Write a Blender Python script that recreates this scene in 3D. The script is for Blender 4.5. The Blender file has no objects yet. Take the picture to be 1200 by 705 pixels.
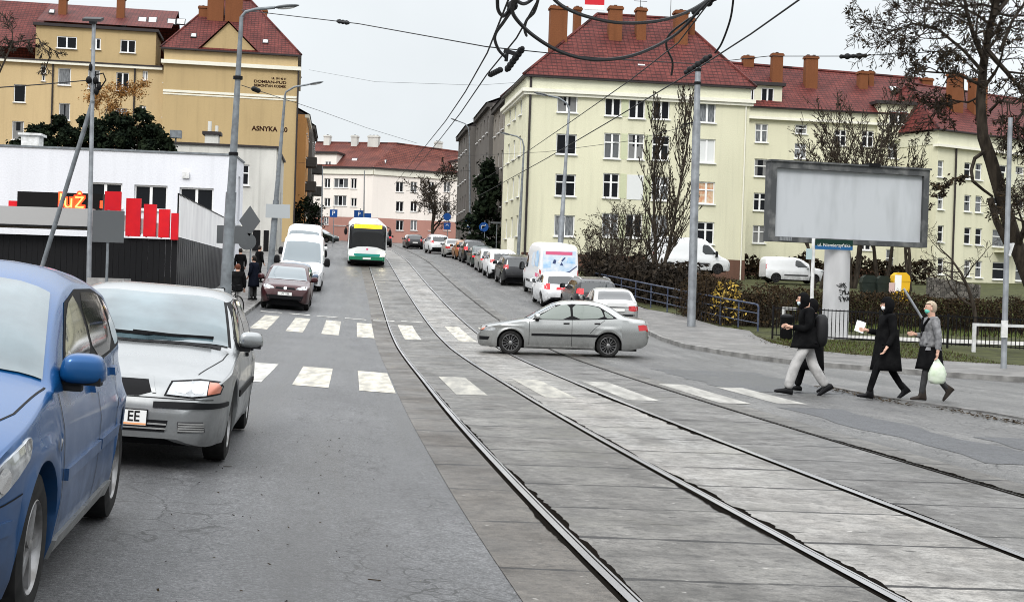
import bpy, bmesh, math, random
from mathutils import Vector, Matrix
from mathutils.bvhtree import BVHTree
R = math.radians
random.seed(7)
SC = bpy.context.scene
COL = SC.collection
# ------------------------------------------------------------------ camera, sky, sun, exposure
F_PX, CX, CY, HOR, CAM_Z = 1600.0, 600.0, 352.5, 338.0, 1.58
ROLL = math.atan(0.033)
PITCH = math.atan((HOR - CY) * math.cos(ROLL) / F_PX)
cam_d = bpy.data.cameras.new('camera'); cam = bpy.data.objects.new('camera', cam_d); COL.objects.link(cam)
cam_d.sensor_width = 36; cam_d.lens = 36 * F_PX / 1200; cam_d.clip_start = .1; cam_d.clip_end = 3000
cam.matrix_world = Matrix.Translation((0, 0, CAM_Z)) @ Matrix.Rotation(R(90) + PITCH, 4, 'X') @ Matrix.Rotation(ROLL, 4, 'Z')
SC.camera = cam
SC.view_settings.view_transform = 'Standard'; SC.view_settings.look = 'None'
SC.view_settings.exposure = 0.40; SC.view_settings.gamma = 1
SUN_EL, SUN_AZ = 42, 200          # degrees; azimuth of the sun, clockwise from +Y
SC.cycles.filter_width = 1.0
W = bpy.data.worlds.new('World'); SC.world = W; W.use_nodes = True
nt = W.node_tree; nt.nodes.clear()
def N(t, typ, **kw):
    n = t.nodes.new(typ)
    for k, v in kw.items(): setattr(n, k, v)
    return n
sky = N(nt, 'ShaderNodeTexSky', sky_type='NISHITA', sun_disc=False)
sky.sun_elevation = R(SUN_EL); sky.sun_rotation = R(SUN_AZ); sky.air_density = 1.0; sky.dust_density = 3
hsv = N(nt, 'ShaderNodeHueSaturation'); hsv.inputs['Saturation'].default_value = .35
tc = N(nt, 'ShaderNodeTexCoord'); sep = N(nt, 'ShaderNodeSeparateXYZ')
rmp = N(nt, 'ShaderNodeValToRGB')
rmp.color_ramp.elements[0].position = 0.0; rmp.color_ramp.elements[0].color = (.63, .67, .695, 1)
rmp.color_ramp.elements[1].position = .75; rmp.color_ramp.elements[1].color = (2.15, 2.2, 2.26, 1)
e = rmp.color_ramp.elements.new(.22); e.color = (.71, .75, .775, 1)
noi = N(nt, 'ShaderNodeTexNoise'); noi.inputs['Scale'].default_value = 3.4; noi.inputs['Detail'].default_value = 5
mr = N(nt, 'ShaderNodeMapRange'); mr.inputs['From Min'].default_value = .3; mr.inputs['From Max'].default_value = .7
mr.inputs['To Min'].default_value = 9.0; mr.inputs['To Max'].default_value = 10.6
mul = N(nt, 'ShaderNodeMix', data_type='RGBA', blend_type='MULTIPLY'); mul.inputs[0].default_value = 1
mix = N(nt, 'ShaderNodeMix', data_type='RGBA'); mix.inputs[0].default_value = .93
bg = N(nt, 'ShaderNodeBackground'); bg.inputs['Strength'].default_value = .1
wo = N(nt, 'ShaderNodeOutputWorld')
L = nt.links.new
L(sky.outputs[0], hsv.inputs['Color']); L(tc.outputs['Generated'], sep.inputs[0]); L(sep.outputs['Z'], rmp.inputs[0])
L(tc.outputs['Generated'], noi.inputs['Vector']); L(noi.outputs[0], mr.inputs['Value'])
L(rmp.outputs[0], mul.inputs[6]); L(mr.outputs[0], mul.inputs[7])
L(hsv.outputs[0], mix.inputs[6]); L(mul.outputs[2], mix.inputs[7]); L(mix.outputs[2], bg.inputs[0]); L(bg.outputs[0], wo.inputs[0])
sd = bpy.data.lights.new('sun', 'SUN'); sd.energy = 1.45; sd.angle = R(18); sd.color = (1, .97, .93)
sun = bpy.data.objects.new('sun', sd); COL.objects.link(sun)
az = R(SUN_AZ); el = R(SUN_EL)
sdir = Vector((math.sin(az) * math.cos(el), math.cos(az) * math.cos(el), math.sin(el)))
sun.rotation_euler = sdir.to_track_quat('Z', 'Y').to_euler()

# ------------------------------------------------------------------ photograph to world, terrain
def hermite(xs, ys, x):
    n = len(xs)
    if x <= xs[0]: return ys[0]
    if x >= xs[-1]: return ys[-1]
    i = 0
    while xs[i + 1] < x: i += 1
    def slope(k):
        if k <= 0 or k >= n - 1: return 0 if k <= 0 else (ys[-1] - ys[-2]) / (xs[-1] - xs[-2])
        a = (ys[k] - ys[k - 1]) / (xs[k] - xs[k - 1]); b = (ys[k + 1] - ys[k]) / (xs[k + 1] - xs[k])
        return 0 if a * b <= 0 else 2 * a * b / (a + b)
    h = xs[i + 1] - xs[i]; t = (x - xs[i]) / h
    return ((2*t**3 - 3*t*t + 1) * ys[i] + (t**3 - 2*t*t + t) * h * slope(i) + (-2*t**3 + 3*t*t) * ys[i + 1] + (t**3 - t*t) * h * slope(i + 1))
PZ = [-50, 0, 8, 16, 23, 30, 36, 42, 48, 55, 63, 74, 86, 97, 120, 150, 185, 260, 400]
PV = [0, 0, -.01, -.07, -.12, -.14, -.12, 0, .2, .5, .95, 1.65, 2.5, 3.25, 4.4, 5.7, 7.2, 9.5, 12]
def prof(y): return hermite(PZ, PV, y)
RZ = [-20, 4, 7.02, 8.22, 10.08, 12.62, 17.34, 24.56, 32.68, 42.56, 57.4, 87.3, 200]
RX = [4, 1.1, .66, .48, .22, -.11, -.70, -1.55, -2.53, -3.70, -5.42, -9.14, -23.2]
def rail0(y):
    if y > 200: return -23.2 - .126 * (y - 200)
    return hermite(RZ, RX, y)
def sm(t): t = max(0, min(1, t)); return t * t * (3 - 2 * t)
def Hu(u, y):
    z = prof(y)
    if u < -.57: z += min(.05 * (-.57 - u), .22)
    if u > 11.5: z *= 1 - .2 * sm((u - 11.5) / 14)
    return z
def H(x, y): return Hu(x - rail0(y), y)
def ray(px, py):
    x = px - CX; y = py - CY; c, s = math.cos(ROLL), math.sin(ROLL)
    xr = c * x + s * y; yr = -s * x + c * y
    Y = F_PX * math.cos(PITCH) + yr * math.sin(PITCH); D = -F_PX * math.sin(PITCH) + yr * math.cos(PITCH)
    return Vector((xr / Y, 1, -D / Y))
def P(px, py, y):
    r = ray(px, py); return Vector((r.x * y, y, CAM_Z + r.z * y))
def G(px, py):
    r = ray(px, py); y = 2.0
    while y < 400 and CAM_Z + r.z * y > H(r.x * y, y): y += .1
    while CAM_Z + r.z * y <= H(r.x * y, y) and y > 1: y -= .01
    return Vector((r.x * y, y, H(r.x * y, y)))
def SY(u, y): return Vector((rail0(y) + u, y, Hu(u, y)))
def heading(y): return math.atan2(-(rail0(y + 1) - rail0(y - 1)), 2)   # rotation about Z that turns +Y along the street

# ------------------------------------------------------------------ materials
MATS = {}
def mat(name, col, rough=.6, metal=0, col2=None, scale=4, bump=0, bscale=None, spec=.15, coat=0, emit=None, estr=0, detail=6, coord='Object', rough2=None, contrast=(.35, .65), stretch=None):
    if name in MATS: return MATS[name]
    m = bpy.data.materials.new(name); m.use_nodes = True; t = m.node_tree; b = t.nodes['Principled BSDF']
    b.inputs['Base Color'].default_value = (*col, 1); b.inputs['Roughness'].default_value = rough; b.inputs['Metallic'].default_value = metal
    b.inputs['Specular IOR Level'].default_value = spec; b.inputs['Coat Weight'].default_value = coat; b.inputs['Coat Roughness'].default_value = .06
    if emit: b.inputs['Emission Color'].default_value = (*emit, 1); b.inputs['Emission Strength'].default_value = estr
    if col2 or bump:
        tcn = N(t, 'ShaderNodeTexCoord'); src = tcn.outputs[coord]
        if stretch:
            mp = N(t, 'ShaderNodeMapping'); mp.inputs['Scale'].default_value = stretch; t.links.new(src, mp.inputs[0]); src = mp.outputs[0]
        n = N(t, 'ShaderNodeTexNoise'); n.inputs['Scale'].default_value = scale; n.inputs['Detail'].default_value = detail
        t.links.new(src, n.inputs['Vector'])
        r = N(t, 'ShaderNodeMapRange'); r.inputs[1].default_value, r.inputs[2].default_value = contrast; t.links.new(n.outputs[0], r.inputs[0])
        if col2:
            mx = N(t, 'ShaderNodeMix', data_type='RGBA'); mx.inputs[6].default_value = (*col, 1); mx.inputs[7].default_value = (*col2, 1)
            t.links.new(r.outputs[0], mx.inputs[0]); t.links.new(mx.outputs[2], b.inputs['Base Color'])
        if rough2 is not None:
            rr = N(t, 'ShaderNodeMapRange'); rr.inputs[1].default_value, rr.inputs[2].default_value = contrast
            rr.inputs[3].default_value = rough; rr.inputs[4].default_value = rough2
            t.links.new(n.outputs[0], rr.inputs[0]); t.links.new(rr.outputs[0], b.inputs['Roughness'])
        if bump:
            n2 = N(t, 'ShaderNodeTexNoise'); n2.inputs['Scale'].default_value = bscale or scale * 4; n2.inputs['Detail'].default_value = 4
            t.links.new(src, n2.inputs['Vector'])
            bp = N(t, 'ShaderNodeBump'); bp.inputs['Strength'].default_value = bump; bp.inputs['Distance'].default_value = .02
            t.links.new(n2.outputs[0], bp.inputs['Height']); t.links.new(bp.outputs[0], b.inputs['Normal'])
    MATS[name] = m; return m
def nodes(m): return m.node_tree, m.node_tree.nodes['Principled BSDF']
def mth(t, op, a, b=None, c=None):
    n = N(t, 'ShaderNodeMath', operation=op)
    for i, v in enumerate((a, b, c)):
        if v is None: continue
        if hasattr(v, 'links'): t.links.new(v, n.inputs[i])
        else: n.inputs[i].default_value = v
    return n.outputs[0]
def mixc(t, f, a, b, blend='MIX'):
    n = N(t, 'ShaderNodeMix', data_type='RGBA', blend_type=blend)
    for i, v in ((0, f), (6, a), (7, b)):
        if hasattr(v, 'links'): t.links.new(v, n.inputs[i])
        else: n.inputs[i].default_value = v if i == 0 else (*v, 1)
    return n.outputs[2]
def nz(t, src, scale, detail=5, lo=.35, hi=.65, a=0, b=1, rough=.55):
    n = N(t, 'ShaderNodeTexNoise'); n.inputs['Scale'].default_value = scale; n.inputs['Detail'].default_value = detail; n.inputs['Roughness'].default_value = rough
    t.links.new(src, n.inputs['Vector'])
    r = N(t, 'ShaderNodeMapRange'); r.inputs[1].default_value = lo; r.inputs[2].default_value = hi; r.inputs[3].default_value = a; r.inputs[4].default_value = b
    t.links.new(n.outputs[0], r.inputs[0]); return r.outputs[0]
def scaled(t, src, s):
    mp = N(t, 'ShaderNodeMapping'); mp.inputs['Scale'].default_value = s; t.links.new(src, mp.inputs[0]); return mp.outputs[0]
def bump(t, b, h, strength=.4, dist=.01):
    bp = N(t, 'ShaderNodeBump'); bp.inputs['Strength'].default_value = strength; bp.inputs['Distance'].default_value = dist
    t.links.new(h, bp.inputs['Height']); t.links.new(bp.outputs[0], b.inputs['Normal'])

def asphalt_mat(name, c1, c2, wet, cracks=.5, band=None):
    m = mat(name, c1, .6, spec=.5); t, b = nodes(m); uv = N(t, 'ShaderNodeUVMap').outputs[0]
    big = nz(t, uv, .35, 5, .35, .68); long_ = nz(t, scaled(t, uv, (1.6, .09, 1)), 1.0, 4, .36, .64)
    fine = nz(t, uv, 42, 5, .38, .62, rough=.8); sp = nz(t, uv, 130, 2, .62, .70); mott = nz(t, uv, 5, 6, .36, .66, rough=.7)
    c = mixc(t, long_, c1, c2); c = mixc(t, mth(t, 'MULTIPLY', big, .55), c, tuple(v * .62 for v in c1))
    c = mixc(t, mth(t, 'MULTIPLY', mott, .5), c, tuple(v * .45 for v in c1)); c = mixc(t, nz(t, uv, 15, 6, .46, .62, 0, .75, rough=.8), c, tuple(v * .3 for v in c1)); c = mixc(t, mth(t, 'MULTIPLY', fine, .85), c, tuple(v * .22 for v in c1)); c = mixc(t, mth(t, 'MULTIPLY', sp, .6), c, (.42, .42, .42))
    vor = N(t, 'ShaderNodeTexVoronoi', feature='DISTANCE_TO_EDGE'); vor.inputs['Scale'].default_value = 2.6
    dist = N(t, 'ShaderNodeTexNoise'); dist.inputs['Scale'].default_value = 3; dist.inputs['Detail'].default_value = 6
    t.links.new(uv, dist.inputs['Vector'])
    t.links.new(mixc(t, .25, uv, dist.outputs['Color']), vor.inputs['Vector'])
    ck = mth(t, 'LESS_THAN', vor.outputs['Distance'], .014); msk = nz(t, scaled(t, uv, (1, .22, 1)), .9, 4, .55, .62)
    if band:
        sx = N(t, 'ShaderNodeSeparateXYZ'); t.links.new(uv, sx.inputs[0]); du = mth(t, 'ABSOLUTE', mth(t, 'SUBTRACT', sx.outputs['X'], band[0])); bm_ = mth(t, 'MAXIMUM', mth(t, 'SUBTRACT', 1, mth(t, 'DIVIDE', du, band[1])), 0)
        v2 = N(t, 'ShaderNodeTexVoronoi', feature='DISTANCE_TO_EDGE'); v2.inputs['Scale'].default_value = 7.5; t.links.new(mixc(t, .2, uv, dist.outputs['Color']), v2.inputs['Vector'])
        k2 = mth(t, 'MULTIPLY', mth(t, 'LESS_THAN', v2.outputs['Distance'], .032), nz(t, scaled(t, uv, (1.4, .5, 1)), 1.1, 4, .42, .56)); k2 = mth(t, 'MULTIPLY', k2, mth(t, 'MINIMUM', mth(t, 'MULTIPLY', bm_, 1.6), 1))
        ck = mth(t, 'MAXIMUM', mth(t, 'MULTIPLY', ck, msk), k2); ck = mth(t, 'MULTIPLY', ck, cracks)
        blot = mth(t, 'MULTIPLY', nz(t, scaled(t, uv, (1, .4, 1)), 1.3, 6, .42, .66, rough=.7), bm_); c = mixc(t, mth(t, 'MULTIPLY', blot, .6), c, (.05, .05, .053))
    else: ck = mth(t, 'MULTIPLY', mth(t, 'MULTIPLY', ck, msk), cracks)
    c = mixc(t, ck, c, (.012, .012, .012)); t.links.new(c, b.inputs['Base Color'])
    rg = mth(t, 'ADD', mth(t, 'MULTIPLY', long_, .22), wet); t.links.new(mth(t, 'ADD', rg, mth(t, 'MULTIPLY', fine, .12)), b.inputs['Roughness'])
    bump(t, b, mth(t, 'SUBTRACT', fine, mth(t, 'MULTIPLY', ck, 3)), .55, .006)
    return m
ASPH = asphalt_mat('asphalt', (.075, .077, .081), (.23, .232, .238), .27, .95, (-1.15, .95))
ASPH2 = asphalt_mat('asphalt_worn_pale', (.11, .108, .104), (.36, .355, .34), .36, .95, (6.5, 3))

def slab_mat(name, c1, c2, seed, w, l):
    """concrete track slabs: UV is metres, u across and v along the street"""
    m = mat(name, c1, .6, spec=.28); t, b = nodes(m); uv = N(t, 'ShaderNodeUVMap').outputs[0]
    ofs = N(t, 'ShaderNodeMapping'); ofs.inputs['Location'].default_value = (seed * 7.3, seed * 3.1, 0); t.links.new(uv, ofs.inputs[0]); uv = ofs.outputs[0]
    sepx = N(t, 'ShaderNodeSeparateXYZ'); t.links.new(uv, sepx.inputs[0]); v = sepx.outputs['Y']
    wob = nz(t, uv, .9, 3, 0, 1, -.07, .07); fw = nz(t, uv, 9, 4, 0, 1, -.02, .02)
    vv = mth(t, 'DIVIDE', mth(t, 'ADD', mth(t, 'ADD', v, wob), fw), l)
    fr = mth(t, 'FRACT', vv); idx = mth(t, 'FLOOR', vv)
    d = mth(t, 'MULTIPLY', mth(t, 'MINIMUM', fr, mth(t, 'SUBTRACT', 1, fr)), l)
    wid = nz(t, uv, 1.7, 6, .36, .66, .007, .05)
    joint = mth(t, 'LESS_THAN', d, wid)
    wn = N(t, 'ShaderNodeTexWhiteNoise', noise_dimensions='1D'); t.links.new(idx, wn.inputs['W']); tone = wn.outputs['Value']
    big = nz(t, uv, .55, 6, .33, .67); mid = nz(t, uv, 3.2, 7, .35, .7, rough=.7); fine = nz(t, uv, 60, 3, .3, .7)
    lng = nz(t, scaled(t, uv, (1.3, .12, 1)), 1.2, 4, .35, .65)
    c = mixc(t, big, c1, c2); c = mixc(t, mth(t, 'MULTIPLY', tone, .35), c, tuple(x * .5 for x in c1)); c = mixc(t, mth(t, 'MULTIPLY', lng, .4), c, tuple(min(.6, x * 1.3) for x in c2))
    c = mixc(t, mth(t, 'MULTIPLY', mid, .75), c, tuple(x * .40 for x in c1)); c = mixc(t, nz(t, scaled(t, uv, (1, .45, 1)), 1.6, 7, .50, .66, 0, .7, rough=.75), c, (.05, .046, .042)); c = mixc(t, nz(t, uv, 11, 7, .47, .62, 0, .7, rough=.82), c, tuple(x * .32 for x in c1)); c = mixc(t, mth(t, 'MULTIPLY', fine, .45), c, tuple(x * .3 for x in c1))
    spots = nz(t, scaled(t, uv, (.7, 2.4, 1)), 4.2, 4, .665, .68); c = mixc(t, mth(t, 'MULTIPLY', spots, .85), c, (.02, .019, .017))
    pale = nz(t, scaled(t, uv, (1, 2, 1)), 9, 3, .70, .74); c = mixc(t, mth(t, 'MULTIPLY', pale, .6), c, (.6, .58, .54))
    c = mixc(t, mth(t, 'MULTIPLY', joint, .97), c, (.007, .006, .006)); t.links.new(c, b.inputs['Base Color'])
    t.links.new(nz(t, uv, .8, 5, .35, .65, .28, .62), b.inputs['Roughness'])
    bump(t, b, mth(t, 'SUBTRACT', mth(t, 'ADD', mth(t, 'MULTIPLY', fine, .25), mid), mth(t, 'MULTIPLY', mth(t, 'ADD', joint, spots), 3)), .5, .012)
    return m
SLAB = [slab_mat('track_slab_brown', (.07, .060, .050), (.165, .148, .128), 1, 1, 1.55),
        slab_mat('track_slab_grey', (.072, .068, .062), (.27, .258, .238), 2, 1, 1.25),
        slab_mat('track_slab_pale', (.17, .16, .145), (.52, .49, .45), 3, 1, 1.3),
        slab_mat('track_slab_grey_worn', (.08, .077, .073), (.27, .262, .25), 4, 1, 1.45)]
def paver_mat():
    m = mat('pavement_slabs', (.3, .29, .28), .6, spec=.4); t, b = nodes(m); uv = N(t, 'ShaderNodeUVMap').outputs[0]
    br = N(t, 'ShaderNodeTexBrick'); br.inputs['Scale'].default_value = 1; br.inputs['Brick Width'].default_value = .5; br.inputs['Row Height'].default_value = .5
    br.inputs['Mortar Size'].default_value = .012; br.inputs['Color1'].default_value = (.12, .115, .108, 1); br.inputs['Color2'].default_value = (.20, .19, .18, 1); br.inputs['Mortar'].default_value = (.09, .085, .08, 1)
    t.links.new(uv, br.inputs['Vector'])
    c = mixc(t, nz(t, uv, .9, 7, .38, .64, 0, .8, rough=.7), br.outputs[0], (.075, .072, .068)); c = mixc(t, nz(t, uv, 30, 4, .3, .7, 0, .3), c, (.1, .1, .1))
    t.links.new(c, b.inputs['Base Color']); t.links.new(nz(t, uv, .6, 5, .35, .65, .35, .7), b.inputs['Roughness']); bump(t, b, nz(t, uv, 25, 4), .3, .01); return m
PAVE = paver_mat()
KERB = mat('kerb_granite', (.25, .245, .235), .6, col2=(.12, .117, .112), scale=3, bump=.3, bscale=30)
def paint_mat(name, c, wear):
    m = mat(name, c, .55); t, b = nodes(m); uv = N(t, 'ShaderNodeTexCoord').outputs['Object']
    f = nz(t, scaled(t, uv, (3, .6, 1)), 1.8, 6, .5 - wear * .3, .62); g = nz(t, uv, 35, 4, .45, .75)
    k = mth(t, 'MINIMUM', mth(t, 'ADD', mth(t, 'MULTIPLY', f, .55 + wear * .35), mth(t, 'MULTIPLY', g, .3)), 1)
    t.links.new(mixc(t, k, c, (.2, .195, .18)), b.inputs['Base Color']); return m
PAINT = paint_mat('road_paint_white', (.56, .55, .515), .45); PAINTY = paint_mat('road_paint_cream', (.56, .525, .44), .5); PAINTW = paint_mat('road_paint_worn', (.46, .44, .38), .9); PAINTVW = paint_mat('road_paint_nearly_gone', (.40, .39, .36), .75)
EARTH = mat('earth_and_leaves', (.055, .04, .028), .9, col2=(.11, .085, .05), scale=6, bump=.8, bscale=40, coord='Object')
GRASSM = mat('grass_turf', (.032, .034, .015), .95, col2=(.065, .070, .026), scale=1.6, bump=.8, bscale=30)

def wall_mat(name, c, dirt=.35, fine=.12, sc=.35):
    m = mat(name, c, .85); t, b = nodes(m); o = N(t, 'ShaderNodeTexCoord').outputs['Object']
    a = nz(t, scaled(t, o, (1, 1, .35)), sc, 6, .4, .75); s = nz(t, scaled(t, o, (2.4, 2.4, .12)), 1.0, 5, .52, .8); f = nz(t, o, 12, 4, .3, .7)
    c2 = mixc(t, mth(t, 'MULTIPLY', a, dirt), c, tuple(x * .6 for x in c)); c2 = mixc(t, mth(t, 'MULTIPLY', s, dirt * .8), c2, tuple(x * .45 for x in c)); c2 = mixc(t, mth(t, 'MULTIPLY', f, fine), c2, tuple(x * .55 for x in c))
    t.links.new(c2, b.inputs['Base Color']); bump(t, b, f, .25, .02); return m
WGREEN = wall_mat('plaster_pale_green', (.66, .64, .475), .34, .18, .22); WGREEN2 = wall_mat('plaster_green_panel', (.50, .52, .35), .3)
WCREAM = wall_mat('plaster_cream_green', (.63, .62, .48), .22); WYEL = wall_mat('plaster_yellow', (.45, .335, .175), .35); WYEL2 = wall_mat('plaster_yellow_pale', (.53, .40, .22), .3)
WWHITE = wall_mat('plaster_white', (.70, .71, .75), .22); WHOUSE = wall_mat('plaster_dirty_white', (.60, .59, .55), .75, sc=.5)
WPINK = wall_mat('plaster_cream_pink', (.82, .76, .70), .25); WROSE = wall_mat('plaster_rose', (.42, .22, .18), .25); WORANGE = wall_mat('plaster_orange', (.50, .26, .10), .3)
WGREY = wall_mat('plaster_soot_grey', (.13, .12, .11), .6); WGREY2 = wall_mat('plaster_soot_brown', (.20, .18, .155), .6); WTRIM = wall_mat('plaster_trim', (.74, .72, .62), .2)
WDARK = wall_mat('plaster_dark', (.07, .065, .06), .4); STONE = wall_mat('rubble_stone', (.17, .16, .145), .8, .7, 2)
def stone_tex():
    t, b = nodes(STONE); o = N(t, 'ShaderNodeTexCoord').outputs['Object']; v = N(t, 'ShaderNodeTexVoronoi', feature='DISTANCE_TO_EDGE'); v.inputs['Scale'].default_value = 2.6; t.links.new(scaled(t, o, (1, 1, 1.7)), v.inputs['Vector']); w = N(t, 'ShaderNodeTexVoronoi'); w.inputs['Scale'].default_value = 2.6; t.links.new(scaled(t, o, (1, 1, 1.7)), w.inputs['Vector'])
    bw = N(t, 'ShaderNodeRGBToBW'); t.links.new(w.outputs['Color'], bw.inputs[0]); c = mixc(t, bw.outputs[0], (.05, .047, .042), (.20, .185, .165)); t.links.new(mixc(t, mth(t, 'LESS_THAN', v.outputs['Distance'], .05), c, (.03, .028, .025)), b.inputs['Base Color'])
stone_tex()
def tile_mat(name, c, c2):
    m = mat(name, c, .62); t, b = nodes(m); o = N(t, 'ShaderNodeTexCoord').outputs['Object']; uv = N(t, 'ShaderNodeUVMap').outputs[0]
    sp = N(t, 'ShaderNodeSeparateXYZ'); t.links.new(uv, sp.inputs[0])
    row = mth(t, 'FRACT', mth(t, 'DIVIDE', sp.outputs['Y'], .40)); colm = mth(t, 'FRACT', mth(t, 'DIVIDE', sp.outputs['X'], .36))
    ln = mth(t, 'LESS_THAN', row, .22); l2 = mth(t, 'LESS_THAN', colm, .2)
    k = mth(t, 'MAXIMUM', mth(t, 'MULTIPLY', ln, .85), mth(t, 'MULTIPLY', l2, .5))
    cc = mixc(t, nz(t, o, .8, 6, .38, .64), c, c2); cc = mixc(t, nz(t, o, 5, 4, .35, .66, 0, .6), cc, tuple(x * .5 for x in c)); cc = mixc(t, k, cc, tuple(x * .18 for x in c))
    t.links.new(cc, b.inputs['Base Color']); bump(t, b, mth(t, 'ADD', row, mth(t, 'MULTIPLY', l2, -.4)), .5, .05); return m
TILE = tile_mat('roof_tiles_red', (.095, .021, .018), (.165, .040, .033)); TILE2 = tile_mat('roof_tiles_orange_red', (.115, .031, .023), (.185, .055, .038))
BRICKC = wall_mat('chimney_brick', (.20, .075, .032), .5, .5, 1.2); GUTTER = mat('gutter_dark', (.035, .03, .03), .5)
FRAMEW = mat('window_frame_white', (.75, .75, .74), .45); FRAMEB = mat('window_frame_brown', (.12, .06, .03), .5)
def glass_mat(name, c, rough=.06, spec=.8):
    return mat(name, c, rough, 0, spec=spec)
def pane_mat(name, lo, hi, prob):
    m = mat(name, (.01, .011, .013), .06, spec=.12); t, b = nodes(m); oi = N(t, 'ShaderNodeObjectInfo'); gen = N(t, 'ShaderNodeTexCoord').outputs['Generated']; sp = N(t, 'ShaderNodeSeparateXYZ'); t.links.new(gen, sp.inputs[0])
    r = oi.outputs['Random']; r2 = mth(t, 'FRACT', mth(t, 'MULTIPLY', r, 17.3)); r3 = mth(t, 'FRACT', mth(t, 'MULTIPLY', r, 71.9))
    side = mth(t, 'GREATER_THAN', mth(t, 'ABSOLUTE', mth(t, 'SUBTRACT', sp.outputs['X'], .5)), mth(t, 'ADD', mth(t, 'MULTIPLY', r2, .42), .05)); low = mth(t, 'LESS_THAN', sp.outputs['Z'], mth(t, 'MULTIPLY', r3, .55))
    cur = mth(t, 'MULTIPLY', mth(t, 'MAXIMUM', side, mth(t, 'MULTIPLY', low, mth(t, 'GREATER_THAN', r3, .6))), mth(t, 'LESS_THAN', r2, prob))
    fold = N(t, 'ShaderNodeTexWave'); fold.inputs['Scale'].default_value = 6; fold.inputs['Distortion'].default_value = 2; t.links.new(gen, fold.inputs['Vector'])
    cc = mixc(t, fold.outputs['Fac'], lo, hi); t.links.new(mixc(t, cur, (.008, .009, .011), cc), b.inputs['Base Color']); return m
GL = [pane_mat('window_glass_dark', (.05, .055, .06), (.16, .165, .17), .28), pane_mat('window_glass_grey', (.10, .10, .105), (.26, .26, .25), .55), mat('window_blind_white', (.60, .61, .60), .5, spec=.6),
      mat('window_curtain', (.26, .27, .28), .35, col2=(.05, .055, .06), scale=5, stretch=(8, 8, .5)), mat('window_curtain_warm', (.48, .22, .12), .5, col2=(.55, .45, .32), scale=4)]
STEEL = mat('galvanised_steel', (.34, .36, .38), .5, .55, col2=(.22, .23, .245), scale=3); STEELD = mat('painted_pole_grey', (.20, .22, .235), .5, .2, col2=(.13, .14, .15), scale=4)
BLACKM = mat('black_painted_metal', (.008, .008, .009), .55, spec=.1); BLACK = mat('black_plastic', (.008, .008, .009), .6, spec=.1); DGREY = mat('dark_grey_plastic', (.05, .05, .052), .6)
WHITEM = mat('white_painted_metal', (.72, .72, .72), .5, col2=(.5, .5, .48), scale=5); BLUEM = mat('blue_painted_rail', (.035, .045, .08), .5, .1, col2=(.10, .115, .15), scale=8, contrast=(.4, .7))
SIGNB = mat('sign_back_grey', (.09, .096, .10), .5, .2, col2=(.09, .095, .1), scale=3); WIREM = mat('wire_black', (.012, .012, .013), .6)
BARK = mat('bark_dark', (.018, .014, .011), .95, col2=(.05, .04, .03), scale=8, bump=.8, stretch=(1, 1, .25)); BARK2 = mat('bark_grey_brown', (.05, .04, .03), .95, col2=(.10, .085, .065), scale=8, bump=.6, stretch=(1, 1, .3))
CONC = mat('concrete_raw', (.36, .35, .34), .8, col2=(.22, .215, .21), scale=3, bump=.3)

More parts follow.
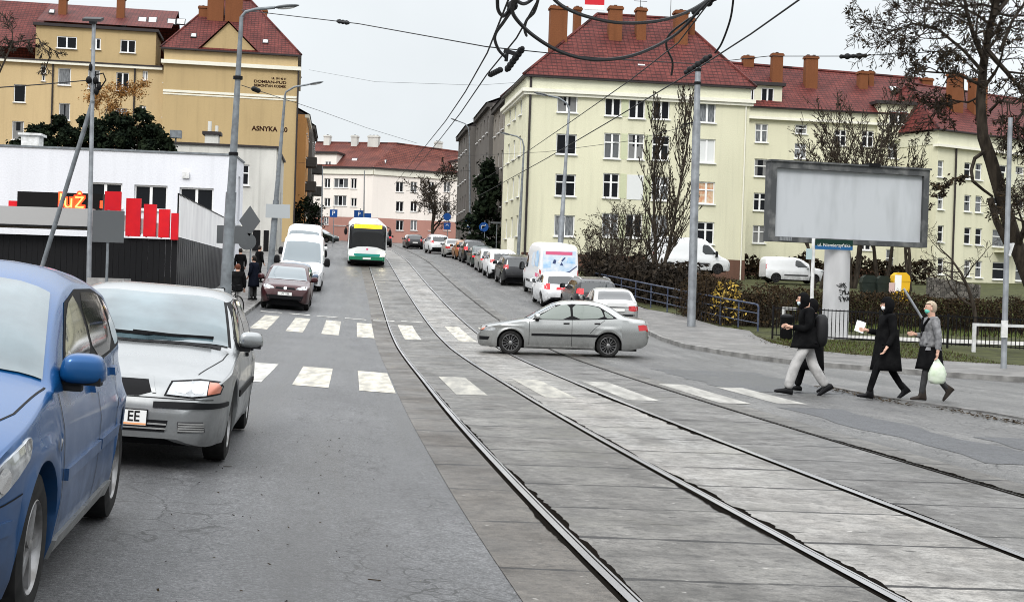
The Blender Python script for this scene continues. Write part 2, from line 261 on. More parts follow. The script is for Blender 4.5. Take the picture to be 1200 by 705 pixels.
# ------------------------------------------------------------------ mesh builder
class MB:
    def __init__(s): s.v = []; s.f = []; s.m = []; s.uv = {}; s.T = Matrix.Identity(4)
    def add(s, vs, fs, m=0, uvs=None):
        o = len(s.v); s.v += [tuple(s.T @ Vector(p)) for p in vs]
        for k, f in enumerate(fs):
            if uvs: s.uv[len(s.f)] = [uvs[i] for i in f]
            s.f.append([i + o for i in f]); s.m.append(m)
    def box(s, x0, y0, z0, x1, y1, z1, m=0):
        s.add([(x0,y0,z0),(x1,y0,z0),(x1,y1,z0),(x0,y1,z0),(x0,y0,z1),(x1,y0,z1),(x1,y1,z1),(x0,y1,z1)],
              [(0,3,2,1),(4,5,6,7),(0,1,5,4),(1,2,6,5),(2,3,7,6),(3,0,4,7)], m)
    def bar(s, a, b, w, h, m=0, up=(0, 0, 1)):
        a = Vector(a); b = Vector(b); d = (b - a).normalized(); x = d.cross(Vector(up))
        if x.length < 1e-4: x = Vector((1, 0, 0))
        x.normalize(); z = x.cross(d); x *= w / 2; z *= h / 2
        s.add([a-x-z,a+x-z,a+x+z,a-x+z,b-x-z,b+x-z,b+x+z,b-x+z],[(0,1,2,3),(7,6,5,4),(0,4,5,1),(1,5,6,2),(2,6,7,3),(3,7,4,0)], m)
    def tube(s, pts, r, n=6, m=0, cap=True):
        pts = [Vector(p) for p in pts]; k = len(pts)
        rs = r if isinstance(r, (list, tuple)) else [r] * k
        d0 = (pts[1] - pts[0]).normalized(); a = d0.orthogonal().normalized(); vs = []; fs = []
        for i in range(k):
            d = (pts[min(i + 1, k - 1)] - pts[max(i - 1, 0)])
            if d.length < 1e-9: d = d0
            d.normalize(); a = (a - d * a.dot(d))
            if a.length < 1e-6: a = d.orthogonal()
            a.normalize(); b = d.cross(a)
            for j in range(n):
                t = 2 * math.pi * j / n; vs.append(pts[i] + (a * math.cos(t) + b * math.sin(t)) * rs[i])
        for i in range(k - 1):
            for j in range(n): fs.append((i*n+j, i*n+(j+1) % n, (i+1)*n+(j+1) % n, (i+1)*n+j))
        if cap: fs.append(tuple(range(n - 1, -1, -1))); fs.append(tuple((k-1)*n + j for j in range(n)))
        s.add(vs, fs, m)
    def lathe(s, prof_, n=24, m=0, axis='x', c=(0, 0, 0), ms=None):
        vs = []; fs = []; k = len(prof_)
        for (a, r) in prof_:
            for j in range(n):
                t = 2 * math.pi * j / n; p, q = r * math.cos(t), r * math.sin(t)
                vs.append((c[0] + a, c[1] + p, c[2] + q) if axis == 'x' else ((c[0] + p, c[1] + q, c[2] + a) if axis == 'z' else (c[0] + q, c[1] + a, c[2] + p)))
        o = len(s.v); s.v += [tuple(s.T @ Vector(p)) for p in vs]
        for i in range(k - 1):
            for j in range(n):
                s.f.append([o+i*n+j, o+i*n+(j+1) % n, o+(i+1)*n+(j+1) % n, o+(i+1)*n+j]); s.m.append(ms[i] if ms else m)
    def sph(s, c, rx, ry, rz, nu=14, nv=9, m=0):
        vs = []; fs = []
        for i in range(nv + 1):
            a = math.pi * i / nv
            for j in range(nu):
                t = 2 * math.pi * j / nu; vs.append((c[0] + rx*math.sin(a)*math.cos(t), c[1] + ry*math.sin(a)*math.sin(t), c[2] + rz*math.cos(a)))
        for i in range(nv):
            for j in range(nu): fs.append((i*nu+j, (i+1)*nu+j, (i+1)*nu+(j+1) % nu, i*nu+(j+1) % nu))
        s.add(vs, fs, m)
    def prism(s, poly, y0, y1, m=0):      # poly in x,z, extruded along y
        k = len(poly); vs = [(x, y0, z) for x, z in poly] + [(x, y1, z) for x, z in poly]
        s.add(vs, [tuple(range(k)), tuple(range(2*k-1, k-1, -1))] + [(i, k+i, k+(i+1) % k, (i+1) % k) for i in range(k)], m)
    def build(s, name, mats, parent=None, smooth=None, loc=None, rz=0):
        me = bpy.data.meshes.new(name); me.from_pydata(s.v, [], s.f)
        for q in (mats if isinstance(mats, (list, tuple)) else [mats]): me.materials.append(q)
        if len(me.polygons) == len(s.m): me.polygons.foreach_set('material_index', s.m)
        if s.uv:
            ul = me.uv_layers.new(name='UVMap')
            for fi, uvs in s.uv.items():
                for li, q in zip(me.polygons[fi].loop_indices, uvs): ul.data[li].uv = q
        if smooth is not None:
            me.polygons.foreach_set('use_smooth', [True] * len(me.polygons))
            if smooth < 180: me.set_sharp_from_angle(angle=R(smooth))
        return link(name, me, parent, loc, rz)
def link(name, me, parent=None, loc=None, rz=0):
    o = bpy.data.objects.new(name, me); COL.objects.link(o)
    if parent: o.parent = parent
    if loc is not None: o.location = loc
    o.rotation_euler = (0, 0, rz); return o
def tag(o, label=None, cat=None, group=None, kind=None):
    if label: o['label'] = label
    if cat: o['category'] = cat
    if group: o['group'] = group
    if kind: o['kind'] = kind
    return o
def thing(name, label, cat, loc=(0, 0, 0), rz=0, group=None):
    o = bpy.data.objects.new(name, None); COL.objects.link(o); o.empty_display_size = .2; o.location = loc; o.rotation_euler = (0, 0, rz)
    return tag(o, label, cat, group)
def copy_tree(o, parent=None):
    c = o.copy(); COL.objects.link(c)
    if parent: c.parent = parent
    for ch in o.children: copy_tree(ch, c)
    return c
TXT = {}
def text(name, s, size, m, parent, M, extrude=.002, ax='CENTER', bold=0, sx=1):
    key = (s, size, extrude, ax, bold)
    if key not in TXT:
        cu = bpy.data.curves.new(name, 'FONT'); cu.body = s; cu.size = size; cu.extrude = extrude; cu.align_x = ax; cu.align_y = 'CENTER'; cu.offset = bold
        o = bpy.data.objects.new(name, cu); COL.objects.link(o); dg = bpy.context.evaluated_depsgraph_get()
        TXT[key] = bpy.data.meshes.new_from_object(o.evaluated_get(dg)); bpy.data.objects.remove(o)
    me = TXT[key].copy(); me.materials.clear(); me.materials.append(m)
    t = link(name, me, parent); t.matrix_basis = M @ Matrix.Diagonal((sx, 1, 1, 1)); return t
XZ = Matrix.Rotation(R(90), 4, 'X')       # text standing up, readable from -Y

# ------------------------------------------------------------------ ground, road, track bed, pavements
STY = [-10, -6, -3, 0] + [i for i in range(1, 61)] + list(range(62, 202, 2))
def strip(mb, ufs, ys, off=0., m=0):
    """ufs: list of u-values or functions of y; UV in metres"""
    rows = []; uvs = []
    for y in ys:
        for u in ufs:
            uu = u(y) if callable(u) else u
            rows.append((rail0(y) + uu, y, Hu(uu, y) + off)); uvs.append((uu, y))
    n = len(ufs); fs = [(i*n+j, i*n+j+1, (i+1)*n+j+1, (i+1)*n+j) for i in range(len(ys)-1) for j in range(n-1)]
    mb.add(rows, fs, m, uvs)
mb = MB(); strip(mb, [-700, -250, -90, -45, -25, -12, -5, -.57, 5, 12, 15, 19, 26, 40, 70, 200, 700], STY + [230, 260, 320, 400, 700, 1400], -.12)
tag(mb.build('ground', EARTH), kind='structure')
mb = MB(); strip(mb, [-4.97, -.57], STY, 0); strip(mb, [4.75, 11.5], STY, 0, 1)
tag(mb.build('road', [ASPH, ASPH2]), kind='structure')
mb = MB(); ys = [y for y in STY if y <= 48]
strip(mb, [-45, -20, -4.97], ys, -.003); ys = [y for y in STY if 8 <= y <= 48]; strip(mb, [11.5, 15, 20, 30, 60], ys, -.003, 1)
tag(mb.build('side_street', [ASPH, ASPH2]), kind='structure')
mb = MB(); ys = [y for y in STY if y >= -10]
for k, (a, b) in enumerate([(-.57, -.06), (.06, 1.40), (1.52, 2.79), (2.91, 4.24), (4.36, 4.75)]):
    strip(mb, [a, b], ys, .004, (0, 1, 2, 3, 1)[k])
tag(mb.build('track_bed', SLAB), kind='structure')
RAILM = mat('rail_steel', (.30, .30, .305), .32, .75, col2=(.5, .5, .5), scale=2, stretch=(1, .1, 1)); GROOVE = mat('rail_groove_dirt', (.008, .007, .006), .95, spec=0)
for k, u in enumerate([0, 1.46, 2.85, 4.30]):
    mb = MB()
    w_ = .016 if k == 3 else .025       # the outermost rail is buried in the slabs and shows only as a thin line
    strip(mb, [u - .062, u - w_], ys, .002, 2 if k == 3 else 1)
    strip(mb, [u - w_, u + w_], ys, .006 if k == 3 else .014, 0)
    strip(mb, [u + w_, u + .062], ys, .002 if k == 3 else -.02, 2 if k == 3 else 1)
    strip(mb, [u + .040, u + .055], ys, .0045 if k == 3 else .010, 1 if k == 3 else 0)
    tag(mb.build('tram_rail', [RAILM if k < 3 else GROOVE, GROOVE, SLAB[3]]), ['grooved steel tram rail nearest the asphalt lane on the left', 'grooved steel tram rail second from the left asphalt lane',
        'grooved steel tram rail between the pale slabs and the right track', 'grooved steel tram rail beside the right-hand lane'][k], 'tram rail', 'tram rails along the street')
# ragged dirt and open gaps beside the rails
mb = MB(); rnd = random.Random(3)
for u, y0, y1, wmax in [(.062, 7, 12.5, .05), (.062, 13, 17, .035), (.062, 18.5, 22, .03), (1.522, 6.5, 13, .065), (1.522, 13.5, 19, .045), (1.522, 20, 25, .035), (1.39, 9, 11.5, -.035), (2.91, 9.5, 12, .03), (2.79, 15, 19.5, -.06), (4.36, 10, 16, .05), (2.79, 20, 25, -.05), (-.062, 8.5, 10, -.02)]:
    y = y0; w = 0; L_ = []; n_ = int((y1 - y0) / .045)
    for i in range(n_ + 1):
        f_ = i / n_; env = math.sin(math.pi * f_) ** .6; w = max(.0, min(1, w + rnd.uniform(-.5, .5))); L_.append((y0 + (y1 - y0) * f_, wmax * env * (.25 + .75 * w)))
    vs = []
    for y, w_ in L_: vs += [SY(u - (.01 if wmax > 0 else -.01), y) + Vector((0, 0, .0095)), SY(u + w_, y) + Vector((0, 0, .0095))]
    mb.add(vs, [(2*i, 2*i+1, 2*i+3, 2*i+2) for i in range(n_)])
tag(mb.build('rail_dirt', GROOVE), kind='structure')
# painted markings
mb = MB()
def mark(u0, u1, y0, y1, m=0, off=.008, n=4):
    strip(mb, [u0, u1], [y0 + (y1 - y0) * i / n for i in range(n + 1)], off, m)
for k in range(4): mark(-1.17 - 1.05 * k, -.60 - 1.05 * k, 21.2, 26.3, 1 if k < 2 else 0, .005)
for k in range(4): mark(-1.10 - 1.07 * k, -.58 - 1.07 * k, 40.6, 47.6, 1, .005)
for u in (.32, 1.95, 3.1): mark(u, u + .5, 40.6, 47.4, 1)
for u, q in ((.35, 2), (1.75, 2), (3.05, 3), (4.5, 3)): mark(u, u + .5, 21.4, 25.8, q)
mark(5.5, 6.0, 21.8, 25.4, 3, .005)
u = -4.6
while u < 2.3:
    mark(u, u + .78, 49.3, 49.65, 0, .009, 1); u += 1.02
tag(mb.build('road_markings', [PAINT, PAINTY, PAINTW, PAINTVW]), kind='structure')
# patches of newer asphalt and dirty joints in the right-hand lane
mb = MB()
for (u0, u1, y0, y1) in [(5.6, 7.8, 24.5, 31), (5.3, 6.2, 14, 21), (6.4, 7.6, 12, 17)]:
    n = 8; mark_rows = [y0 + (y1 - y0) * i / n for i in range(n + 1)]
    rn = random.Random(int(y0)); lo = [u0 + rn.uniform(-.12, .12) for _ in mark_rows]; hi = [u1 + rn.uniform(-.12, .12) for _ in mark_rows]
    vs = []; uvs = []
    for yy, a, b in zip(mark_rows, lo, hi): vs += [SY(a, yy) + Vector((0, 0, .0045)), SY(b, yy) + Vector((0, 0, .0045))]; uvs += [(a, yy), (b, yy)]
    mb.add(vs, [(2*i, 2*i+1, 2*i+3, 2*i+2) for i in range(n)], 0, uvs)
tag(mb.build('road_patches', [asphalt_mat('asphalt_newer_patch', (.05, .053, .06), (.13, .136, .148), .30, .5)]), kind='structure')
def pavement(mb, kerb, far, h=.12, kw=.15, m=(0, 1)):
    """kerb and far are matching lists of (x,y)"""
    V3 = lambda p, dz: Vector((p[0], p[1], H(p[0], p[1]) + dz))
    n = len(kerb); inn = []
    for i in range(n):
        d = Vector(far[i]) - Vector(kerb[i]); d.normalize(); inn.append(Vector(kerb[i]) + d * kw)
    vs = [V3(p, -.05) for p in kerb] + [V3(p, h) for p in kerb] + [V3(p, h) for p in inn]
    mb.add(vs, [(i, i+1, n+i+1, n+i) for i in range(n-1)] + [(n+i, n+i+1, 2*n+i+1, 2*n+i) for i in range(n-1)], m[1])
    K = 5; vs = []; uvs = []
    for j in range(K + 1):
        for i in range(n):
            p = inn[i].lerp(Vector(far[i]), j / K); vs.append(V3(p, h - .004)); uvs.append((p.x - rail0(p.y), p.y))
    mb.add(vs, [(j*n+i, j*n+i+1, (j+1)*n+i+1, (j+1)*n+i) for j in range(K) for i in range(n-1)], m[0], uvs)
def rs(u, y): return (rail0(y) + u, y)
mb = MB()
ylist = [45, 48, 52, 56, 60, 66, 72, 80, 90, 100, 115, 130, 150, 175]
k = [(-22, 37.3), (-14, 37.7), (-11.6, 38.4), (-10, 39.6), (-9.0, 41.4), (-8.6, 43.2)] + [rs(-4.9, y) for y in ylist]
f = [(-22, 50), (-16, 50), (-15.6, 50), (-15.2, 50), (-14.8, 50), (-14.4, 50)] + [rs(-9.5 if y > 60 else -9.5, y + (50 - y if y < 50 else 0)) for y in ylist]
pavement(mb, k, f)
tag(mb.build('pavement', [PAVE, KERB], smooth=30), kind='structure')
mb = MB()
kp = [(1215, 449), (1100, 441), (1000, 433), (929, 427), (850, 416), (800, 407), (775, 399), (758, 391)]
k = [G(*p).to_2d() for p in kp] + [Vector(rs(9.85, y)) for y in (52, 56, 60, 66, 72, 80, 90, 100, 115, 130, 150)]
fx = [(1215, 434), (1100, 427), (1000, 420), (940, 413), (905, 406), (885, 397), (878, 391)]
f = [G(*p).to_2d() for p in fx] + [Vector(rs(12.4, 51))] + [Vector(rs(12.4 if y < 60 else 11.6, y)) for y in (53.5, 57, 60, 66, 72, 80, 90, 100, 115, 130, 150)]
KERB_R, FAR_R = k, f
pavement(mb, [tuple(q) for q in k], [tuple(q) for q in f])
tag(mb.build('pavement_corner', [PAVE, KERB], smooth=30), kind='structure')
mb = MB(); yy = [-10, 0, 6, 12, 18, 21, 24, 26.3, 27]
k = [rs(8.6 - (.6 if y > 22 else 0), y) for y in yy]; f = [rs(30, y) for y in yy]
pavement(mb, k, f, .03, .12)
tag(mb.build('pavement_near', [ASPH2, mat('kerb_dark', (.10, .098, .094), .7, col2=(.2, .195, .19), scale=4)]), kind='structure')
mb = MB(); strip(mb, [12.0, 14, 17, 22, 30, 45, 80], [36, 38, 40, 43, 46, 50, 54, 58, 64, 70, 76, 82, 90, 97, 105, 120], .02)
tag(mb.build('grass_bank', GRASSM), kind='structure')
mb = MB(); xs_ = [11.2 + i for i in range(14)]; vs = []; uvs = []
for y_ in (47.3, 48.4, 49.6):
    for x_ in xs_: vs.append((x_, y_, H(x_, y_) + .05)); uvs.append((x_, y_))
n = len(xs_); mb.add(vs, [(i, i+1, n+i+1, n+i) for i in range(n-1)] + [(n+i, n+i+1, 2*n+i+1, 2*n+i) for i in range(n-1)], 0, uvs)
tag(mb.build('footpath', mat('path_pale_concrete', (.42, .41, .38), .7, col2=(.28, .27, .25), scale=1.5)), kind='structure')
# ------------------------------------------------------------------ buildings
class Plane:
    def __init__(s, loc, rz): s.o = Vector(loc); s.rz = rz; s.d = Vector((math.cos(rz), math.sin(rz), 0)); s.n = Vector((-math.sin(rz), math.cos(rz), 0))
    def hit(s, px, py, dep=0):
        r = ray(px, py); c = Vector((0, 0, CAM_Z)); q = s.o + s.n * dep; t = (q - c).dot(s.n) / r.dot(s.n); return c + r * t
    def __call__(s, px, py, dep=0):
        p = s.hit(px, py, dep) - s.o; return p.dot(s.d), p.z
    def rect(s, x0, y0, x1, y1, dep=0):
        a = s(x0, (y0 + y1) / 2, dep)[0]; b = s(x1, (y0 + y1) / 2, dep)[0]; t = s((x0 + x1) / 2, y0, dep)[1]; c = s((x0 + x1) / 2, y1, dep)[1]
        return (a, c, b, t)
def facade(mb, x0, x1, z0, z1, ops, depth=.17, m=0, uv=False):
    ops = [o for o in ops if o[0] > x0 and o[2] < x1 and o[1] > z0 and o[3] < z1]
    xs = sorted({x0, x1} | {o[0] for o in ops} | {o[2] for o in ops}); zs = sorted({z0, z1} | {o[1] for o in ops} | {o[3] for o in ops})
    for i in range(len(xs) - 1):
        for j in range(len(zs) - 1):
            cx = (xs[i] + xs[i+1]) / 2; cz = (zs[j] + zs[j+1]) / 2
            if any(o[0] < cx < o[2] and o[1] < cz < o[3] for o in ops): continue
            mb.add([(xs[i], 0, zs[j]), (xs[i+1], 0, zs[j]), (xs[i+1], 0, zs[j+1]), (xs[i], 0, zs[j+1])], [(0, 1, 2, 3)], m)
    for a, b, c, d in ops:
        mb.add([(a,0,b),(c,0,b),(c,0,d),(a,0,d),(a,depth,b),(c,depth,b),(c,depth,d),(a,depth,d)], [(0,4,5,1),(1,5,6,2),(2,6,7,3),(3,7,4,0),(4,7,6,5)], m)
    return ops
WIN = {}
def win_mesh(w, h, style, fm):
    key = (round(w, 1), round(h, 1), style, fm.name)
    if key in WIN: return WIN[key]
    w, h = max(key[0], .3), max(key[1], .3); mb = MB(); t = .085
    mb.box(0, 0, 0, w, .06, t); mb.box(0, 0, h - t, w, .06, h); mb.box(0, 0, t, t, .06, h - t); mb.box(w - t, 0, t, w, .06, h - t)
    if style in '24': mb.box(w/2 - .07, -.012, t, w/2 + .07, .055, h - t)
    if style == '3':
        for q in (1/3, 2/3): mb.box(w*q - .05, -.012, t, w*q + .05, .055, h - t)
    if style in '4t': 
        zt = h * (.64 if style == '4' else .6)
        for a, b in (((t, w/2 - .07), (w/2 + .07, w - t)) if style == '4' else ((t, w - t),)): mb.box(a, -.008, zt - .045, b, .055, zt + .045)
    mb.box(-.07, -.24, -.07, w + .07, .05, -.003)
    me = mb.build('window', fm).data; o = bpy.data.objects[-1] if False else None
    for ob in [x for x in COL.objects if x.data == me]: bpy.data.objects.remove(ob)
    pb = MB(); pb.add([(t*.5, .045, t*.5), (w - t*.5, .045, t*.5), (w - t*.5, .045, h - t*.5), (t*.5, .045, h - t*.5)], [(0, 1, 2, 3)])
    pm = {}
    WIN[key] = (me, pb, pm, w, h); return WIN[key]
def window(root, T, op, style='2', fm=None, glass=0, depth=.17):
    fm = fm or FRAMEW; a, b, c, d = op; me, pb, pm, w, h = win_mesh(c - a, d - b, style, fm)
    o = link('window', me, root); o.matrix_basis = T @ Matrix.Translation((a, depth - .07, b)) @ Matrix.Diagonal(((c - a) / w, 1, (d - b) / h, 1))
    if glass not in pm:
        p = pb.build('pane', GL[glass]); pm[glass] = p.data; p.parent = o
    else: p = link('pane', pm[glass], o)
    return o
wr = random.Random(11)
def pick(): return wr.choice([0, 0, 0, 0, 1, 1, 3])
def Tm(x=0, y=0, z=0, rz=0): return Matrix.Translation((x, y, z)) @ Matrix.Rotation(rz, 4, 'Z')
def rquad(mb, a, b, c, d=None, m=0):
    """roof face: a,b along the eave, c,d the upper edge (d None: a triangle); UV in metres"""
    a, b, c = Vector(a), Vector(b), Vector(c); e = (b - a).normalized(); pts = [a, b, c] + ([Vector(d)] if d is not None else [])
    n = e.cross(c - a).normalized(); up = n.cross(e)
    mb.add(pts, [tuple(range(len(pts)))], m, [((p - a).dot(e), (p - a).dot(up)) for p in pts])
def hip(mb, x0, x1, y0, y1, z, rx0, rx1, ry, rz_, ov=.35):
    a, b, c, d = (x0-ov, y0-ov, z), (x1+ov, y0-ov, z), (x1+ov, y1+ov, z), (x0-ov, y1+ov, z); r0, r1 = (rx0, ry, rz_), (rx1, ry, rz_)
    rquad(mb, a, b, r1, r0); rquad(mb, b, c, r1); rquad(mb, c, d, r0, r1); rquad(mb, d, a, r0)
    for p, q in ((a, r0), (b, r1), (c, r1), (d, r0), (r0, r1)): mb.tube([Vector(p) + Vector((0, 0, .02)), Vector(q) + Vector((0, 0, .02))], .11, 5, 0)
    return a, b, c, d
def chimney(root, x, y, z0, z1, wx, wy, label=None, m=None):
    mb = MB(); mb.box(x - wx/2, y - wy/2, z0, x + wx/2, y + wy/2, z1 - .25); mb.box(x - wx/2 - .08, y - wy/2 - .08, z1 - .25, x + wx/2 + .08, y + wy/2 + .08, z1 - .1)
    mb.box(x - wx/2 - .02, y - wy/2 - .02, z1 - .1, x + wx/2 + .02, y + wy/2 + .02, z1)
    n = max(1, int(wx / .5))
    for i in range(n): mb.box(x - wx/2 + (i + .5) * wx / n - .11, y - .1, z1, x - wx/2 + (i + .5) * wx / n + .11, y + .1, z1 + .12, 1)
    return mb.build('chimney', [m or BRICKC, GUTTER], root)
def skylight(root, p, slope, w=.8, h=1.1):
    mb = MB(); mb.box(-w/2, -h/2, 0, w/2, h/2, .1, 0); mb.box(-w/2 + .09, -h/2 + .09, .1, w/2 - .09, h/2 - .09, .112, 1)
    o = mb.build('skylight', [DGREY, GL[2]], root); o.matrix_basis = Matrix.Translation(p) @ Matrix.Rotation(slope, 4, 'X'); return o
def pipe(root, pts, r=.07, m=None): 
    mb = MB(); mb.tube(pts, r, 6); return mb.build('downpipe', m or GUTTER, root)
I4 = Matrix.Identity(4)

# --- pale green corner house
o = P(611, 303, 97); o.z = 2.2; RG = R(8); pl = Plane(o, RG)
bg_ = thing('apartment_building', 'pale green corner apartment block with steep red hipped roof and five chimneys', 'building', o, RG)
Wd = pl(876, 200)[0]; zt = pl(740, 110)[1]; ze = pl(740, 95)[1]; D = 11.5
cols = [('2', 653, 677, [(108, 132), (157, 181), (204, 230), (252, 277)]), ('2', 709, 728, [(112, 136), (156, 186), (203, 232), (250, 278)]),
        ('2', 737, 756, [(113, 139), (157, 187), (205, 234), (251, 279)]), ('2', 765, 785, [(114, 140), (159, 188), (207, 235), (252, 281)]), ('2', 819, 839, [(117, 144), (163, 191), (213, 239), (260, 286)])]
mb = MB(); ops = []; st = []
for ci, (s, x0, x1, rows) in enumerate(cols):
    for ri, (y0, y1) in enumerate(rows):
        ops.append(pl.rect(x0 - ri * 1.2 * (1 if ci < 3 else .6), y0, x1 - ri * 1.2 * (1 if ci < 3 else .6), y1)); st.append(('4' if (ri in (1, 2) and ci in (1, 2, 3)) or (ci == 0 and ri == 2) or (ci == 4 and ri in (2, 3)) else '2', ci, ri))
for (s, ci, ri), op in zip(st, ops):
    if (ci, ri) == (2, 2): continue
    g = 4 if (ci, ri) == (4, 2) else 2 if (ci, ri) == (4, 1) else 3 if (ci, ri) in ((4, 0), (0, 3), (3, 3)) else 1 if (ci + ri) % 3 == 0 else 0
    window(bg_, I4, op, s, glass=g)
blank = ops[10]
facade(mb, 0, Wd, -2, zt, [q for q in ops if q is not blank])
mb.box(blank[0], -.03, blank[1], blank[2], -.004, blank[3], 4)
xa, xb = pl(704, 200)[0], pl(790, 200)[0]; 
for a_, b_ in ((ops[4], ops[8]), (ops[8], ops[12])):    # slightly greener panels between the middle columns
    for r_ in range(4):
        l_, q_ = (ops[4 + r_], ops[8 + r_]) if a_ is ops[4] else (ops[8 + r_], ops[12 + r_]); mb.box(l_[2] + .06, -.02, l_[1], q_[0] - .06, -.004, l_[3], 1)
sops = []
for r_ in range(4):
    for q in (2.2, 5.2, 8.2): sops.append((q, ops[r_][1], q + 1.1, ops[r_][3]))
Ts = Tm(0, D, 0, R(-90)); mb.T = Ts
facade(mb, 0, D, -2, zt, sops)
for q in sops: window(bg_, Ts, q, '2', glass=pick())
mb.T = Tm(Wd, 0, 0, R(90)); facade(mb, 0, D, -2, zt, []); mb.T = Tm(Wd, D, 0, R(180)); facade(mb, 0, Wd, -2, zt, []); mb.T = I4
mb.box(-.35, -.35, zt - .25, Wd + .35, D + .35, zt, 2); mb.box(-.22, -.22, zt - .45, Wd + .22, D + .22, zt - .253, 2)
mb.box(-.05, -.05, zt, Wd + .05, D + .05, ze - .12, 3); mb.box(-.32, -.32, ze - .12, Wd + .32, D + .32, ze, 5)
mb.box(-.03, -.03, -2, Wd + .03, -.004, pl(740, 300)[1], 6)
mb.build('wall', [WGREEN, WGREEN2, WTRIM, WCREAM, GL[2], GUTTER, wall_mat('plinth_brown', (.13, .07, .05), .4)], bg_)
zr = (pl.hit(740, 19, D / 2) - o).z; rx0, rx1 = pl(700, 20, D / 2)[0], pl(797, 20, D / 2)[0]
mb = MB(); hip(mb, 0, Wd, 0, D, ze + .01, rx0, rx1, D / 2, zr); rf = mb.build('roof', TILE, bg_)
for (x0, x1, yt, dp, zb) in [(643, 663, 8, 3.2, 3.5), (671, 679, 9, 8.5, 4), (712, 727, 8, 3.6, 3.5), (744, 755, 10, 3.8, 3.5), (789, 804, 13, 3.6, 3.5), (806, 812, 22, 4.6, 3)]:
    a, b = pl(x0, 60, dp)[0], pl(x1, 60, dp)[0]; z = (pl.hit((x0 + x1) / 2, yt, dp) - o).z; chimney(rf, (a + b) / 2, dp, z - zb - .6, z, b - a, .75)
x_, z_ = pl(751, 76, 1.3); skylight(rf, (x_, 1.3, z_), R(40), .7, .7)
pipe(bg_, [(.25, -.12, ze), (.2, -.12, -1)], .08); pipe(bg_, [(Wd - .3, -.1, zt), (Wd - .3, -.1, -1)], .05, WTRIM)
mb = MB(); p_ = pl(740, 60, 2)
for x_, h_ in ((pl(754, 10, 4)[0], 1.2), (pl(786, 10, 5)[0], 1.6)):
    mb.tube([(x_, 5, zr - .2), (x_, 5, zr + h_)], .025, 4); mb.bar((x_ - .5, 5, zr + h_ - .2), (x_ + .5, 5, zr + h_ - .2), .03, .03)
mb.build('aerial', GUTTER, rf)

# --- wing set back to the right of it
o = P(872, 318, 115); o.z = 1.8; pw = Plane(o, RG); 
wg = thing('apartment_building', 'long pale green wing set back behind the billboard with red roof and attic dormers', 'building', o, RG)
ww = pw(1094, 200)[0]; zc = pw(950, 140)[1]; ze = pw(950, 130)[1]; D = 11
rects = []
for x0, x1, ys in [(885, 900, [(145, 167), (186, 207), (226, 247), (264, 285)]), (932, 946, [(146, 157), (168, 186), (210, 228), (250, 268)]), (978, 992, [(152, 171), (196, 214), (236, 254), (275, 293)]),
                   (1010, 1024, [(153, 172), (196, 214), (236, 254), (275, 293)]), (1041, 1057, [(168, 186), (208, 226), (246, 264), (292, 318)]), (1081, 1091, [(157, 169), (198, 212), (238, 252), (278, 292)])]:
    for k, (y0, y1) in enumerate(ys): rects.append(pw.rect(x0 - k, y0, x1 - k, y1))
mb = MB(); ok = facade(mb, -1, ww, -2, zc, rects)
for i, q in enumerate(ok): window(wg, I4, q, '4' if i % 3 != 1 else 't', glass=pick())
mb.T = Tm(ww, 0, 0, R(90)); facade(mb, 0, D, -2, zc, []); mb.T = I4
mb.box(-1, -.35, zc - .22, ww + .1, .4, zc, 1); mb.box(-1, -.05, zc, ww, .35, ze, 2); mb.box(-1, -.35, ze, ww, .1, ze + .1, 3); mb.box(-1, -.03, -2, ww, -.004, pw(950, 312)[1], 4)
mb.build('wall', [WGREEN, WTRIM, WCREAM, GUTTER, MATS['plinth_brown']], wg)
zr = (pw.hit(960, 82, D / 2) - o).z; mb = MB()
rquad(mb, (-6, -.4, ze + .1), (ww + .5, -.4, ze + .1), (ww + 1, D / 2, zr - .3), (-6, D / 2, zr + .3)); rquad(mb, (ww + .5, D, ze), (-6, D, ze), (-6, D / 2, zr + .3), (ww + 1, D / 2, zr - .3)); mb.tube([(-6, D/2, zr + .32), (ww + 1, D/2, zr - .28)], .14, 5)
rf = mb.build('roof', TILE, wg)
for (x0, x1, yt, dp, l) in [(904, 916, 63, 3.6, 3), (943, 957, 66, 3.2, 4.2), (1006, 1016, 84, 3.6, 2.6), (1017, 1023, 84, 4.2, 2.4), (1080, 1092, 92, 5, 1.5), (870, 882, 66, 5.5, 1)]:
    a, b = pw(x0, 80, dp)[0], pw(x1, 80, dp)[0]; z = (pw.hit((x0 + x1) / 2, yt, dp) - o).z; chimney(rf, (a + b) / 2, dp, z - l - 1.5, z, b - a, .7)
def dormer(root, pl_, x0, x1, yt, yb, dp, wins, name='dormer', wm=WGREEN, deep=3):
    a, b = pl_(x0, yb, dp)[0], pl_(x1, yb, dp)[0]; zt_, zb_ = pl_((x0 + x1) / 2, yt, dp)[1], pl_((x0 + x1) / 2, yb, dp)[1]
    mb = MB(); mb.T = Tm(0, dp, 0); rc = [pl_.rect(*w_, dp) for w_ in wins]; ok_ = facade(mb, a, b, zb_, zt_, rc, .12); mb.T = I4
    mb.add([(a, dp, zb_), (a, dp + deep, zb_), (a, dp + deep, zt_), (a, dp, zt_)], [(0, 1, 2, 3)]); mb.add([(b, dp, zb_), (b, dp + deep, zb_), (b, dp + deep, zt_), (b, dp, zt_)], [(3, 2, 1, 0)])
    mb.box(a - .25, dp - .3, zt_, b + .25, dp + deep, zt_ + .28, 1)
    d_ = mb.build(name, [wm, GUTTER], root)
    for q in ok_: window(d_, Tm(0, dp, 0), q, '2', glass=pick(), depth=.12)
    return d_
dormer(wg, pw, 860, 916, 100, 124, .5, [(876, 103, 884, 121), (892, 103, 907, 122)], wm=WCREAM)
dormer(wg, pw, 1028, 1080, 123, 165, -.3, [(1042, 130, 1064, 146)])
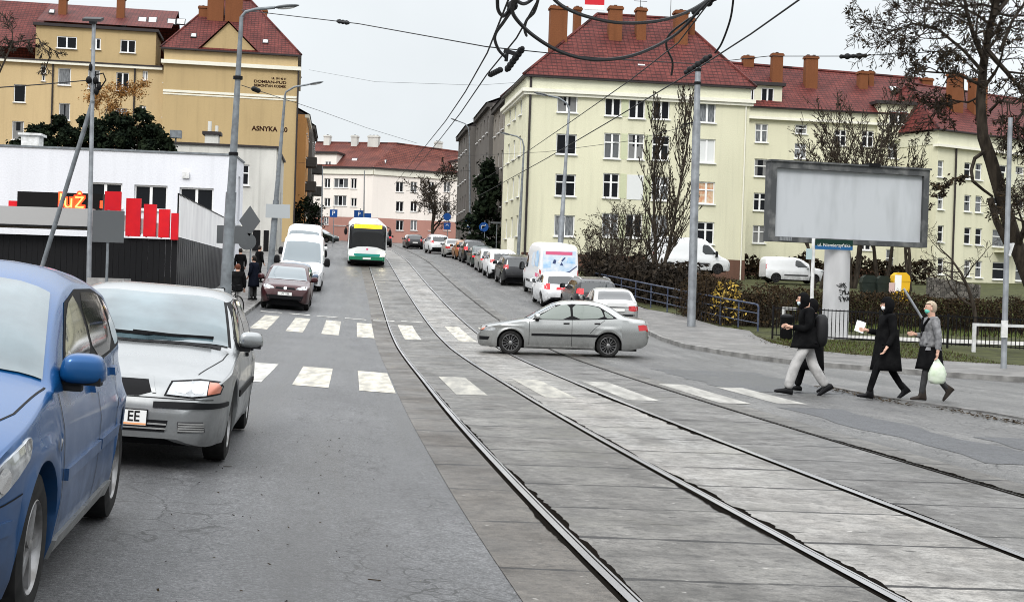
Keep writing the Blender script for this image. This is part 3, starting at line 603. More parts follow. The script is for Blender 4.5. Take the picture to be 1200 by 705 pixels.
for px_, py_, d_ in ((980, 122, 1.3), (1047, 105, 3.4)): x_, z_ = pw(px_, py_, d_); skylight(rf, (x_, d_, z_), R(42), .7, .8)
pipe(wg, [(ww - .3, -.12, ze), (ww - .3, -.12, -1)])

# --- right-hand house
o = P(1094, 320, 113); o.z = 1.8; RR = R(30); pr = Plane(o, RR)
rh = thing('apartment_building', 'pale green house running off to the right behind the big leaning tree', 'building', o, RR)
ww = 24; zc = pr(1110, 170)[1]; D = 11; mb = MB(); rects = []
for x0, x1 in ((1099, 1106), (1130, 1138), (1143, 1151), (1163, 1180), (1190, 1200), (1213, 1224)):
    for k in range(4): rects.append(pr.rect(x0, 188 + 38 * k + (x0 - 1099) * .08, x1, 207 + 38 * k + (x1 - 1099) * .08))
ok = facade(mb, 0, ww, -2, zc, rects)
for q in ok: window(rh, I4, q, 't', glass=pick())
mb.T = Tm(0, D, 0, R(-90)); facade(mb, 0, D, -2, zc, []); mb.T = I4
mb.box(-.3, -.35, zc - .22, ww, .3, zc, 1); mb.box(-.05, -.05, zc, ww, D, zc + 1.1, 2); mb.box(-.35, -.4, zc + 1.1, ww, .3, zc + 1.2, 3)
mb.build('wall', [WGREEN, WTRIM, WCREAM, GUTTER], rh)
mb = MB(); hip(mb, 0, ww, 0, D, zc + 1.2, 2.2, ww - 5, D / 2, (pr.hit(1135, 108, D / 2) - o).z); rf = mb.build('roof', TILE, rh)
chimney(rf, 4.6, 2.6, zc + 2, zc + 6.6, 1.3, .8); chimney(rf, 7.4, 2.6, zc + 2, zc + 6.4, 1.6, .8)
pipe(rh, [(pr(1119, 200)[0], -.1, zc), (pr(1119, 200)[0], -.1, -1)], .09)
for k in range(3): mb = MB(); q = pr.rect(1165, 200 + 38 * k, 1186, 212 + 38 * k); mb.box(q[0], -1.1, q[1] - .6, q[2], -.003, q[1] - .45); mb.box(q[0], -1.1, q[1] - .45, q[2], -1.03, q[1] + .55); mb.build('balcony', WCREAM, rh)

# --- sooty tenements along the right side of the street
def street_house(label, u, y0, y1, ztop, wallm, floors, roofm=GUTTER, side=1, depth=9, balc=0, roofh=2.2, gl=(0, 1), frame=None, name='tenement_house', ground=None):
    a, b = SY(u, y0), SY(u, y1); base = (a.z if ground is None else ground) - .6
    rz = math.atan2(b.y - a.y, b.x - a.x)
    if side > 0: org, rz = b, rz + math.pi       # facade looks left (towards the street)
    else: org = a
    ln = (b - a).length; root = thing(name, label, 'building', (org.x, org.y, base), rz)
    h = ztop - base; mb = MB(); ops = []; n = max(2, int(ln / 2.6)); fh = (h - 1.0) / floors
    for f_ in range(floors):
        for i in range(n): c = (i + .5) * ln / n; ops.append((c - .5, .9 + f_ * fh + .9, c + .5, .9 + f_ * fh + 2.4))
    facade(mb, 0, ln, -2, h, ops)
    for q in ops: window(root, I4, q, '2', frame or FRAMEW, wr.choice(gl))
    for T_, l_ in ((Tm(ln, 0, 0, R(90)), depth), (Tm(0, depth, 0, R(-90)), depth), (Tm(ln, depth, 0, R(180)), ln)): mb.T = T_; facade(mb, 0, l_, -2, h, [])
    mb.T = I4; mb.box(-.02, -.3, h - .35, ln + .02, .2, h + .02, 1); mb.box(-.01, -.12, .9 + fh - .05, ln + .01, -.003, .9 + fh + .12, 1)
    mb.build('wall', [wallm, WDARK if wallm in (WGREY, WGREY2) else WTRIM], root)
    mb = MB(); rquad(mb, (-.1, -.4, h + .03), (ln + .1, -.4, h + .03), (ln + .1, depth / 2, h + roofh), (-.1, depth / 2, h + roofh)); rquad(mb, (ln + .1, depth, h + .03), (-.1, depth, h + .03), (-.1, depth / 2, h + roofh), (ln + .1, depth / 2, h + roofh))
    mb.add([(0, 0, h), (0, depth, h), (0, depth / 2, h + roofh - .1)], [(0, 1, 2)]); mb.add([(ln, 0, h), (ln, depth, h), (ln, depth / 2, h + roofh - .1)], [(2, 1, 0)])
    r_ = mb.build('roof', roofm, root); chimney(r_, ln * .3, depth * .45, h + .5, h + roofh + 1.1, 1.1, .6)
    for f_ in range(1, balc + 1):
        c = ln * .35; mb = MB(); z = .9 + f_ * fh + .1
        mb.box(c - 1.4, -1.2, z, c + 1.4, -.01, z + .15); mb.box(c - 1.4, -1.2, z + .15, c + 1.4, -1.12, z + 1.05); mb.box(c - 1.4, -1.12, z + .15, c - 1.33, -.01, z + 1.05); mb.box(c + 1.33, -1.12, z + .15, c + 1.4, -.01, z + 1.05)
        mb.build('balcony', WDARK, root)
    return root
street_house('soot brown tenement directly behind the green corner house', 11.2, 109.3, 121, 17.2, WGREY2, 4, roofh=1.6, balc=2)
street_house('dark grey tenement second from the green corner house uphill', 10.9, 121.6, 134, 18.0, WGREY, 4, roofh=2.0)
street_house('blackened tenement furthest up the right side of the street', 10.2, 134.6, 146, 17.4, WGREY, 4, roofh=2.4)

# --- far house closing the street
o = P(356, 288, 196); o.z = 5.8; rA = R(-12); pa = Plane(o, rA)
fa = thing('apartment_building', 'cream house with rose ground floor and red roof closing the far end of the street', 'building', o, rA)
wa = pa(436, 250)[0]; za = pa(400, 204)[1]; zp = pa(400, 254)[1]; zt = pa(400, 197)[1]
def far_front(T, pln, x0, x1, rects, styles):
    mb = MB(); rr = [pln.rect(*q) for q in rects]; mb.T = T
    up = [q for q in rr if q[1] > zp]; lo = [q for q in rr if q[3] < zp]
    facade(mb, x0, x1, zp, za, up, .2); facade(mb, x0, x1, -3, zp - .01, lo, .2, 1); mb.box(x0, -.2, za, x1, .3, zt, 2); mb.box(x0, -.45, zt, x1, .3, zt + .18, 3)
    w_ = mb.build('wall', [WPINK, WROSE, WTRIM, GUTTER], fa)
    for q, s in zip(rr, styles): window(fa, T, q, s, glass=pick(), depth=.2)
far_front(I4, pa, 0, wa, [(361, 209, 367, 221), (380, 209, 387, 220), (391, 209, 408, 220), (411, 209, 418, 221), (361, 233, 366, 242), (380, 232, 387, 242), (391, 229, 406, 241), (411, 232, 418, 242), (379, 254, 385, 263), (391, 252, 405, 264), (411, 254, 417, 263)], '22322' + '232232')
ob_ = pa.hit(436, 250); ob_.z = o.z; rB = R(24); pb_ = Plane(ob_, rB); wb = pb_(556, 250)[0]
TB = Matrix.Translation((wa, 0, 0)) @ Matrix.Rotation(rB - rA, 4, 'Z')
rects = []
for x0, x1 in ((464, 473), (481, 489), (502, 509), (520, 528), (540, 547)):
    for y0 in (213, 236, 258): rects.append((x0, y0, x1, y0 + 12))
far_front(TB, pb_, 0, wb, rects, '2' * 15)
mb = MB(); Dp = 12
zr = (pa.hit(430, 167, 6) - o).z
A0, A1, B1 = Vector((-1, -.4, zt + .18)), Vector((wa, -.4, zt + .18)), TB @ Vector((wb + 4, -.4, zt + .18))
q0, q1, q2 = Vector((-1, 6.5, zr)), Vector((wa + 1.2, 7, zr)), TB @ Vector((wb + 4, 6.5, zr - .6))
rquad(mb, A0, A1, q1, q0); rquad(mb, A1, B1, q2, q1); mb.tube([q0, q1, q2], .16, 5); rf = mb.build('roof', TILE2, fa)
for px_, py_, dd in ((415, 192, 1.6), (437, 193, 1.8), (449, 194, 2.1)): x_, z_ = pa(px_, py_, dd); skylight(rf, (x_, dd - .2, z_ + .2), R(45), .9, 1.7)
for px_, py_, dd in ((461, 196, 1.6), (472, 197, 1.6)): x_, z_ = pb_(px_, py_, dd); sk = skylight(rf, (0, 0, 0), R(45), .9, 1.6); sk.matrix_basis = TB @ Matrix.Translation((x_, dd - .2, z_ + .2)) @ Matrix.Rotation(R(45), 4, 'X')
for px_ in (386, 418, 440): x_ = pa(px_, 166, 7)[0]; chimney(rf, x_, 6.2, zr - 1, zr + 1.0, 1.6 if px_ == 440 else .9, .9, m=WHOUSE)
x_ = pb_(512, 172, 7)[0]; c_ = chimney(rf, 0, 0, zr - 1.5, zr + .9, 1.0, .9, m=WHOUSE); c_.matrix_basis = TB @ Matrix.Translation((x_, 6.4, 0))
dA = dormer(fa, pa, 366, 394, 180, 198, .2, [(381, 189, 388, 197)], wm=WPINK, deep=5)
dB = dormer(fa, pb_, 535, 556, 190, 204, .2, [(542, 196, 549, 203)], wm=WPINK, deep=4); dB.matrix_basis = TB

# --- ochre apartment block on the left
o = P(186, 270, 137); o.z = 3.6; RY = R(9); py_ = Plane(o, RY)
yb = thing('apartment_building', 'ochre yellow apartment block with lettering on its blank gable wall and red roof', 'building', o, RY)
Wy = py_(346, 170)[0]; zc = py_(265, 77)[1]; ze = py_(265, 62)[1]; D = 15; mb = MB()
facade(mb, 0, Wy, -2, zc, []); mb.box(-.25, -.35, zc - .12, Wy + .35, D, zc + .25, 1); mb.box(0, -.02, zc + .25, Wy, D - .1, ze, 2); mb.box(-.3, -.4, ze, Wy + .35, D, ze + .14, 3)
b1 = py_(265, 110)[1]; mb.box(0, -.06, b1 - .12, Wy - .02, -.003, b1 + .12, 1); mb.box(0, -.04, b1 - .36, Wy - .02, -.003, b1 - .22, 1)
sops = []
for k in range(5):
    for q in (2, 5.5, 9, 12): sops.append((q, 1.5 + k * 3.2, q + 1.1, 3.0 + k * 3.2))
Te = Tm(Wy, 0, 0, R(90)); mb.T = Te; ok = facade(mb, 0, D, -2, zc, sops)
for q in ok: window(yb, Te, q, '2', glass=pick())
Tl = Tm(0, D, 0, R(-90)); sops = [(D - 1.5, py_(181, y)[1], D - .55, py_(181, y - 20)[1]) for y in (95, 136, 175)]; mb.T = Tl; ok = facade(mb, 0, D, -2, zc, sops)
for q in ok: window(yb, Tl, q, '2', glass=1)
mb.T = I4
# wing wall on the left, 1.6 m back
dpw = 1.6; zw = py_(90, 77, dpw)[1]; rects = [py_.rect(*q, dpw) for q in [(17.5, 65, 32, 80), (16, 99, 30, 120), (14, 142, 28, 164), (48, 77, 54, 86), (49, 88, 53, 95), (68, 80, 83, 100), (103, 82, 117, 104), (136, 85, 151, 107), (167, 83, 173, 94), (69, 121, 82, 141), (135, 127, 149, 148), (163, 124, 171, 141)]]
xl = py_(-45, 100, dpw)[0]; mb.T = Tm(0, dpw, 0); ok = facade(mb, xl, 0, -2, zw, rects, .17, 4)
for i, q in enumerate(ok): window(yb, Tm(0, dpw, 0), q, '1' if i in (0, 1, 2, 3, 4, 8) else '2', glass=1 if i < 3 else pick())
mb.box(xl, -.35, zw, -.26, .2, zw + .25, 1); mb.box(xl, -.4, zw + .25, -.26, .2, zw + .4, 3); mb.T = I4
mb.build('wall', [WYEL, WTRIM, WYEL2, GUTTER, WYEL2], yb)
# attic storey and roofs
d1 = dormer(yb, py_, 41, 182, 34, 74, dpw + .3, [(66.5, 43, 90, 57), (107, 45, 118, 58), (141, 47, 159, 62)], 'attic_storey', WYEL, 5)
mb = MB(); zr = (py_.hit(120, 8, 9) - o).z; zl = (py_.hit(20, 56, dpw) - o).z
rquad(mb, (xl, dpw - .4, zl), (py_(42, 50, dpw)[0], dpw - .4, zl), (py_(42, 50, dpw)[0], 9, zr), (xl, 9, zr)); zl2 = (py_.hit(110, 32, dpw + .3) - o).z + .3
rquad(mb, (py_(42, 50, dpw)[0], dpw, zl2), (.5, dpw, zl2), (.5, 9, zr), (py_(42, 50, dpw)[0], 9, zr)); rquad(mb, (.5, 17, zl), (xl, 17, zl), (xl, 9, zr), (.5, 9, zr))
rx = py_(268, 0, 5)[0]; zr2 = (py_.hit(268, -4, 6) - o).z
hip(mb, 0, Wy, 0, D, ze + .15, rx - 1.2, rx + 2.2, D / 2, zr2)
rf = mb.build('roof', TILE, yb)
g0, g1, gp = py_(234, 57), py_(302, 61), py_(268, 27); mb = MB(); zb_ = ze + .15
mb.prism([(g0[0], zb_), (g1[0], zb_), (gp[0], gp[1])], -.05, 4, 0); mb.box(g0[0], -.12, zb_ - .02, g1[0], -.052, zb_ + .16, 1)
gable = mb.build('gable', [WYEL, WTRIM], yb)
mb = MB(); rquad(mb, (g0[0] - .4, -.3, zb_ - .2), (g0[0] - .4, 5, zb_ - .2), (gp[0], 5, gp[1] + .15), (gp[0], -.3, gp[1] + .15)); rquad(mb, (g1[0] + .4, 5, zb_ - .2), (g1[0] + .4, -.3, zb_ - .2), (gp[0], -.3, gp[1] + .15), (gp[0], 5, gp[1] + .15)); mb.build('gable_roof', TILE, gable)
for (x0, x1, yt, dp, l) in [(243, 262, -8, 4.5, 6), (264, 284, -6, 4.5, 6), (233, 243, 8, 5, 3), (69, 78, -3, 5, 4), (137, 146, -3, 5, 4), (300, 313, 12, 9, 3)]:
    a, b = py_(x0, 20, dp)[0], py_(x1, 20, dp)[0]; z = (py_.hit((x0 + x1) / 2, yt, dp) - o).z; chimney(rf, (a + b) / 2, dp, z - l, z, b - a, 1)
for px_, pz_, dd, w_ in ((167, 28, 4.2, .9), (179, 28, 4.2, .9), (201, 30, 4.2, .9), (212, 30, 4.2, .9), (227, 46, 1.6, .6), (311, 53, 1.4, .6), (145, 34, 3, .7), (61, 18, 4.5, .6)):
    x_, z_ = py_(px_, pz_, dd); skylight(rf, (x_, dd - .15, z_ + .3), R(46), w_, w_ * 1.1)
PRINT = mat('wall_lettering_brown', (.03, .012, .009), .9, spec=0)
for s, px_, pyy, h_ in (('UL. 091 42 01', 327, 92.4, .26), ('DOMIAN-BUD', 316.5, 96.4, .40), ('REMONTAN KOSMIK', 316.5, 101.0, .36)):
    x_, z_ = py_(px_, pyy); t_ = text('lettering', s, h_, PRINT, yb, Matrix.Translation((x_, -.01, z_)) @ XZ, .004, bold=.014)
    want = (py_(335.5, pyy)[0] - x_) * 2; t_.matrix_basis = t_.matrix_basis @ Matrix.Diagonal((want / max(.1, t_.dimensions.x), 1, 1, 1))
x_, z_ = py_(316, 151.5); text('lettering', 'ASNYKA  20', .66, PRINT, yb, Matrix.Translation((x_, -.01, z_)) @ XZ, .004, bold=.022)
pipe(yb, [(Wy + .1, -.1, zc), (Wy + .1, -.1, -1)], .09)
for px_ in (62, 158): x_ = py_(px_, 90, dpw)[0]; pipe(yb, [(x_, dpw - .1, zw), (x_, dpw - .1, 0)], .09)

# --- houses beyond it on the left
street_house('orange rendered house next up the hill from the ochre block', -6.3, 152.5, 164, 20.2, WORANGE, 5, side=-1, roofh=2.5, balc=3, gl=(0,))
street_house('dark balconied house furthest up the left side of the street', -5.9, 165, 180, 20.4, WGREY, 5, side=-1, roofh=3, balc=3, gl=(0,))

# --- old dirty white house behind the shop
o = SY(-7.0, 99); o = Vector((P(322, 240, 99).x, 99, 2.0)); RH = R(7); ph = Plane(o, RH)
wh = thing('town_house', 'old stained white house with flat roof behind the white shop', 'building', o, RH)
xl = ph(150, 200)[0]; zt = ph(260, 171)[1]; D = 12; mb = MB(); q = ph.rect(283, 193, 292, 217); facade(mb, xl, 0, -2, zt, [q]); window(wh, I4, q, 't', glass=0)
Te = Tm(0, 0, 0, R(90)); mb.T = Te; so = [(1.5, 5.2, 2.3, 6.4), (4, 1.6, 5, 3.4), (4, 5, 5, 6.5), (8, 5, 9, 6.5)]; facade(mb, 0, D, -2, zt, so); mb.T = I4
for s_ in so: window(wh, Te, s_, '2', FRAMEB, 0)
mb.box(xl - .1, -.15, zt, .15, D, zt + .14, 1); mb.build('wall', [WHOUSE, GUTTER], wh)
x_, z_ = ph(249, 163, 1); mb = MB(); z_ += .35; mb.box(x_ - .48, .3, zt - 1.5, x_ + .48, 1.4, z_ - .1); mb.box(x_ - .66, .15, z_ - .1, x_ + .66, 1.55, z_ + .12, 1); z_ -= .4; mb.tube([(x_ - .2, .8, z_ + .5), (x_ - .2, .8, z_ + 1.3)], .14, 8); mb.tube([(x_ + .3, .8, z_ + .5), (x_ + .3, .8, z_ + 1.0)], .12, 8); mb.build('chimney', [WHOUSE, GUTTER], wh)
mb = MB(); x_, z_ = ph(204, 161); mb.tube([(x_, 1, zt), (x_, 1, z_ + .1)], .06, 6); mb.box(x_ - .4, .7, z_ + .05, x_ + .4, 1.3, z_ + .6); mb.build('roof_vent', STEELD, wh)
# ground-floor shop fronts of the old house
mb = MB()
for px_, wd in ((296, 9), (309, 6)): a, c = ph.rect(px_, 262, px_ + wd, 290)[0::2]; mb.box(a, -.06, .5, c, -.003, 3.2)
mb.build('door', BLACKM, wh)

# --- white shop with flat roof
o = P(270, 330, 72); o.z = 1.2; RS = R(5); ps = Plane(o, RS)
sh = thing('shop_building', 'long white flat-roofed shop with three dark windows behind a black fence', 'building', o, RS)
xl = ps(-60, 200)[0]; zt = ps(135, 177)[1]; D = 4.6; rects = [ps.rect(*q) for q in ((103, 214, 143, 243), (157, 217, 196, 246), (210, 220, 250, 248))]; mb = MB(); facade(mb, xl, 0, -2, zt, rects, .2)
for q in rects: window(sh, I4, q, '2', glass=0, depth=.2)
Te = Tm(0, 0, 0, R(90)); mb.T = Te; so = [(2.2, 3.4, 3.2, 6)]; facade(mb, 0, D, -2, zt, so); mb.T = I4
window(sh, Te, so[0], '2', glass=0)
mb.box(xl - .1, -.06, zt, .06, D, zt + .1, 1); mb.build('wall', [WWHITE, STEELD], sh)
mb = MB(); q = ps.rect(214, 202, 222, 209); mb.box(q[0], -.12, q[1], q[2], -.003, q[3]); mb.build('wall_vent', WHITEM, sh)
mb = MB(); x_, z_ = ps(38, 162, 1.5); mb.box(x_ - .45, 1, zt, x_ + .45, 2, z_ + .1); mb.box(x_ - .6, .9, z_ + .1, x_ + .6, 2.1, z_ + .22); mb.build('roof_vent', WHITEM, sh)

# --- black board fence in front of the shop, with panel along the pavement
o = SY(-7.4, 47.2); RF = heading(55) + R(90)
fz = H(o.x, o.y)
bf = thing('board_fence', 'tall black board fence with pale corrugated screen on top of its street side', 'fence', (o.x, o.y, fz))
mb = MB(); rnd = random.Random(2)
x = 0
while x < 15:
    mb.box(-x - .19, -.02 + rnd.uniform(-.006, .006), -.3, -x, .02, 2.5); x += .2
mb.build('front_boards', mat('fence_black', (.008, .008, .009), .7), bf)
mb = MB(); dv = SY(-7.4, 65) - SY(-7.4, 47.2); n = 60
for i in range(n): 
    a = dv * (i / n); b = dv * ((i + .93) / n); a.z = b.z = 0; mb.bar(a + Vector((0, 0, 1.15)), b + Vector((0, 0, 1.15)), .03 + .02 * (i % 2), 2.9)
mb.build('side_boards', mat('fence_dark_metal', (.02, .02, .022), .45, col2=(.04, .04, .042), scale=2), bf)
mb = MB(); n = 90; mm = mat('corrugated_pale', (.84, .83, .82), .5, col2=(.70, .69, .69), scale=1.5, stretch=(1, 1, .3))
pts = []
for i in range(n + 1): a = dv * (i / n); pts.append((a.x + (.03 if i % 2 else -.03), a.y, 0))
vs = [(p[0], p[1], 2.62) for p in pts] + [(p[0], p[1], 4.05 - .0 * i / n) for i, p in enumerate(pts)]
mb.add(vs, [(i, i+1, n+1+i+1, n+1+i) for i in range(n)], 0); mb.tube([(0, 0, 4.07), (dv.x, dv.y, 4.07)], .035, 6, 1); mb.tube([(0, 0, 2.6), (0, 0, 4.1)], .03, 6, 1); mb.tube([(dv.x, dv.y, 2.6), (dv.x, dv.y, 4.1)], .03, 6, 1)
mb.build('screen', [mm, BLACKM], bf)
# shop canopy, led display, red boards
yc = o.y - .6
mb = MB(); a, b = P(-60, 253, yc), P(109, 253, yc); t_, b_ = P(60, 243, yc).z, P(60, 264, yc).z
mb.box(a.x, yc, b_, b.x, yc + 2.2, t_); mb.box(a.x, yc - .03, b_ - .06, b.x + .03, yc + 2.2, b_ - .003, 1); cn = mb.build('canopy', [mat('canopy_grey', (.34, .335, .33), .5), BLACKM])
cn['label'] = 'light grey canopy fascia above the black shop front'; cn['category'] = 'canopy'
ya = o.y - .3
mb = MB(); a, b = P(20.5, 224, ya), P(120, 246, ya); mb.box(a.x, ya, b.z, b.x, ya + .25, a.z); led = mb.build('led_display', mat('led_black', (.006, .005, .005), .35))
tag(led, 'black scrolling display with glowing red and yellow letters on the canopy', 'display')
LEDM = mat('led_red_yellow', (.9, .03, .01), .4, emit=(1, .045, .012), estr=2.6); LEDY = mat('led_yellow', (1, .5, .1), .4, emit=(1, .45, .09), estr=2.2)
a = P(84, 236, ya); text('letters', 'Już', .72, LEDM, led, Matrix.Translation((a.x, ya - .012, a.z)) @ XZ, .004, bold=.05)
text('letters', 'Już', .72, LEDY, led, Matrix.Translation((a.x, ya - .02, a.z)) @ XZ, .004, bold=-.008)
mb = MB(); a = P(119, 240, ya); mb.box(a.x - .05, ya - .02, a.z - .12, a.x + .04, ya - .003, a.z + .14); mb.build('letters', LEDM, led)
RED = mat('red_panel', (.62, .012, .018), .45, col2=(.5, .01, .02), scale=2); PALE = mat('pale_panel', (.42, .41, .41), .5)
def board(x0, y0, x1, y1, m, lab, dy, grp):
    a, b = P(x0, y0, o.y + dy), P(x1, y1, o.y + dy); mb = MB(); mb.box(a.x, o.y + dy, b.z, b.x, o.y + dy + .12, a.z)
    mb.box(a.x + .05, o.y + dy + .12, min(a.z, b.z) - .02, a.x + .1, o.y + dy + .16, a.z - .1)
    tag(mb.build('advert_board', m), lab, 'board', grp)
gr = 'boards above the black fence'
board(10, 235, 21, 245, RED, 'small red board at the far left of the led display', -.2, gr); board(123, 224, 141, 247, RED, 'red board directly right of the led display', -.45, gr)
board(148, 232, 163.6, 277, RED, 'tallest red board of the row above the fence', -.2, gr); board(168.7, 239, 182, 277.5, RED, 'red board second after the tallest one', -.2, gr)
board(186.3, 245, 198, 278.5, RED, 'narrow red board third after the tallest one', -.2, gr); board(200.7, 249.5, 208, 281, RED, 'narrowest red board at the fence corner', -.2, gr)
board(139, 252, 148, 271, PALE, 'pale grey board left of the tallest red board', -.12, gr); board(161, 256, 172, 274, PALE, 'pale grey board right of the tallest red board', -.1, gr); board(180, 261, 189, 277, PALE, 'pale grey board left of the narrow red board', -.1, gr)
# ------------------------------------------------------------------ vehicles
def lin(tab, x):
    if x <= tab[0][0]: return tab[0][1]
    for (a, p), (b, q) in zip(tab, tab[1:]):
        if x <= b: return p + (q - p) * (x - a) / (b - a)
    return tab[-1][1]
def her(tab, x): return hermite([t[0] for t in tab], [t[1] for t in tab], x)
def cat(tab, x):
    """smooth curve through points, rounder than hermite"""
    return .5 * her(tab, x) + .25 * (her(tab, x - .03) + her(tab, x + .03))
def car_paint(name, col, metal=.55, rough=.32, col2=None):
    if name in MATS: return MATS[name]
    m = mat(name, col, rough, metal, spec=.35, coat=.35); t, b = nodes(m); o = N(t, 'ShaderNodeTexCoord').outputs['Object']
    sp = N(t, 'ShaderNodeSeparateXYZ'); t.links.new(o, sp.inputs[0])
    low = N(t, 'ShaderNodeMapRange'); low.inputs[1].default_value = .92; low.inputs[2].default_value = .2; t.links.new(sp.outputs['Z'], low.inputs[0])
    d = mth(t, 'MULTIPLY', low.outputs[0], nz(t, o, 5, 6, .3, .65, .15, .75))      # lower flanks: road dirt plus the dark ground reflection put into the colour
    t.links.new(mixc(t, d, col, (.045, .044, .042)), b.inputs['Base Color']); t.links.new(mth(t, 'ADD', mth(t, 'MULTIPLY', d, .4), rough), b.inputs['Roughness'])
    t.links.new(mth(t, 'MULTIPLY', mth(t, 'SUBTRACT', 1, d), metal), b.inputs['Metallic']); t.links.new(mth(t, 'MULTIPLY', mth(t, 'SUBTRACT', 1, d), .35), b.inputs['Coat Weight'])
    return m
GLW = mat('windscreen_glass', (.075, .105, .12), .05, 0, spec=1.0, coat=1.0); GLWL = mat('windscreen_glass_pale', (.10, .15, .17), .05, 0, spec=.7, coat=.5, col2=(.03, .048, .056), scale=1.5)  # pale one: dark blotches in its colour suggest seats and reflected branches
GLS = mat('side_glass', (.012, .015, .016), .05, 0, spec=.8, coat=.5); TYRE = mat('tyre_rubber', (.010, .010, .010), .85, col2=(.02, .0195, .019), scale=12); GLC = glass_mat('side_glass_clear', (.17, .195, .175), .05, .8)
RIMM = mat('rim_alloy', (.30, .30, .305), .38, .7, col2=(.15, .145, .14), scale=10); RIMD = mat('rim_dark', (.02, .02, .021), .6); LAMP = mat('headlamp_glass', (.50, .52, .53), .12, .35, spec=.9, coat=1, col2=(.22, .23, .24), scale=14)
CHROME = mat('lamp_reflector', (.75, .76, .77), .12, .9); AMBER = mat('indicator_amber', (.42, .13, .075), .25, coat=1); TAIL = mat('tail_lamp_red', (.42, .012, .016), .22, coat=1)
TAILON = mat('tail_lamp_lit', (.8, .03, .03), .3, emit=(1, .05, .08), estr=.5); HLON = mat('headlamp_lit', (1, .95, .8), .3, emit=(1, .88, .62), estr=18); PLATE = mat('plate_white', (.72, .72, .70), .5); INK = mat('ink_black', (.01, .01, .01), .6)
PLATEY = mat('plate_edge_orange', (.75, .35, .16), .5)
class Car:
    def __init__(s, label, cat_, x, y, rz, spec, paint, group=None, name='car', z=None, lod=1, wheels=True):
        s.sp = spec; s.L, s.W, s.H = spec['L'], spec['W'], spec['H']; s.lod = lod; s.paint = paint
        f = Vector((-math.sin(rz), math.cos(rz))); r = Vector((f.y, -f.x)); c = Vector((x, y))
        h = lambda v: H(v.x, v.y)
        b2 = spec['WB'] / 2; t2 = s.W / 2 - .15
        zf, zr = h(c + f * b2), h(c - f * b2); zl, zg = h(c - r * t2), h(c + r * t2)
        s.o = thing(name, label, cat_, (x, y, ((zf + zr + zl + zg) / 4 if z is None else z) + .004), rz, group)
        s.o.rotation_euler = (math.atan2(zf - zr, 2 * b2), math.atan2(zl - zg, 2 * t2), rz)
        s.body()
        if wheels: s.wheels()
    def Y(s, q): return s.L / 2 - q
    def body(s):
        p = s.sp; Rr = p['R']; ax = (p['S0'], p['S0'] + p['WB']); Ra = Rr + p.get('gap', .05)
        n = 26 if s.lod > 1 else 52
        st = {round(s.L * i / n, 4) for i in range(n + 1)} | {round(v, 4) for v in (.012, .03, .06, .1, .16, .24, s.L - .012, s.L - .03, s.L - .07, s.L - .12, s.L - .2)}
        for a in ax:
            for k in range(0, 17): st.add(round(a + Ra * math.cos(math.pi * k / 16), 4))
            st.add(round(a - Ra - .004, 4)); st.add(round(a + Ra + .004, 4))
        st = sorted(st); rings = []; NY = [1, .985, .955, .91, .84, .72, .5, .25, 0]; bul = p.get('bulge', .045)
        for q in st:
            zt = cat(p['top'], q); zb = lin(p['bot'], q); w = cat(p['hw'], q); arch = None
            for a in ax:
                if abs(q - a) < Ra - 1e-4: arch = Rr + math.sqrt(Ra * Ra - (q - a) ** 2); zb = max(zb, arch)
                elif abs(q - a) < Ra + .003: zb = max(zb, min(Rr, zb))
            zl = min(cat(p['belt'], q), zt - .012); zb = min(zb, zl - .02); zm = p.get('zm', .58)
            side = lambda z: w - bul * min(1, abs((z - zm) / .38)) ** 2.2 * (1 if z > zm else .8)
            fl = 0
            for a in ax:
                d = abs(q - a)
                if d < Ra + .12: fl = max(fl, p.get('flare', .018) * sm((Ra + .12 - d) / .12))
            pts = [(side(zb) - .10, zb + .0), (side(zb) - .015 + fl, zb)]
            for k in range(1, 10):
                z = zb + (zl - zb) * (k / 9); e = p.get('crease', .012) * math.exp(-((z - p.get('cz', .74)) / .03) ** 2)
                pts.append((side(z) + e + fl * max(0, 1 - k / 4), z))
            yb = side(zl); h = zt - zl; rc = min(p.get('rc', .13), .85 * h); tum = p.get('tum', .30); yr = max(.1, yb - .025 * min(1, h / .15) - tum * max(0, h - rc))
            nn = p.get('nroof', 6) if h > .25 else 3 + (p.get('nroof', 6) - 3) * h / .25
            if h > rc + .02:
                for k in (1, 2, 3): t = k / 4; pts.append((yb + (yr - yb) * t - .012 * math.sin(math.pi * t) * -1, zl + (h - rc) * t))
            else:
                for k in (1, 2, 3): pts.append((yb + (yr - yb) * k / 4, zl + max(0, h - rc) * k / 4 + .0005 * k))
            for t in NY: pts.append((yr * t, zt - rc * t ** nn))
            rings.append([(a_, s.Y(q), z_) for a_, z_ in pts])
        k = len(rings[0]); mb = MB(); vs = []; fs = []
        for r_ in rings: vs += r_ + [(-a_, b_, c_) for a_, b_, c_ in reversed(r_[:-1])]
        kk = 2 * k - 1
        for i in range(len(rings) - 1):
            for j in range(kk - 1): fs.append((i*kk+j, (i+1)*kk+j, (i+1)*kk+j+1, i*kk+j+1))
        m0 = len(rings) // 2
        for i, fl in ((0, False), (len(rings) - 1, True)):
            for j in range(k - 1):
                f_ = (i*kk+j, i*kk+j+1, i*kk+kk-2-j, i*kk+kk-1-j); f_ = f_ if len(set(f_)) == 4 else tuple(dict.fromkeys(f_))
                if len(f_) >= 3: fs.append(f_ if not fl else tuple(reversed(f_)))
        mb.add(vs, fs); s.bvh = BVHTree.FromPolygons([Vector(v) for v in mb.v], mb.f)
        s.mesh = mb.build('body', s.paint, s.o, smooth=38)
        ub = MB(); ub.box(-s.W/2 + .22, -s.L/2 + .3, .17, s.W/2 - .22, s.L/2 - .3, .62)
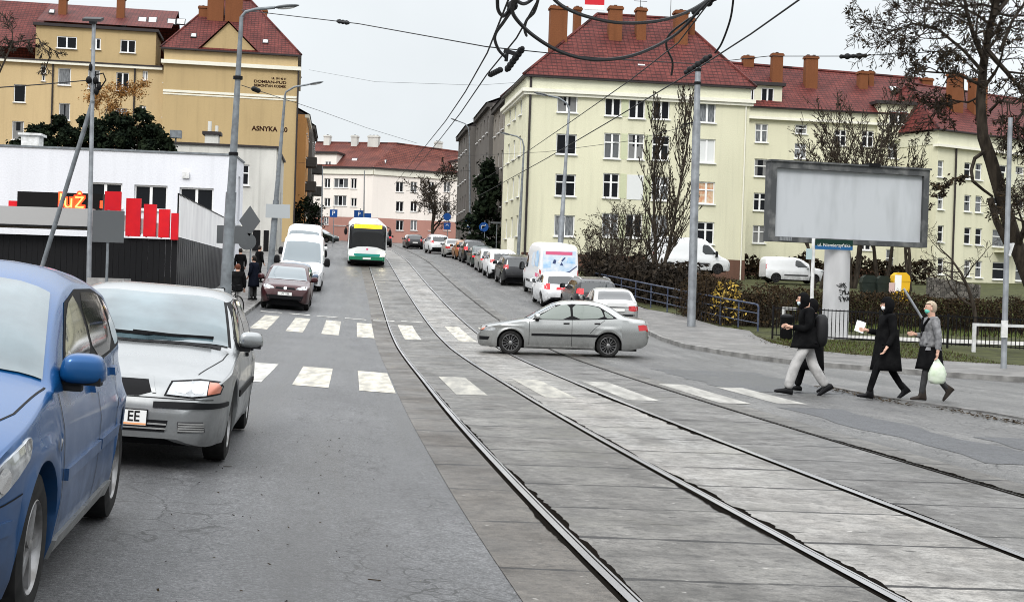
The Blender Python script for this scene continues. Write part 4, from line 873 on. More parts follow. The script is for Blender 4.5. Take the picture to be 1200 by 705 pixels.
        for a in ax: ub.box(-s.W/2 + .09, s.Y(a) - Ra - .03, .60, s.W/2 - .09, s.Y(a) + Ra + .03, Rr + Ra + .06)
        ub.box(-s.W/2 + .10, s.Y(ax[1]) + Ra + .03, .2, s.W/2 - .10, s.Y(ax[0]) - Ra - .03, .5); ub.build('underbody', BLACK, s.o)
    def patch(s, name, poly, view, m, off=.004, sub=2, rnd=0, thick=0, parent=None, smooth=True):
        """poly in car coordinates: side views use (s from the front, z); front/rear (x, z); top (x, s)"""
        poly = [Vector((a, b)) for a, b in poly]
        for _ in range(rnd):
            q = []
            for i in range(len(poly)):
                a, b = poly[i], poly[(i + 1) % len(poly)]; q += [a.lerp(b, .22), a.lerp(b, .78)]
            poly = q
        bm = bmesh.new(); vs = [bm.verts.new((p_.x, p_.y, 0)) for p_ in poly]; bm.faces.new(vs)
        bmesh.ops.triangulate(bm, faces=bm.faces[:])
        for _ in range(sub + (2 if s.lod == 0 else 0)):
            e_ = [e for e in bm.edges if e.calc_length() > (.07 if s.lod > 0 else .035)]
            if not e_: break
            bmesh.ops.subdivide_edges(bm, edges=e_, cuts=1, use_grid_fill=False); bmesh.ops.triangulate(bm, faces=[f for f in bm.faces if len(f.verts) > 3])
        def proj(a, b):
            if view[:4] == 'side':
                sg = 1 if view[-1] == '+' else -1; o_, d = Vector((sg * 3, s.Y(a), b)), Vector((-sg, 0, 0))
            elif view == 'front': o_, d = Vector((a, s.L, b)), Vector((0, -1, 0))
            elif view == 'rear': o_, d = Vector((a, -s.L, b)), Vector((0, 1, 0))
            else: o_, d = Vector((a, s.Y(b), 5)), Vector((0, 0, -1))
            hit = s.bvh.ray_cast(o_, d)
            if hit[0] is None:
                n_ = s.bvh.find_nearest(o_ + d * (3 - s.W / 2 + .05 if view[:4] == 'side' else (s.L / 2 if view in ('front', 'rear') else 3.8))); q = n_[0]
            else: q = hit[0]
            return q - d * off, d
        res = {v.index: None for v in bm.verts}; dd = None
        for v in bm.verts: q, dd = proj(v.co.x, v.co.y); v.co = q
        if thick:
            be = [e for e in bm.edges if e.is_boundary]; r_ = bmesh.ops.extrude_edge_only(bm, edges=be)
            for v in r_['geom']:
                if isinstance(v, bmesh.types.BMVert): v.co += dd * thick
        bmesh.ops.recalc_face_normals(bm, faces=bm.faces[:])
        me = bpy.data.meshes.new(name); bm.to_mesh(me); bm.free(); me.materials.append(m)
        if smooth: me.polygons.foreach_set('use_smooth', [True] * len(me.polygons)); me.set_sharp_from_angle(angle=R(40))
        return link(name, me, parent or s.o)
    def both(s, name, poly, m, **k): return [s.patch(name, poly, v, m, **k) for v in ('side+', 'side-')]
    def mir(s, name, poly, view, m, **k): return [s.patch(name, p_, view, m, **k) for p_ in (poly, [(-a, b) for a, b in reversed(poly)])]
    def wheels(s):
        p = s.sp; Rr = p['R']; tw = p.get('tw', .2); rr = Rr * p.get('rimf', .66); key = ('wheel', round(Rr, 3), tw, p.get('spokes', 7), p.get('rimf', .66), s.lod, p.get('steelie'))
        if key not in WIN:
            t = MB(); n = 36 if s.lod < 2 else 20; h = tw / 2
            t.lathe([(-h*.6, rr*.9), (-h*.9, rr), (-h, rr + (Rr-rr)*.5), (-h*.82, Rr*.975), (-h*.5, Rr), (h*.5, Rr), (h*.82, Rr*.975), (h, rr + (Rr-rr)*.5), (h*.9, rr), (h*.6, rr*.9)], n)
            g = MB(); g.lathe([(h*.2, .001), (h*.2, rr*.97)], n, 1); g.lathe([(h*.86, rr*1.01), (h*.92, rr*.97), (h*.7, rr*.90), (h*.25, rr*.88)], n, 0)
            g.lathe([(h*.86, .001), (h*.84, rr*.13), (h*.70, rr*.22), (h*.3, rr*.24)], n, 0); ns = p.get('spokes', 7)
            for i in range(ns):
                a = 2 * math.pi * i / ns; c_, s_ = math.cos(a), math.sin(a)
                w1, w2 = p.get('spw', (.10, .13)); w1 *= rr * 7 / ns if ns > 9 else rr; w2 *= rr * 7 / ns if ns > 9 else rr
                P_ = lambda r_, o_, xx: (xx, c_*r_ - s_*o_, s_*r_ + c_*o_)
                g.add([P_(rr*.12, -w1, h*.80), P_(rr*.12, w1, h*.80), P_(rr*.93, w2, h*.80), P_(rr*.93, -w2, h*.80), P_(rr*.12, -w1*1.3, h*.3), P_(rr*.12, w1*1.3, h*.3), P_(rr*.93, w2*1.2, h*.3), P_(rr*.93, -w2*1.2, h*.3)],
                      [(0,3,2,1),(0,1,5,4),(1,2,6,5),(2,3,7,6),(3,0,4,7)], 0)
            a_ = t.build('wheel', TYRE, smooth=40); b_ = g.build('rim', [RIMM if not p.get('steelie') else RIMD, RIMD], smooth=40); WIN[key] = (a_.data, b_.data)
            bpy.data.objects.remove(a_); bpy.data.objects.remove(b_)
        wm, rm = WIN[key]
        for a in (p['S0'], p['S0'] + p['WB']):
            for sg in (1, -1):
                w = link('wheel', wm, s.o, (sg * (s.W / 2 - tw / 2 - p.get('wi', .025)), s.Y(a), Rr), 0 if sg > 0 else math.pi); link('rim', rm, w)
    def mirror(s, q, z, size=(.13, .085, .09), m=None, gap=.02, dark=True):
        for sg in (1, -1):
            hit = s.bvh.ray_cast(Vector((sg * 3, s.Y(q), z)), Vector((-sg, 0, 0)))[0]; x = hit.x if hit else sg * (s.W / 2 - .1)
            c = Vector((x + sg * (gap + size[0]), s.Y(q) + .03, z + .05)); mb = MB()
            nu, nv = 20, 12; vs = []; fs = []
            for i in range(nv + 1):
                a = math.pi * i / nv
                for j in range(nu):
                    t = 2 * math.pi * j / nu; f = lambda v: math.copysign(abs(v) ** .62, v)
                    vx, vy, vz = f(math.sin(a)) * f(math.cos(t)), f(math.sin(a)) * f(math.sin(t)), f(math.cos(a))
                    if vy < -.55: vy = -.55
                    vs.append((c.x + size[0] * vx * (1 - .12 * vz), c.y + size[1] * vy - abs(vx) * .0 - sg * vx * .02, c.z + size[2] * vz))
            for i in range(nv):
                for j in range(nu): fs.append((i*nu+j, (i+1)*nu+j, (i+1)*nu+(j+1) % nu, i*nu+(j+1) % nu))
            mb.add(vs, fs); o_ = mb.build('mirror', m or s.paint, s.o, smooth=50)
            st = MB(); st.prism([(min(x - sg*.03, c.x), z - .055), (max(x - sg*.03, c.x), z - .055), (max(x - sg*.03, c.x), z - .01), (min(x - sg*.03, c.x), z - .01)], c.y - .035, c.y + .045); st.box(c.x - size[0]*.85, c.y - size[1]*.5, c.z - size[2]*1.02, c.x + size[0]*.85, c.y + size[1]*.6, c.z - size[2]*.5); st.build('mirror_base', BLACK, o_)
            gl = MB(); gl.box(c.x - size[0]*.82, c.y - size[1]*.60, c.z - size[2]*.75, c.x + size[0]*.82, c.y - size[1]*.555, c.z + size[2]*.78); gl.build('mirror_glass', GLS, o_)
    def plate(s, txt, z, view='front', x=0, w=.52, h=.114, big=None):
        sg = 1 if view == 'front' else -1
        hit = s.bvh.ray_cast(Vector((x, sg * s.L, z)), Vector((0, -sg, 0)))[0]; y = hit.y if hit else sg * s.L / 2
        T_ = Matrix.Translation((x, y, z)) @ (Matrix.Rotation(math.pi, 4, 'Z') if sg > 0 else I4)
        mb = MB(); mb.box(-w/2, -.022, -h/2, w/2, -.004, h/2, 0); mb.box(-w/2 - .008, -.018, -h/2 - .008, w/2 + .008, .02, h/2 + .008, 1); o_ = mb.build('number_plate', [PLATE, BLACK], s.o); o_.matrix_basis = T_
        if txt: text('plate_characters', txt, h * .92, INK, o_, Matrix.Translation((.02, -.0235, 0)) @ XZ, .0005, sx=.82)
        return o_
    def glass(s, front, fw, rear, rw, m=GLW, mr=None):
        if front:
            (a, b), (w0, w1) = front, fw
            s.patch('windscreen', [(-w0, a + .10), (-w0 * .6, a + .03), (0, a), (w0 * .6, a + .03), (w0, a + .10), (w1, b), (0, b - .03), (-w1, b)], 'top', m, off=.009, sub=4)
        if rear:
            (a, b), (w0, w1) = rear, rw
            s.patch('rear_window', [(-w0, a), (0, a + .02), (w0, a), (w1, b - .03), (0, b), (-w1, b - .03)], 'top', mr or GLS, sub=4)
    def windows(s, polys, trim=.02):
        for q in polys: s.both('side_window', q, GLS, sub=3, rnd=1)
    def wiper(s, pts, m=BLACK):
        mb = MB(); P3 = []
        for a, b in pts:
            h_ = s.bvh.ray_cast(Vector((a, s.Y(b), 4)), Vector((0, 0, -1)))[0]; P3.append(h_ + Vector((0, .0, .025)))
        for a, b in zip(P3, P3[1:]): mb.bar(a, b, .022, .022)
        return mb.build('wiper', m, s.o)
    def disc(s, name, q, z, r, m, view='side+', off=.006, n=12): return s.patch(name, [(q + r * math.cos(2*math.pi*i/n), z + r * math.sin(2*math.pi*i/n)) for i in range(n)], view, m, off=off, sub=0)
def seam(s, q0, z0, q1, z1, w=.011):
    d = Vector((q1 - q0, z1 - z0)); n_ = Vector((-d.y, d.x)).normalized() * w / 2
    s.both('door_seam', [(q0 + n_.x, z0 + n_.y), (q0 - n_.x, z0 - n_.y), (q1 - n_.x, z1 - n_.y), (q1 + n_.x, z1 + n_.y)], BLACK, off=.0025, sub=4)
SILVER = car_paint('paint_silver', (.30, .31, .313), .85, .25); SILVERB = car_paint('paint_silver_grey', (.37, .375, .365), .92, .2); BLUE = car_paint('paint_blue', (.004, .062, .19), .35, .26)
WHITEP = car_paint('paint_white', (.74, .75, .76), 0, .35); BLACKP = car_paint('paint_black', (.012, .012, .014), .3, .25); WINE = car_paint('paint_dark_brown', (.042, .007, .009), .2, .26); NAVY = car_paint('paint_blue_grey', (.14, .18, .24), .5, .3)
ORANGEP = car_paint('paint_copper', (.30, .12, .035), .5, .3); DKGREEN = car_paint('paint_dark_green', (.02, .04, .035), .4, .3); REDP = car_paint('paint_dark_red', (.13, .02, .02), .4, .3); CHAMP = car_paint('paint_pale_silver', (.42, .42, .41), .5, .3)

# ---- shapes
SEDAN = dict(L=4.58, W=1.71, H=1.43, WB=2.67, S0=.92, R=.315, spokes=5, spw=(.2, .2), rc=.09,
    top=[(0, .46), (.02, .56), (.06, .64), (.12, .70), (.3, .755), (.7, .83), (1.1, .905), (1.25, .93), (1.62, 1.13), (2.0, 1.32), (2.2, 1.385), (2.5, 1.42), (2.85, 1.425), (3.25, 1.385), (3.5, 1.30), (3.8, 1.14), (4.02, 1.045), (4.2, 1.02), (4.45, .995), (4.53, .95), (4.565, .80), (4.58, .62)],
    belt=[(0, .42), (.05, .58), (.2, .67), (.7, .77), (1.2, .85), (2.4, .90), (3.5, .94), (4.1, .955), (4.45, .93), (4.55, .80), (4.58, .55)],
    hw=[(0, .50), (.02, .60), (.06, .68), (.14, .745), (.3, .80), (.6, .835), (1.0, .85), (1.5, .855), (3.2, .855), (3.8, .84), (4.2, .80), (4.42, .745), (4.52, .68), (4.58, .56)],
    bot=[(0, .25), (.04, .215), (.12, .19), (.5, .19), (4.1, .20), (4.4, .26), (4.54, .34), (4.58, .42)])
HATCH = dict(L=4.2, W=1.75, H=1.51, WB=2.6, S0=.86, R=.315, spokes=5, spw=(.09, .13), rimf=.64, tum=.28, bulge=.06, nroof=5, rc=.10,
    top=[(0, .48), (.02, .60), (.06, .70), (.14, .775), (.35, .85), (.7, .93), (.95, .985), (1.08, 1.02), (1.5, 1.24), (1.9, 1.41), (2.15, 1.475), (2.5, 1.51), (2.9, 1.50), (3.4, 1.45), (3.66, 1.39), (3.9, 1.15), (4.05, .98), (4.13, .90), (4.18, .72), (4.2, .58)],
    belt=[(0, .44), (.05, .62), (.2, .74), (.7, .86), (1.1, .93), (2.4, .98), (3.4, 1.02), (3.85, 1.03), (4.1, .9), (4.17, .7), (4.2, .52)],
    hw=[(0, .50), (.02, .60), (.06, .68), (.14, .75), (.3, .81), (.6, .855), (1.0, .87), (1.5, .875), (3.0, .875), (3.5, .86), (3.9, .80), (4.1, .73), (4.2, .60)],
    bot=[(0, .24), (.04, .21), (.12, .18), (.5, .18), (3.8, .20), (4.1, .30), (4.2, .40)])
SUV = dict(L=4.4, W=1.85, H=1.68, WB=2.66, S0=.9, R=.35, spokes=5, spw=(.16, .16), tum=.25, zm=.68, cz=.9, bulge=.05, nroof=6,
    top=[(0, .55), (.02, .70), (.06, .84), (.14, .93), (.35, .99), (.9, 1.06), (1.15, 1.10), (1.5, 1.32), (1.85, 1.53), (2.1, 1.62), (2.5, 1.67), (3.2, 1.66), (3.8, 1.60), (4.05, 1.52), (4.2, 1.22), (4.32, 1.02), (4.38, .85), (4.4, .65)],
    belt=[(0, .5), (.05, .72), (.2, .86), (.8, .97), (1.2, 1.02), (2.5, 1.06), (3.8, 1.12), (4.2, 1.05), (4.35, .85), (4.4, .6)],
    hw=[(0, .58), (.02, .68), (.06, .77), (.14, .835), (.3, .88), (.6, .915), (1.2, .925), (3.3, .925), (3.9, .90), (4.2, .84), (4.34, .76), (4.4, .66)],
    bot=[(0, .42), (.04, .32), (.12, .26), (.5, .25), (3.9, .27), (4.25, .36), (4.4, .48)])
VAN = dict(L=5.6, W=2.05, H=2.5, WB=3.45, S0=.95, R=.345, spokes=5, spw=(.2, .2), steelie=1, tum=.06, zm=.9, cz=.95, bulge=.04, nroof=9, rc=.16, crease=.02,
    top=[(0, .6), (.02, .78), (.07, .95), (.16, 1.06), (.4, 1.16), (.65, 1.26), (.85, 1.42), (1.2, 1.80), (1.5, 2.12), (1.75, 2.34), (2.0, 2.44), (2.4, 2.5), (5.2, 2.5), (5.5, 2.46), (5.56, 2.40), (5.6, 2.3)],
    belt=[(0, .55), (.05, .8), (.3, 1.0), (.8, 1.18), (1.4, 1.25), (2.2, 1.3), (5.5, 1.3), (5.6, 1.25)],
    hw=[(0, .70), (.03, .82), (.08, .90), (.2, .96), (.5, 1.0), (1.2, 1.02), (5.3, 1.02), (5.5, 1.0), (5.57, .985), (5.6, .95)],
    bot=[(0, .36), (.06, .28), (.3, .25), (5.3, .3), (5.6, .42)])
PARTNER = dict(L=4.38, W=1.81, H=1.80, WB=2.73, S0=.93, R=.32, spokes=5, spw=(.2, .2), steelie=1, tum=.12, zm=.7, cz=.85, bulge=.04, nroof=8,
    top=[(0, .55), (.02, .7), (.07, .86), (.16, .95), (.5, 1.06), (.9, 1.14), (1.05, 1.22), (1.5, 1.50), (1.9, 1.70), (2.2, 1.77), (2.6, 1.8), (4.1, 1.8), (4.3, 1.75), (4.36, 1.66), (4.38, 1.5)],
    belt=[(0, .5), (.06, .75), (.3, .92), (1.0, 1.03), (1.6, 1.06), (4.2, 1.08), (4.38, 1.0)],
    hw=[(0, .6), (.03, .72), (.08, .8), (.2, .85), (.5, .89), (1.2, .905), (4.1, .905), (4.3, .885), (4.38, .85)],
    bot=[(0, .36), (.06, .27), (.3, .22), (4.1, .26), (4.38, .4)])
def stretch(sp, L=1, H=1, **k):
    q = dict(sp)
    for t in ('top', 'belt', 'bot'): q[t] = [(a * L, b * H) for a, b in sp[t]]
    q['hw'] = [(a * L, b * k.get('Wf', 1)) for a, b in sp['hw']]; q['W'] = sp['W'] * k.get('Wf', 1)
    q['L'] = sp['L'] * L; q['H'] = sp['H'] * H; q['WB'] = sp['WB'] * L; q['S0'] = sp['S0'] * L
    for a, b in k.items():
        if a != 'Wf': q[a] = b
    return q
def scl(pl_, a, b): return [(x * a, z * b) for x, z in pl_]

# ---- silver sedan facing the camera
def sedan_detail(c, l=1, h=1, mw=GLW, lit=False, plate=None, rplate=None, face=True, back=True, handles=True, tail=TAIL, gs=GLS):
    S = lambda q: scl(q, l, h)
    c.glass((1.26 * l, 2.06 * l), (.735, .61), (3.42 * l, 3.98 * l), (.56, .64), mw)
    W1 = S([(1.50, .925), (1.58, .985), (2.10, 1.285), (2.43, 1.322), (2.47, .945)]); W2 = S([(2.53, .95), (2.50, 1.325), (2.92, 1.312), (3.18, 1.275), (3.27, 1.23), (3.37, .99)]); W3 = S([(3.40, .99), (3.34, 1.20), (3.50, 1.10), (3.64, 1.01)])
    c.both('window_trim', S([(1.42, .905), (1.54, 1.0), (2.08, 1.30), (2.45, 1.337), (2.95, 1.327), (3.22, 1.285), (3.50, 1.13), (3.72, .995), (3.4, .965), (2.5, .925)]), BLACK, off=.003, sub=5)
    for q in (W1, W2, W3): c.both('side_window', q, gs, off=.0055, sub=4, rnd=1)
    if face:
        c.mir('headlight_surround', S([(.37, .575), (.41, .69), (.62, .712), (.78, .70), (.80, .66), (.785, .60), (.6, .565)]), 'front', BLACK, off=.004, sub=5)
        c.mir('headlight', S([(.39, .588), (.425, .68), (.62, .70), (.69, .698), (.69, .595), (.58, .580)]), 'front', LAMP, off=.010, sub=4)
        c.mir('headlight_reflector', S([(.45, .608), (.47, .67), (.55, .675), (.55, .603)]), 'front', CHROME, off=.014, sub=2, rnd=1); c.mir('headlight_reflector', S([(.58, .603), (.58, .68), (.67, .682), (.67, .608)]), 'front', CHROME, off=.014, sub=2, rnd=1)
        c.mir('indicator', S([(.697, .60), (.697, .693), (.765, .688), (.79, .655), (.78, .612)]), 'front', AMBER, off=.012, sub=4)
        c.patch('grille', S([(-.28, .60), (-.24, .685), (.24, .685), (.28, .60), (.18, .565), (-.18, .565)]), 'front', BLACK, off=.004, sub=3)
        c.patch('grille_trim', S([(-.31, .595), (-.27, .715), (.27, .715), (.31, .595), (.28, .595), (.24, .69), (-.24, .69), (-.28, .595)]), 'front', c.paint, off=.012, sub=3, thick=.02)
    if back:
        c.mir('tail_light', S([(.40, .70), (.40, .86), (.62, .87), (.72, .82), (.72, .70), (.6, .67)]), 'rear', tail, off=.006, sub=3)
        c.both('tail_light', S([(4.30, .70), (4.28, .84), (4.43, .86), (4.54, .83), (4.55, .72)]), tail, off=.006, sub=3)
        c.patch('rear_bumper_trim', S([(-.62, .50), (-.62, .56), (.62, .56), (.62, .50)]), 'rear', BLACK, off=.01, sub=4, thick=.02)
    if handles:
        c.both('door_handle', S([(2.27, .815), (2.27, .85), (2.43, .855), (2.43, .82)]), BLACK, off=.022, sub=2, thick=.03); c.both('door_handle', S([(3.10, .835), (3.10, .87), (3.25, .875), (3.25, .84)]), BLACK, off=.022, sub=2, thick=.03)
        c.both('side_moulding', S([(1.42, .50), (1.42, .56), (3.3, .57), (3.3, .51)]), BLACK, off=.014, sub=4, thick=.02)
        seam(c, 1.36 * l, .26 * h, 1.36 * l, .86 * h); seam(c, 2.50 * l, .24 * h, 2.50 * l, .93 * h); seam(c, 2.99 * l, .60 * h, 3.12 * l, .74 * h); seam(c, 3.12 * l, .74 * h, 3.38 * l, .95 * h)
    c.mirror(1.60 * l, .945 * h, (.105, .08, .072), gap=.0)
    if plate is not None: c.plate(plate, .40 * h)
    if rplate is not None: c.plate(rplate, .72 * h, 'rear')
# car placements: front or rear contact patches taken from the photograph
def from_wheel(px, py, rz, sp, which='fr'):
    g = G(px, py); f = Vector((-math.sin(rz), math.cos(rz))); r = Vector((f.y, -f.x))
    return g
rzS = R(7.6) + math.pi
g = Vector((-2.41, 11.40)); fv = Vector((-math.sin(rzS), math.cos(rzS))); rv = Vector((fv.y, -fv.x))     # its left front wheel is on our right
c0 = g - rv * -(.76) * 1 - fv * (SEDAN['L'] / 2 - SEDAN['S0'])
c0 = g + rv * (.76) - fv * (SEDAN['L'] / 2 - SEDAN['S0'])
c = Car('silver sedan parked nose towards the camera right behind the blue hatchback', 'car', c0.x, c0.y, rzS, SEDAN, SILVER, 'cars parked along the left kerb', 'parked_car', lod=0)
sedan_detail(c, mw=GLWL)
c.mir('bumper_strip', [(.30, .485), (.30, .53), (.60, .54), (.80, .53), (.80, .49), (.6, .485)], 'front', BLACK, off=.012, sub=4, thick=.02)
c.both('bumper_strip', [(.06, .49), (.06, .53), (.50, .53), (.50, .495)], BLACK, off=.012, sub=4, thick=.02)
c.patch('lower_grille', [(-.40, .30), (-.42, .39), (.42, .39), (.40, .30)], 'front', BLACK, off=.005, sub=4)
for z in (.325, .36): c.patch('grille_bar', [(-.41, z - .006), (-.41, z + .006), (.41, z + .006), (.41, z - .006)], 'front', CHAMP, off=.014, sub=4, thick=.01)
c.mir('fog_lamp', [(.50, .30), (.49, .385), (.68, .39), (.70, .31)], 'front', DGREY, off=.006, sub=2)
for z in (.318, .336, .354, .372): c.mir('fog_lamp_bar', [(.50, z - .006), (.50, z + .005), (.69, z + .005), (.69, z - .006)], 'front', CHAMP, off=.012, sub=2, thick=.008)
c.patch('bumper_seam', [(-.74, .555), (-.74, .562), (.74, .562), (.74, .555)], 'front', BLACK, off=.004, sub=6)
c.mir('bonnet_seam', [(.60, .30), (.735, .9), (.755, 1.2), (.745, 1.2), (.725, .9), (.59, .30)], 'top', BLACK, off=.002, sub=5)
po = c.plate('', .40); text('plate_characters', 'ZS 01', .105, INK, po, Matrix.Translation((-.12, -.0235, 0)) @ XZ, .0005, sx=.8); text('plate_characters', 'EE', .112, INK, po, Matrix.Translation((.165, -.0235, .006)) @ XZ, .0005, sx=.85, bold=.002)
mb = MB(); mb.box(-.26, -.0236, -.054, .26, -.0225, -.040); mb.build('plate_strip', PLATEY, po)
c.wiper([(.62, 1.42), (.30, 1.36), (-.05, 1.34), (-.1, 1.36)]); c.wiper([(.08, 1.37), (-.25, 1.35), (-.6, 1.40)])
c.patch('windscreen_trim', [(-.76, 1.38), (-.45, 1.28), (0, 1.235), (.45, 1.28), (.76, 1.38), (.635, 2.085), (0, 2.05), (-.635, 2.085)], 'top', BLACK, off=.001, sub=5)
c.patch('cowl', [(-.68, 1.25), (0, 1.20), (.68, 1.25), (.68, 1.33), (0, 1.27), (-.68, 1.33)], 'top', BLACK, off=.006, sub=4)

# ---- blue hatchback nearest the camera
rzB = R(9) + math.pi; fv = Vector((-math.sin(rzB), math.cos(rzB))); rv = Vector((fv.y, -fv.x))
g = Vector((-2.055, 5.72)); c0 = g + rv * (.78) - fv * (HATCH['L'] / 2 - HATCH['S0'])
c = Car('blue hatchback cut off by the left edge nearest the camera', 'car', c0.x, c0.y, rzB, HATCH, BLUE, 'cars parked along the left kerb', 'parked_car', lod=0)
c.glass((1.10, 1.95), (.765, .64), (3.68, 4.02), (.56, .64), GLWL)
c.both('window_trim', [(1.40, .965), (1.52, 1.03), (2.02, 1.32), (2.4, 1.385), (2.95, 1.385), (3.36, 1.33), (3.58, 1.16), (3.62, 1.06), (2.4, .985)], BLACK, off=.003, sub=5)
for q in ([(1.55, 1.005), (1.62, 1.07), (2.04, 1.305), (2.36, 1.365), (2.40, 1.01)], [(2.47, 1.012), (2.44, 1.368), (2.92, 1.368), (3.16, 1.345), (3.20, 1.05)], [(3.25, 1.055), (3.23, 1.33), (3.36, 1.30), (3.53, 1.15), (3.56, 1.075)]): c.both('side_window', q, GLS, off=.0055, sub=3, rnd=1)
hp = [(.38, .62), (.42, .69), (.54, .735), (.66, .735), (.735, .70), (.76, .63), (.62, .60), (.48, .59)]
for hl in c.mir('headlight', hp, 'front', LAMP, off=.010, sub=4, rnd=1, thick=.02): pass
c.both('headlight', [(.06, .60), (.10, .665), (.22, .725), (.40, .775), (.58, .815), (.60, .79), (.46, .69), (.24, .60)], LAMP, off=.012, sub=4, rnd=1, thick=.016)
for v in ('side+', 'side-'): c.disc('headlight_reflector', .28, .675, .05, CHROME, v, .016)
for sg in (1, -1):
    c.disc('headlight_reflector', sg * .52, .665, .05, CHROME, 'front', .0145); c.disc('headlight_reflector', sg * .645, .67, .045, CHROME, 'front', .0145)
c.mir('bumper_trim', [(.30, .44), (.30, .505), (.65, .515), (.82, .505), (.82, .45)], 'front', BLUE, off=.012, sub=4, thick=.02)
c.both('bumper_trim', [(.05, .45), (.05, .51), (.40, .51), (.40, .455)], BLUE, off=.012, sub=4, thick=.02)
c.patch('lower_grille', [(-.5, .26), (-.5, .40), (.5, .40), (.5, .26)], 'front', BLACK, off=.004, sub=4); c.mir('fog_lamp', [(.56, .28), (.56, .36), (.70, .36), (.70, .28)], 'front', LAMP, off=.005, sub=2)
c.both('bumper_seam', [(.02, .545), (.02, .552), (.50, .60), (.50, .593)], BLACK, off=.0025, sub=4); c.mir('bonnet_seam', [(.66, .36), (.755, .7), (.79, 1.16), (.78, 1.16), (.745, .7), (.65, .36)], 'top', BLACK, off=.002, sub=5)
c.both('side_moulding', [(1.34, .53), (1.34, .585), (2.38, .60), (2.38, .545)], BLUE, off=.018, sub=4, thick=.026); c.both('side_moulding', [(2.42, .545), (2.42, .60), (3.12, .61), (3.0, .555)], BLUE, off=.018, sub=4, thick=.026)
c.both('sill', [(1.26, .185), (1.26, .27), (3.06, .29), (3.06, .20)], SILVERB, off=.02, sub=5, thick=.04)  # pale colour stands for light reflecting on the blue car's sill
seam(c, 1.30, .26, 1.28, .93); seam(c, 2.40, .26, 2.42, .99); seam(c, 3.02, .56, 3.24, 1.02); seam(c, 1.30, .262, 2.95, .272, .008)
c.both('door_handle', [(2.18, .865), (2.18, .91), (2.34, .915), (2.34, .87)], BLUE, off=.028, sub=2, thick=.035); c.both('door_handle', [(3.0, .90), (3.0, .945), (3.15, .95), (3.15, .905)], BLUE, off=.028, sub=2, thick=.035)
for v in ('side+', 'side-'): c.disc('side_repeater', 1.12, .72, .03, LAMP, v, .012, 10)
c.mirror(1.50, .985, (.10, .085, .072), gap=-.01); c.wiper([(.55, 1.26), (.1, 1.2), (-.1, 1.2)]); c.plate('ZS 4370', .36)
c.mir('tail_light', [(.60, .75), (.60, 1.0), (.74, 1.0), (.76, .78)], 'rear', TAIL, off=.006, sub=3)

# ---- silver sedan crossing the street
ALM = stretch(SEDAN, .968, 1.012, R=.305, spokes=14, spw=(.03, .045), rimf=.72, WB=2.535, S0=.84)
g1, g2 = G(597, 415.5), G(711, 418.5); mid = (P(597, 415.5, 35.4) + P(711, 418.5, 35.5)) / 2
rzA = R(90) + math.atan2(.05, 2.5); fv = Vector((-math.sin(rzA), math.cos(rzA)))
c0 = Vector((mid.x, 35.4 + .75)) - fv * (ALM['L'] / 2 - ALM['S0'] - ALM['WB'] / 2)
c = Car('silver grey sedan driving across the tram tracks at the junction', 'car', c0.x, c0.y, rzA, ALM, SILVERB, None, 'crossing_car', lod=0)
sedan_detail(c, .968, 1.012, plate='ZS 118', rplate='ZS 118', handles=True, gs=GLC)
c.both('sill', [(1.26, .22), (1.26, .255), (2.98, .26), (2.98, .225)], CHAMP, off=.012, sub=5, thick=.02)
c.both('headlight', [(.10, .60), (.16, .675), (.36, .705), (.46, .665), (.40, .60)], LAMP, off=.006, sub=3, rnd=1); c.patch('lower_grille', [(-.5, .28), (-.5, .42), (.5, .42), (.5, .28)], 'front', BLACK, off=.004, sub=4); c.both('lower_grille', [(.03, .36), (.03, .45), (.30, .45), (.26, .36)], BLACK, off=.004, sub=3)
# driver seen through the side glass is not legible in the photograph; only head restraints are hinted by the dark glass

# ---- parked and moving cars further up
def suv_detail(c, mw=GLW, plate=None, rplate=None, tail=TAIL):
    c.glass((1.14, 1.95), (.76, .60), (4.0, 4.30), (.62, .68), mw)
    c.both('side_window', [(1.58, 1.075), (1.68, 1.18), (2.10, 1.46), (2.5, 1.52), (2.54, 1.10)], GLS, sub=3, rnd=1); c.both('side_window', [(2.62, 1.105), (2.6, 1.525), (3.2, 1.515), (3.4, 1.49), (3.44, 1.15)], GLS, sub=3, rnd=1); c.both('side_window', [(3.52, 1.16), (3.5, 1.47), (3.70, 1.42), (3.92, 1.22)], GLS, sub=2, rnd=1)
    c.mir('headlight', [(.40, .80), (.44, .86), (.66, .93), (.84, .92), (.80, .82), (.6, .79)], 'front', LAMP, off=.006, sub=3)
    c.patch('grille', [(-.38, .78), (-.34, .86), (.34, .86), (.38, .78)], 'front', BLACK, off=.004, sub=3); c.patch('lower_grille', [(-.62, .36), (-.70, .56), (.70, .56), (.62, .36)], 'front', BLACK, off=.004, sub=4); c.disc('badge', 0, .83, .06, CHROME, 'front', .01)
    c.mir('tail_light', [(.58, .95), (.56, 1.16), (.80, 1.18), (.84, .96)], 'rear', tail, off=.008, sub=3); c.both('tail_light', [(4.12, .98), (4.08, 1.14), (4.24, 1.14), (4.30, 1.0)], tail, off=.006, sub=2); c.patch('rear_bumper_trim', [(-.72, .42), (-.76, .58), (.76, .58), (.72, .42)], 'rear', BLACK, off=.008, sub=4)
    c.both('sill', [(1.3, .26), (1.3, .36), (3.15, .36), (3.15, .27)], BLACK, off=.006, sub=4)
    c.mirror(1.62, 1.10, (.13, .09, .10))
    if plate is not None: c.plate(plate, .62)
    if rplate is not None: c.plate(rplate, .80, 'rear')
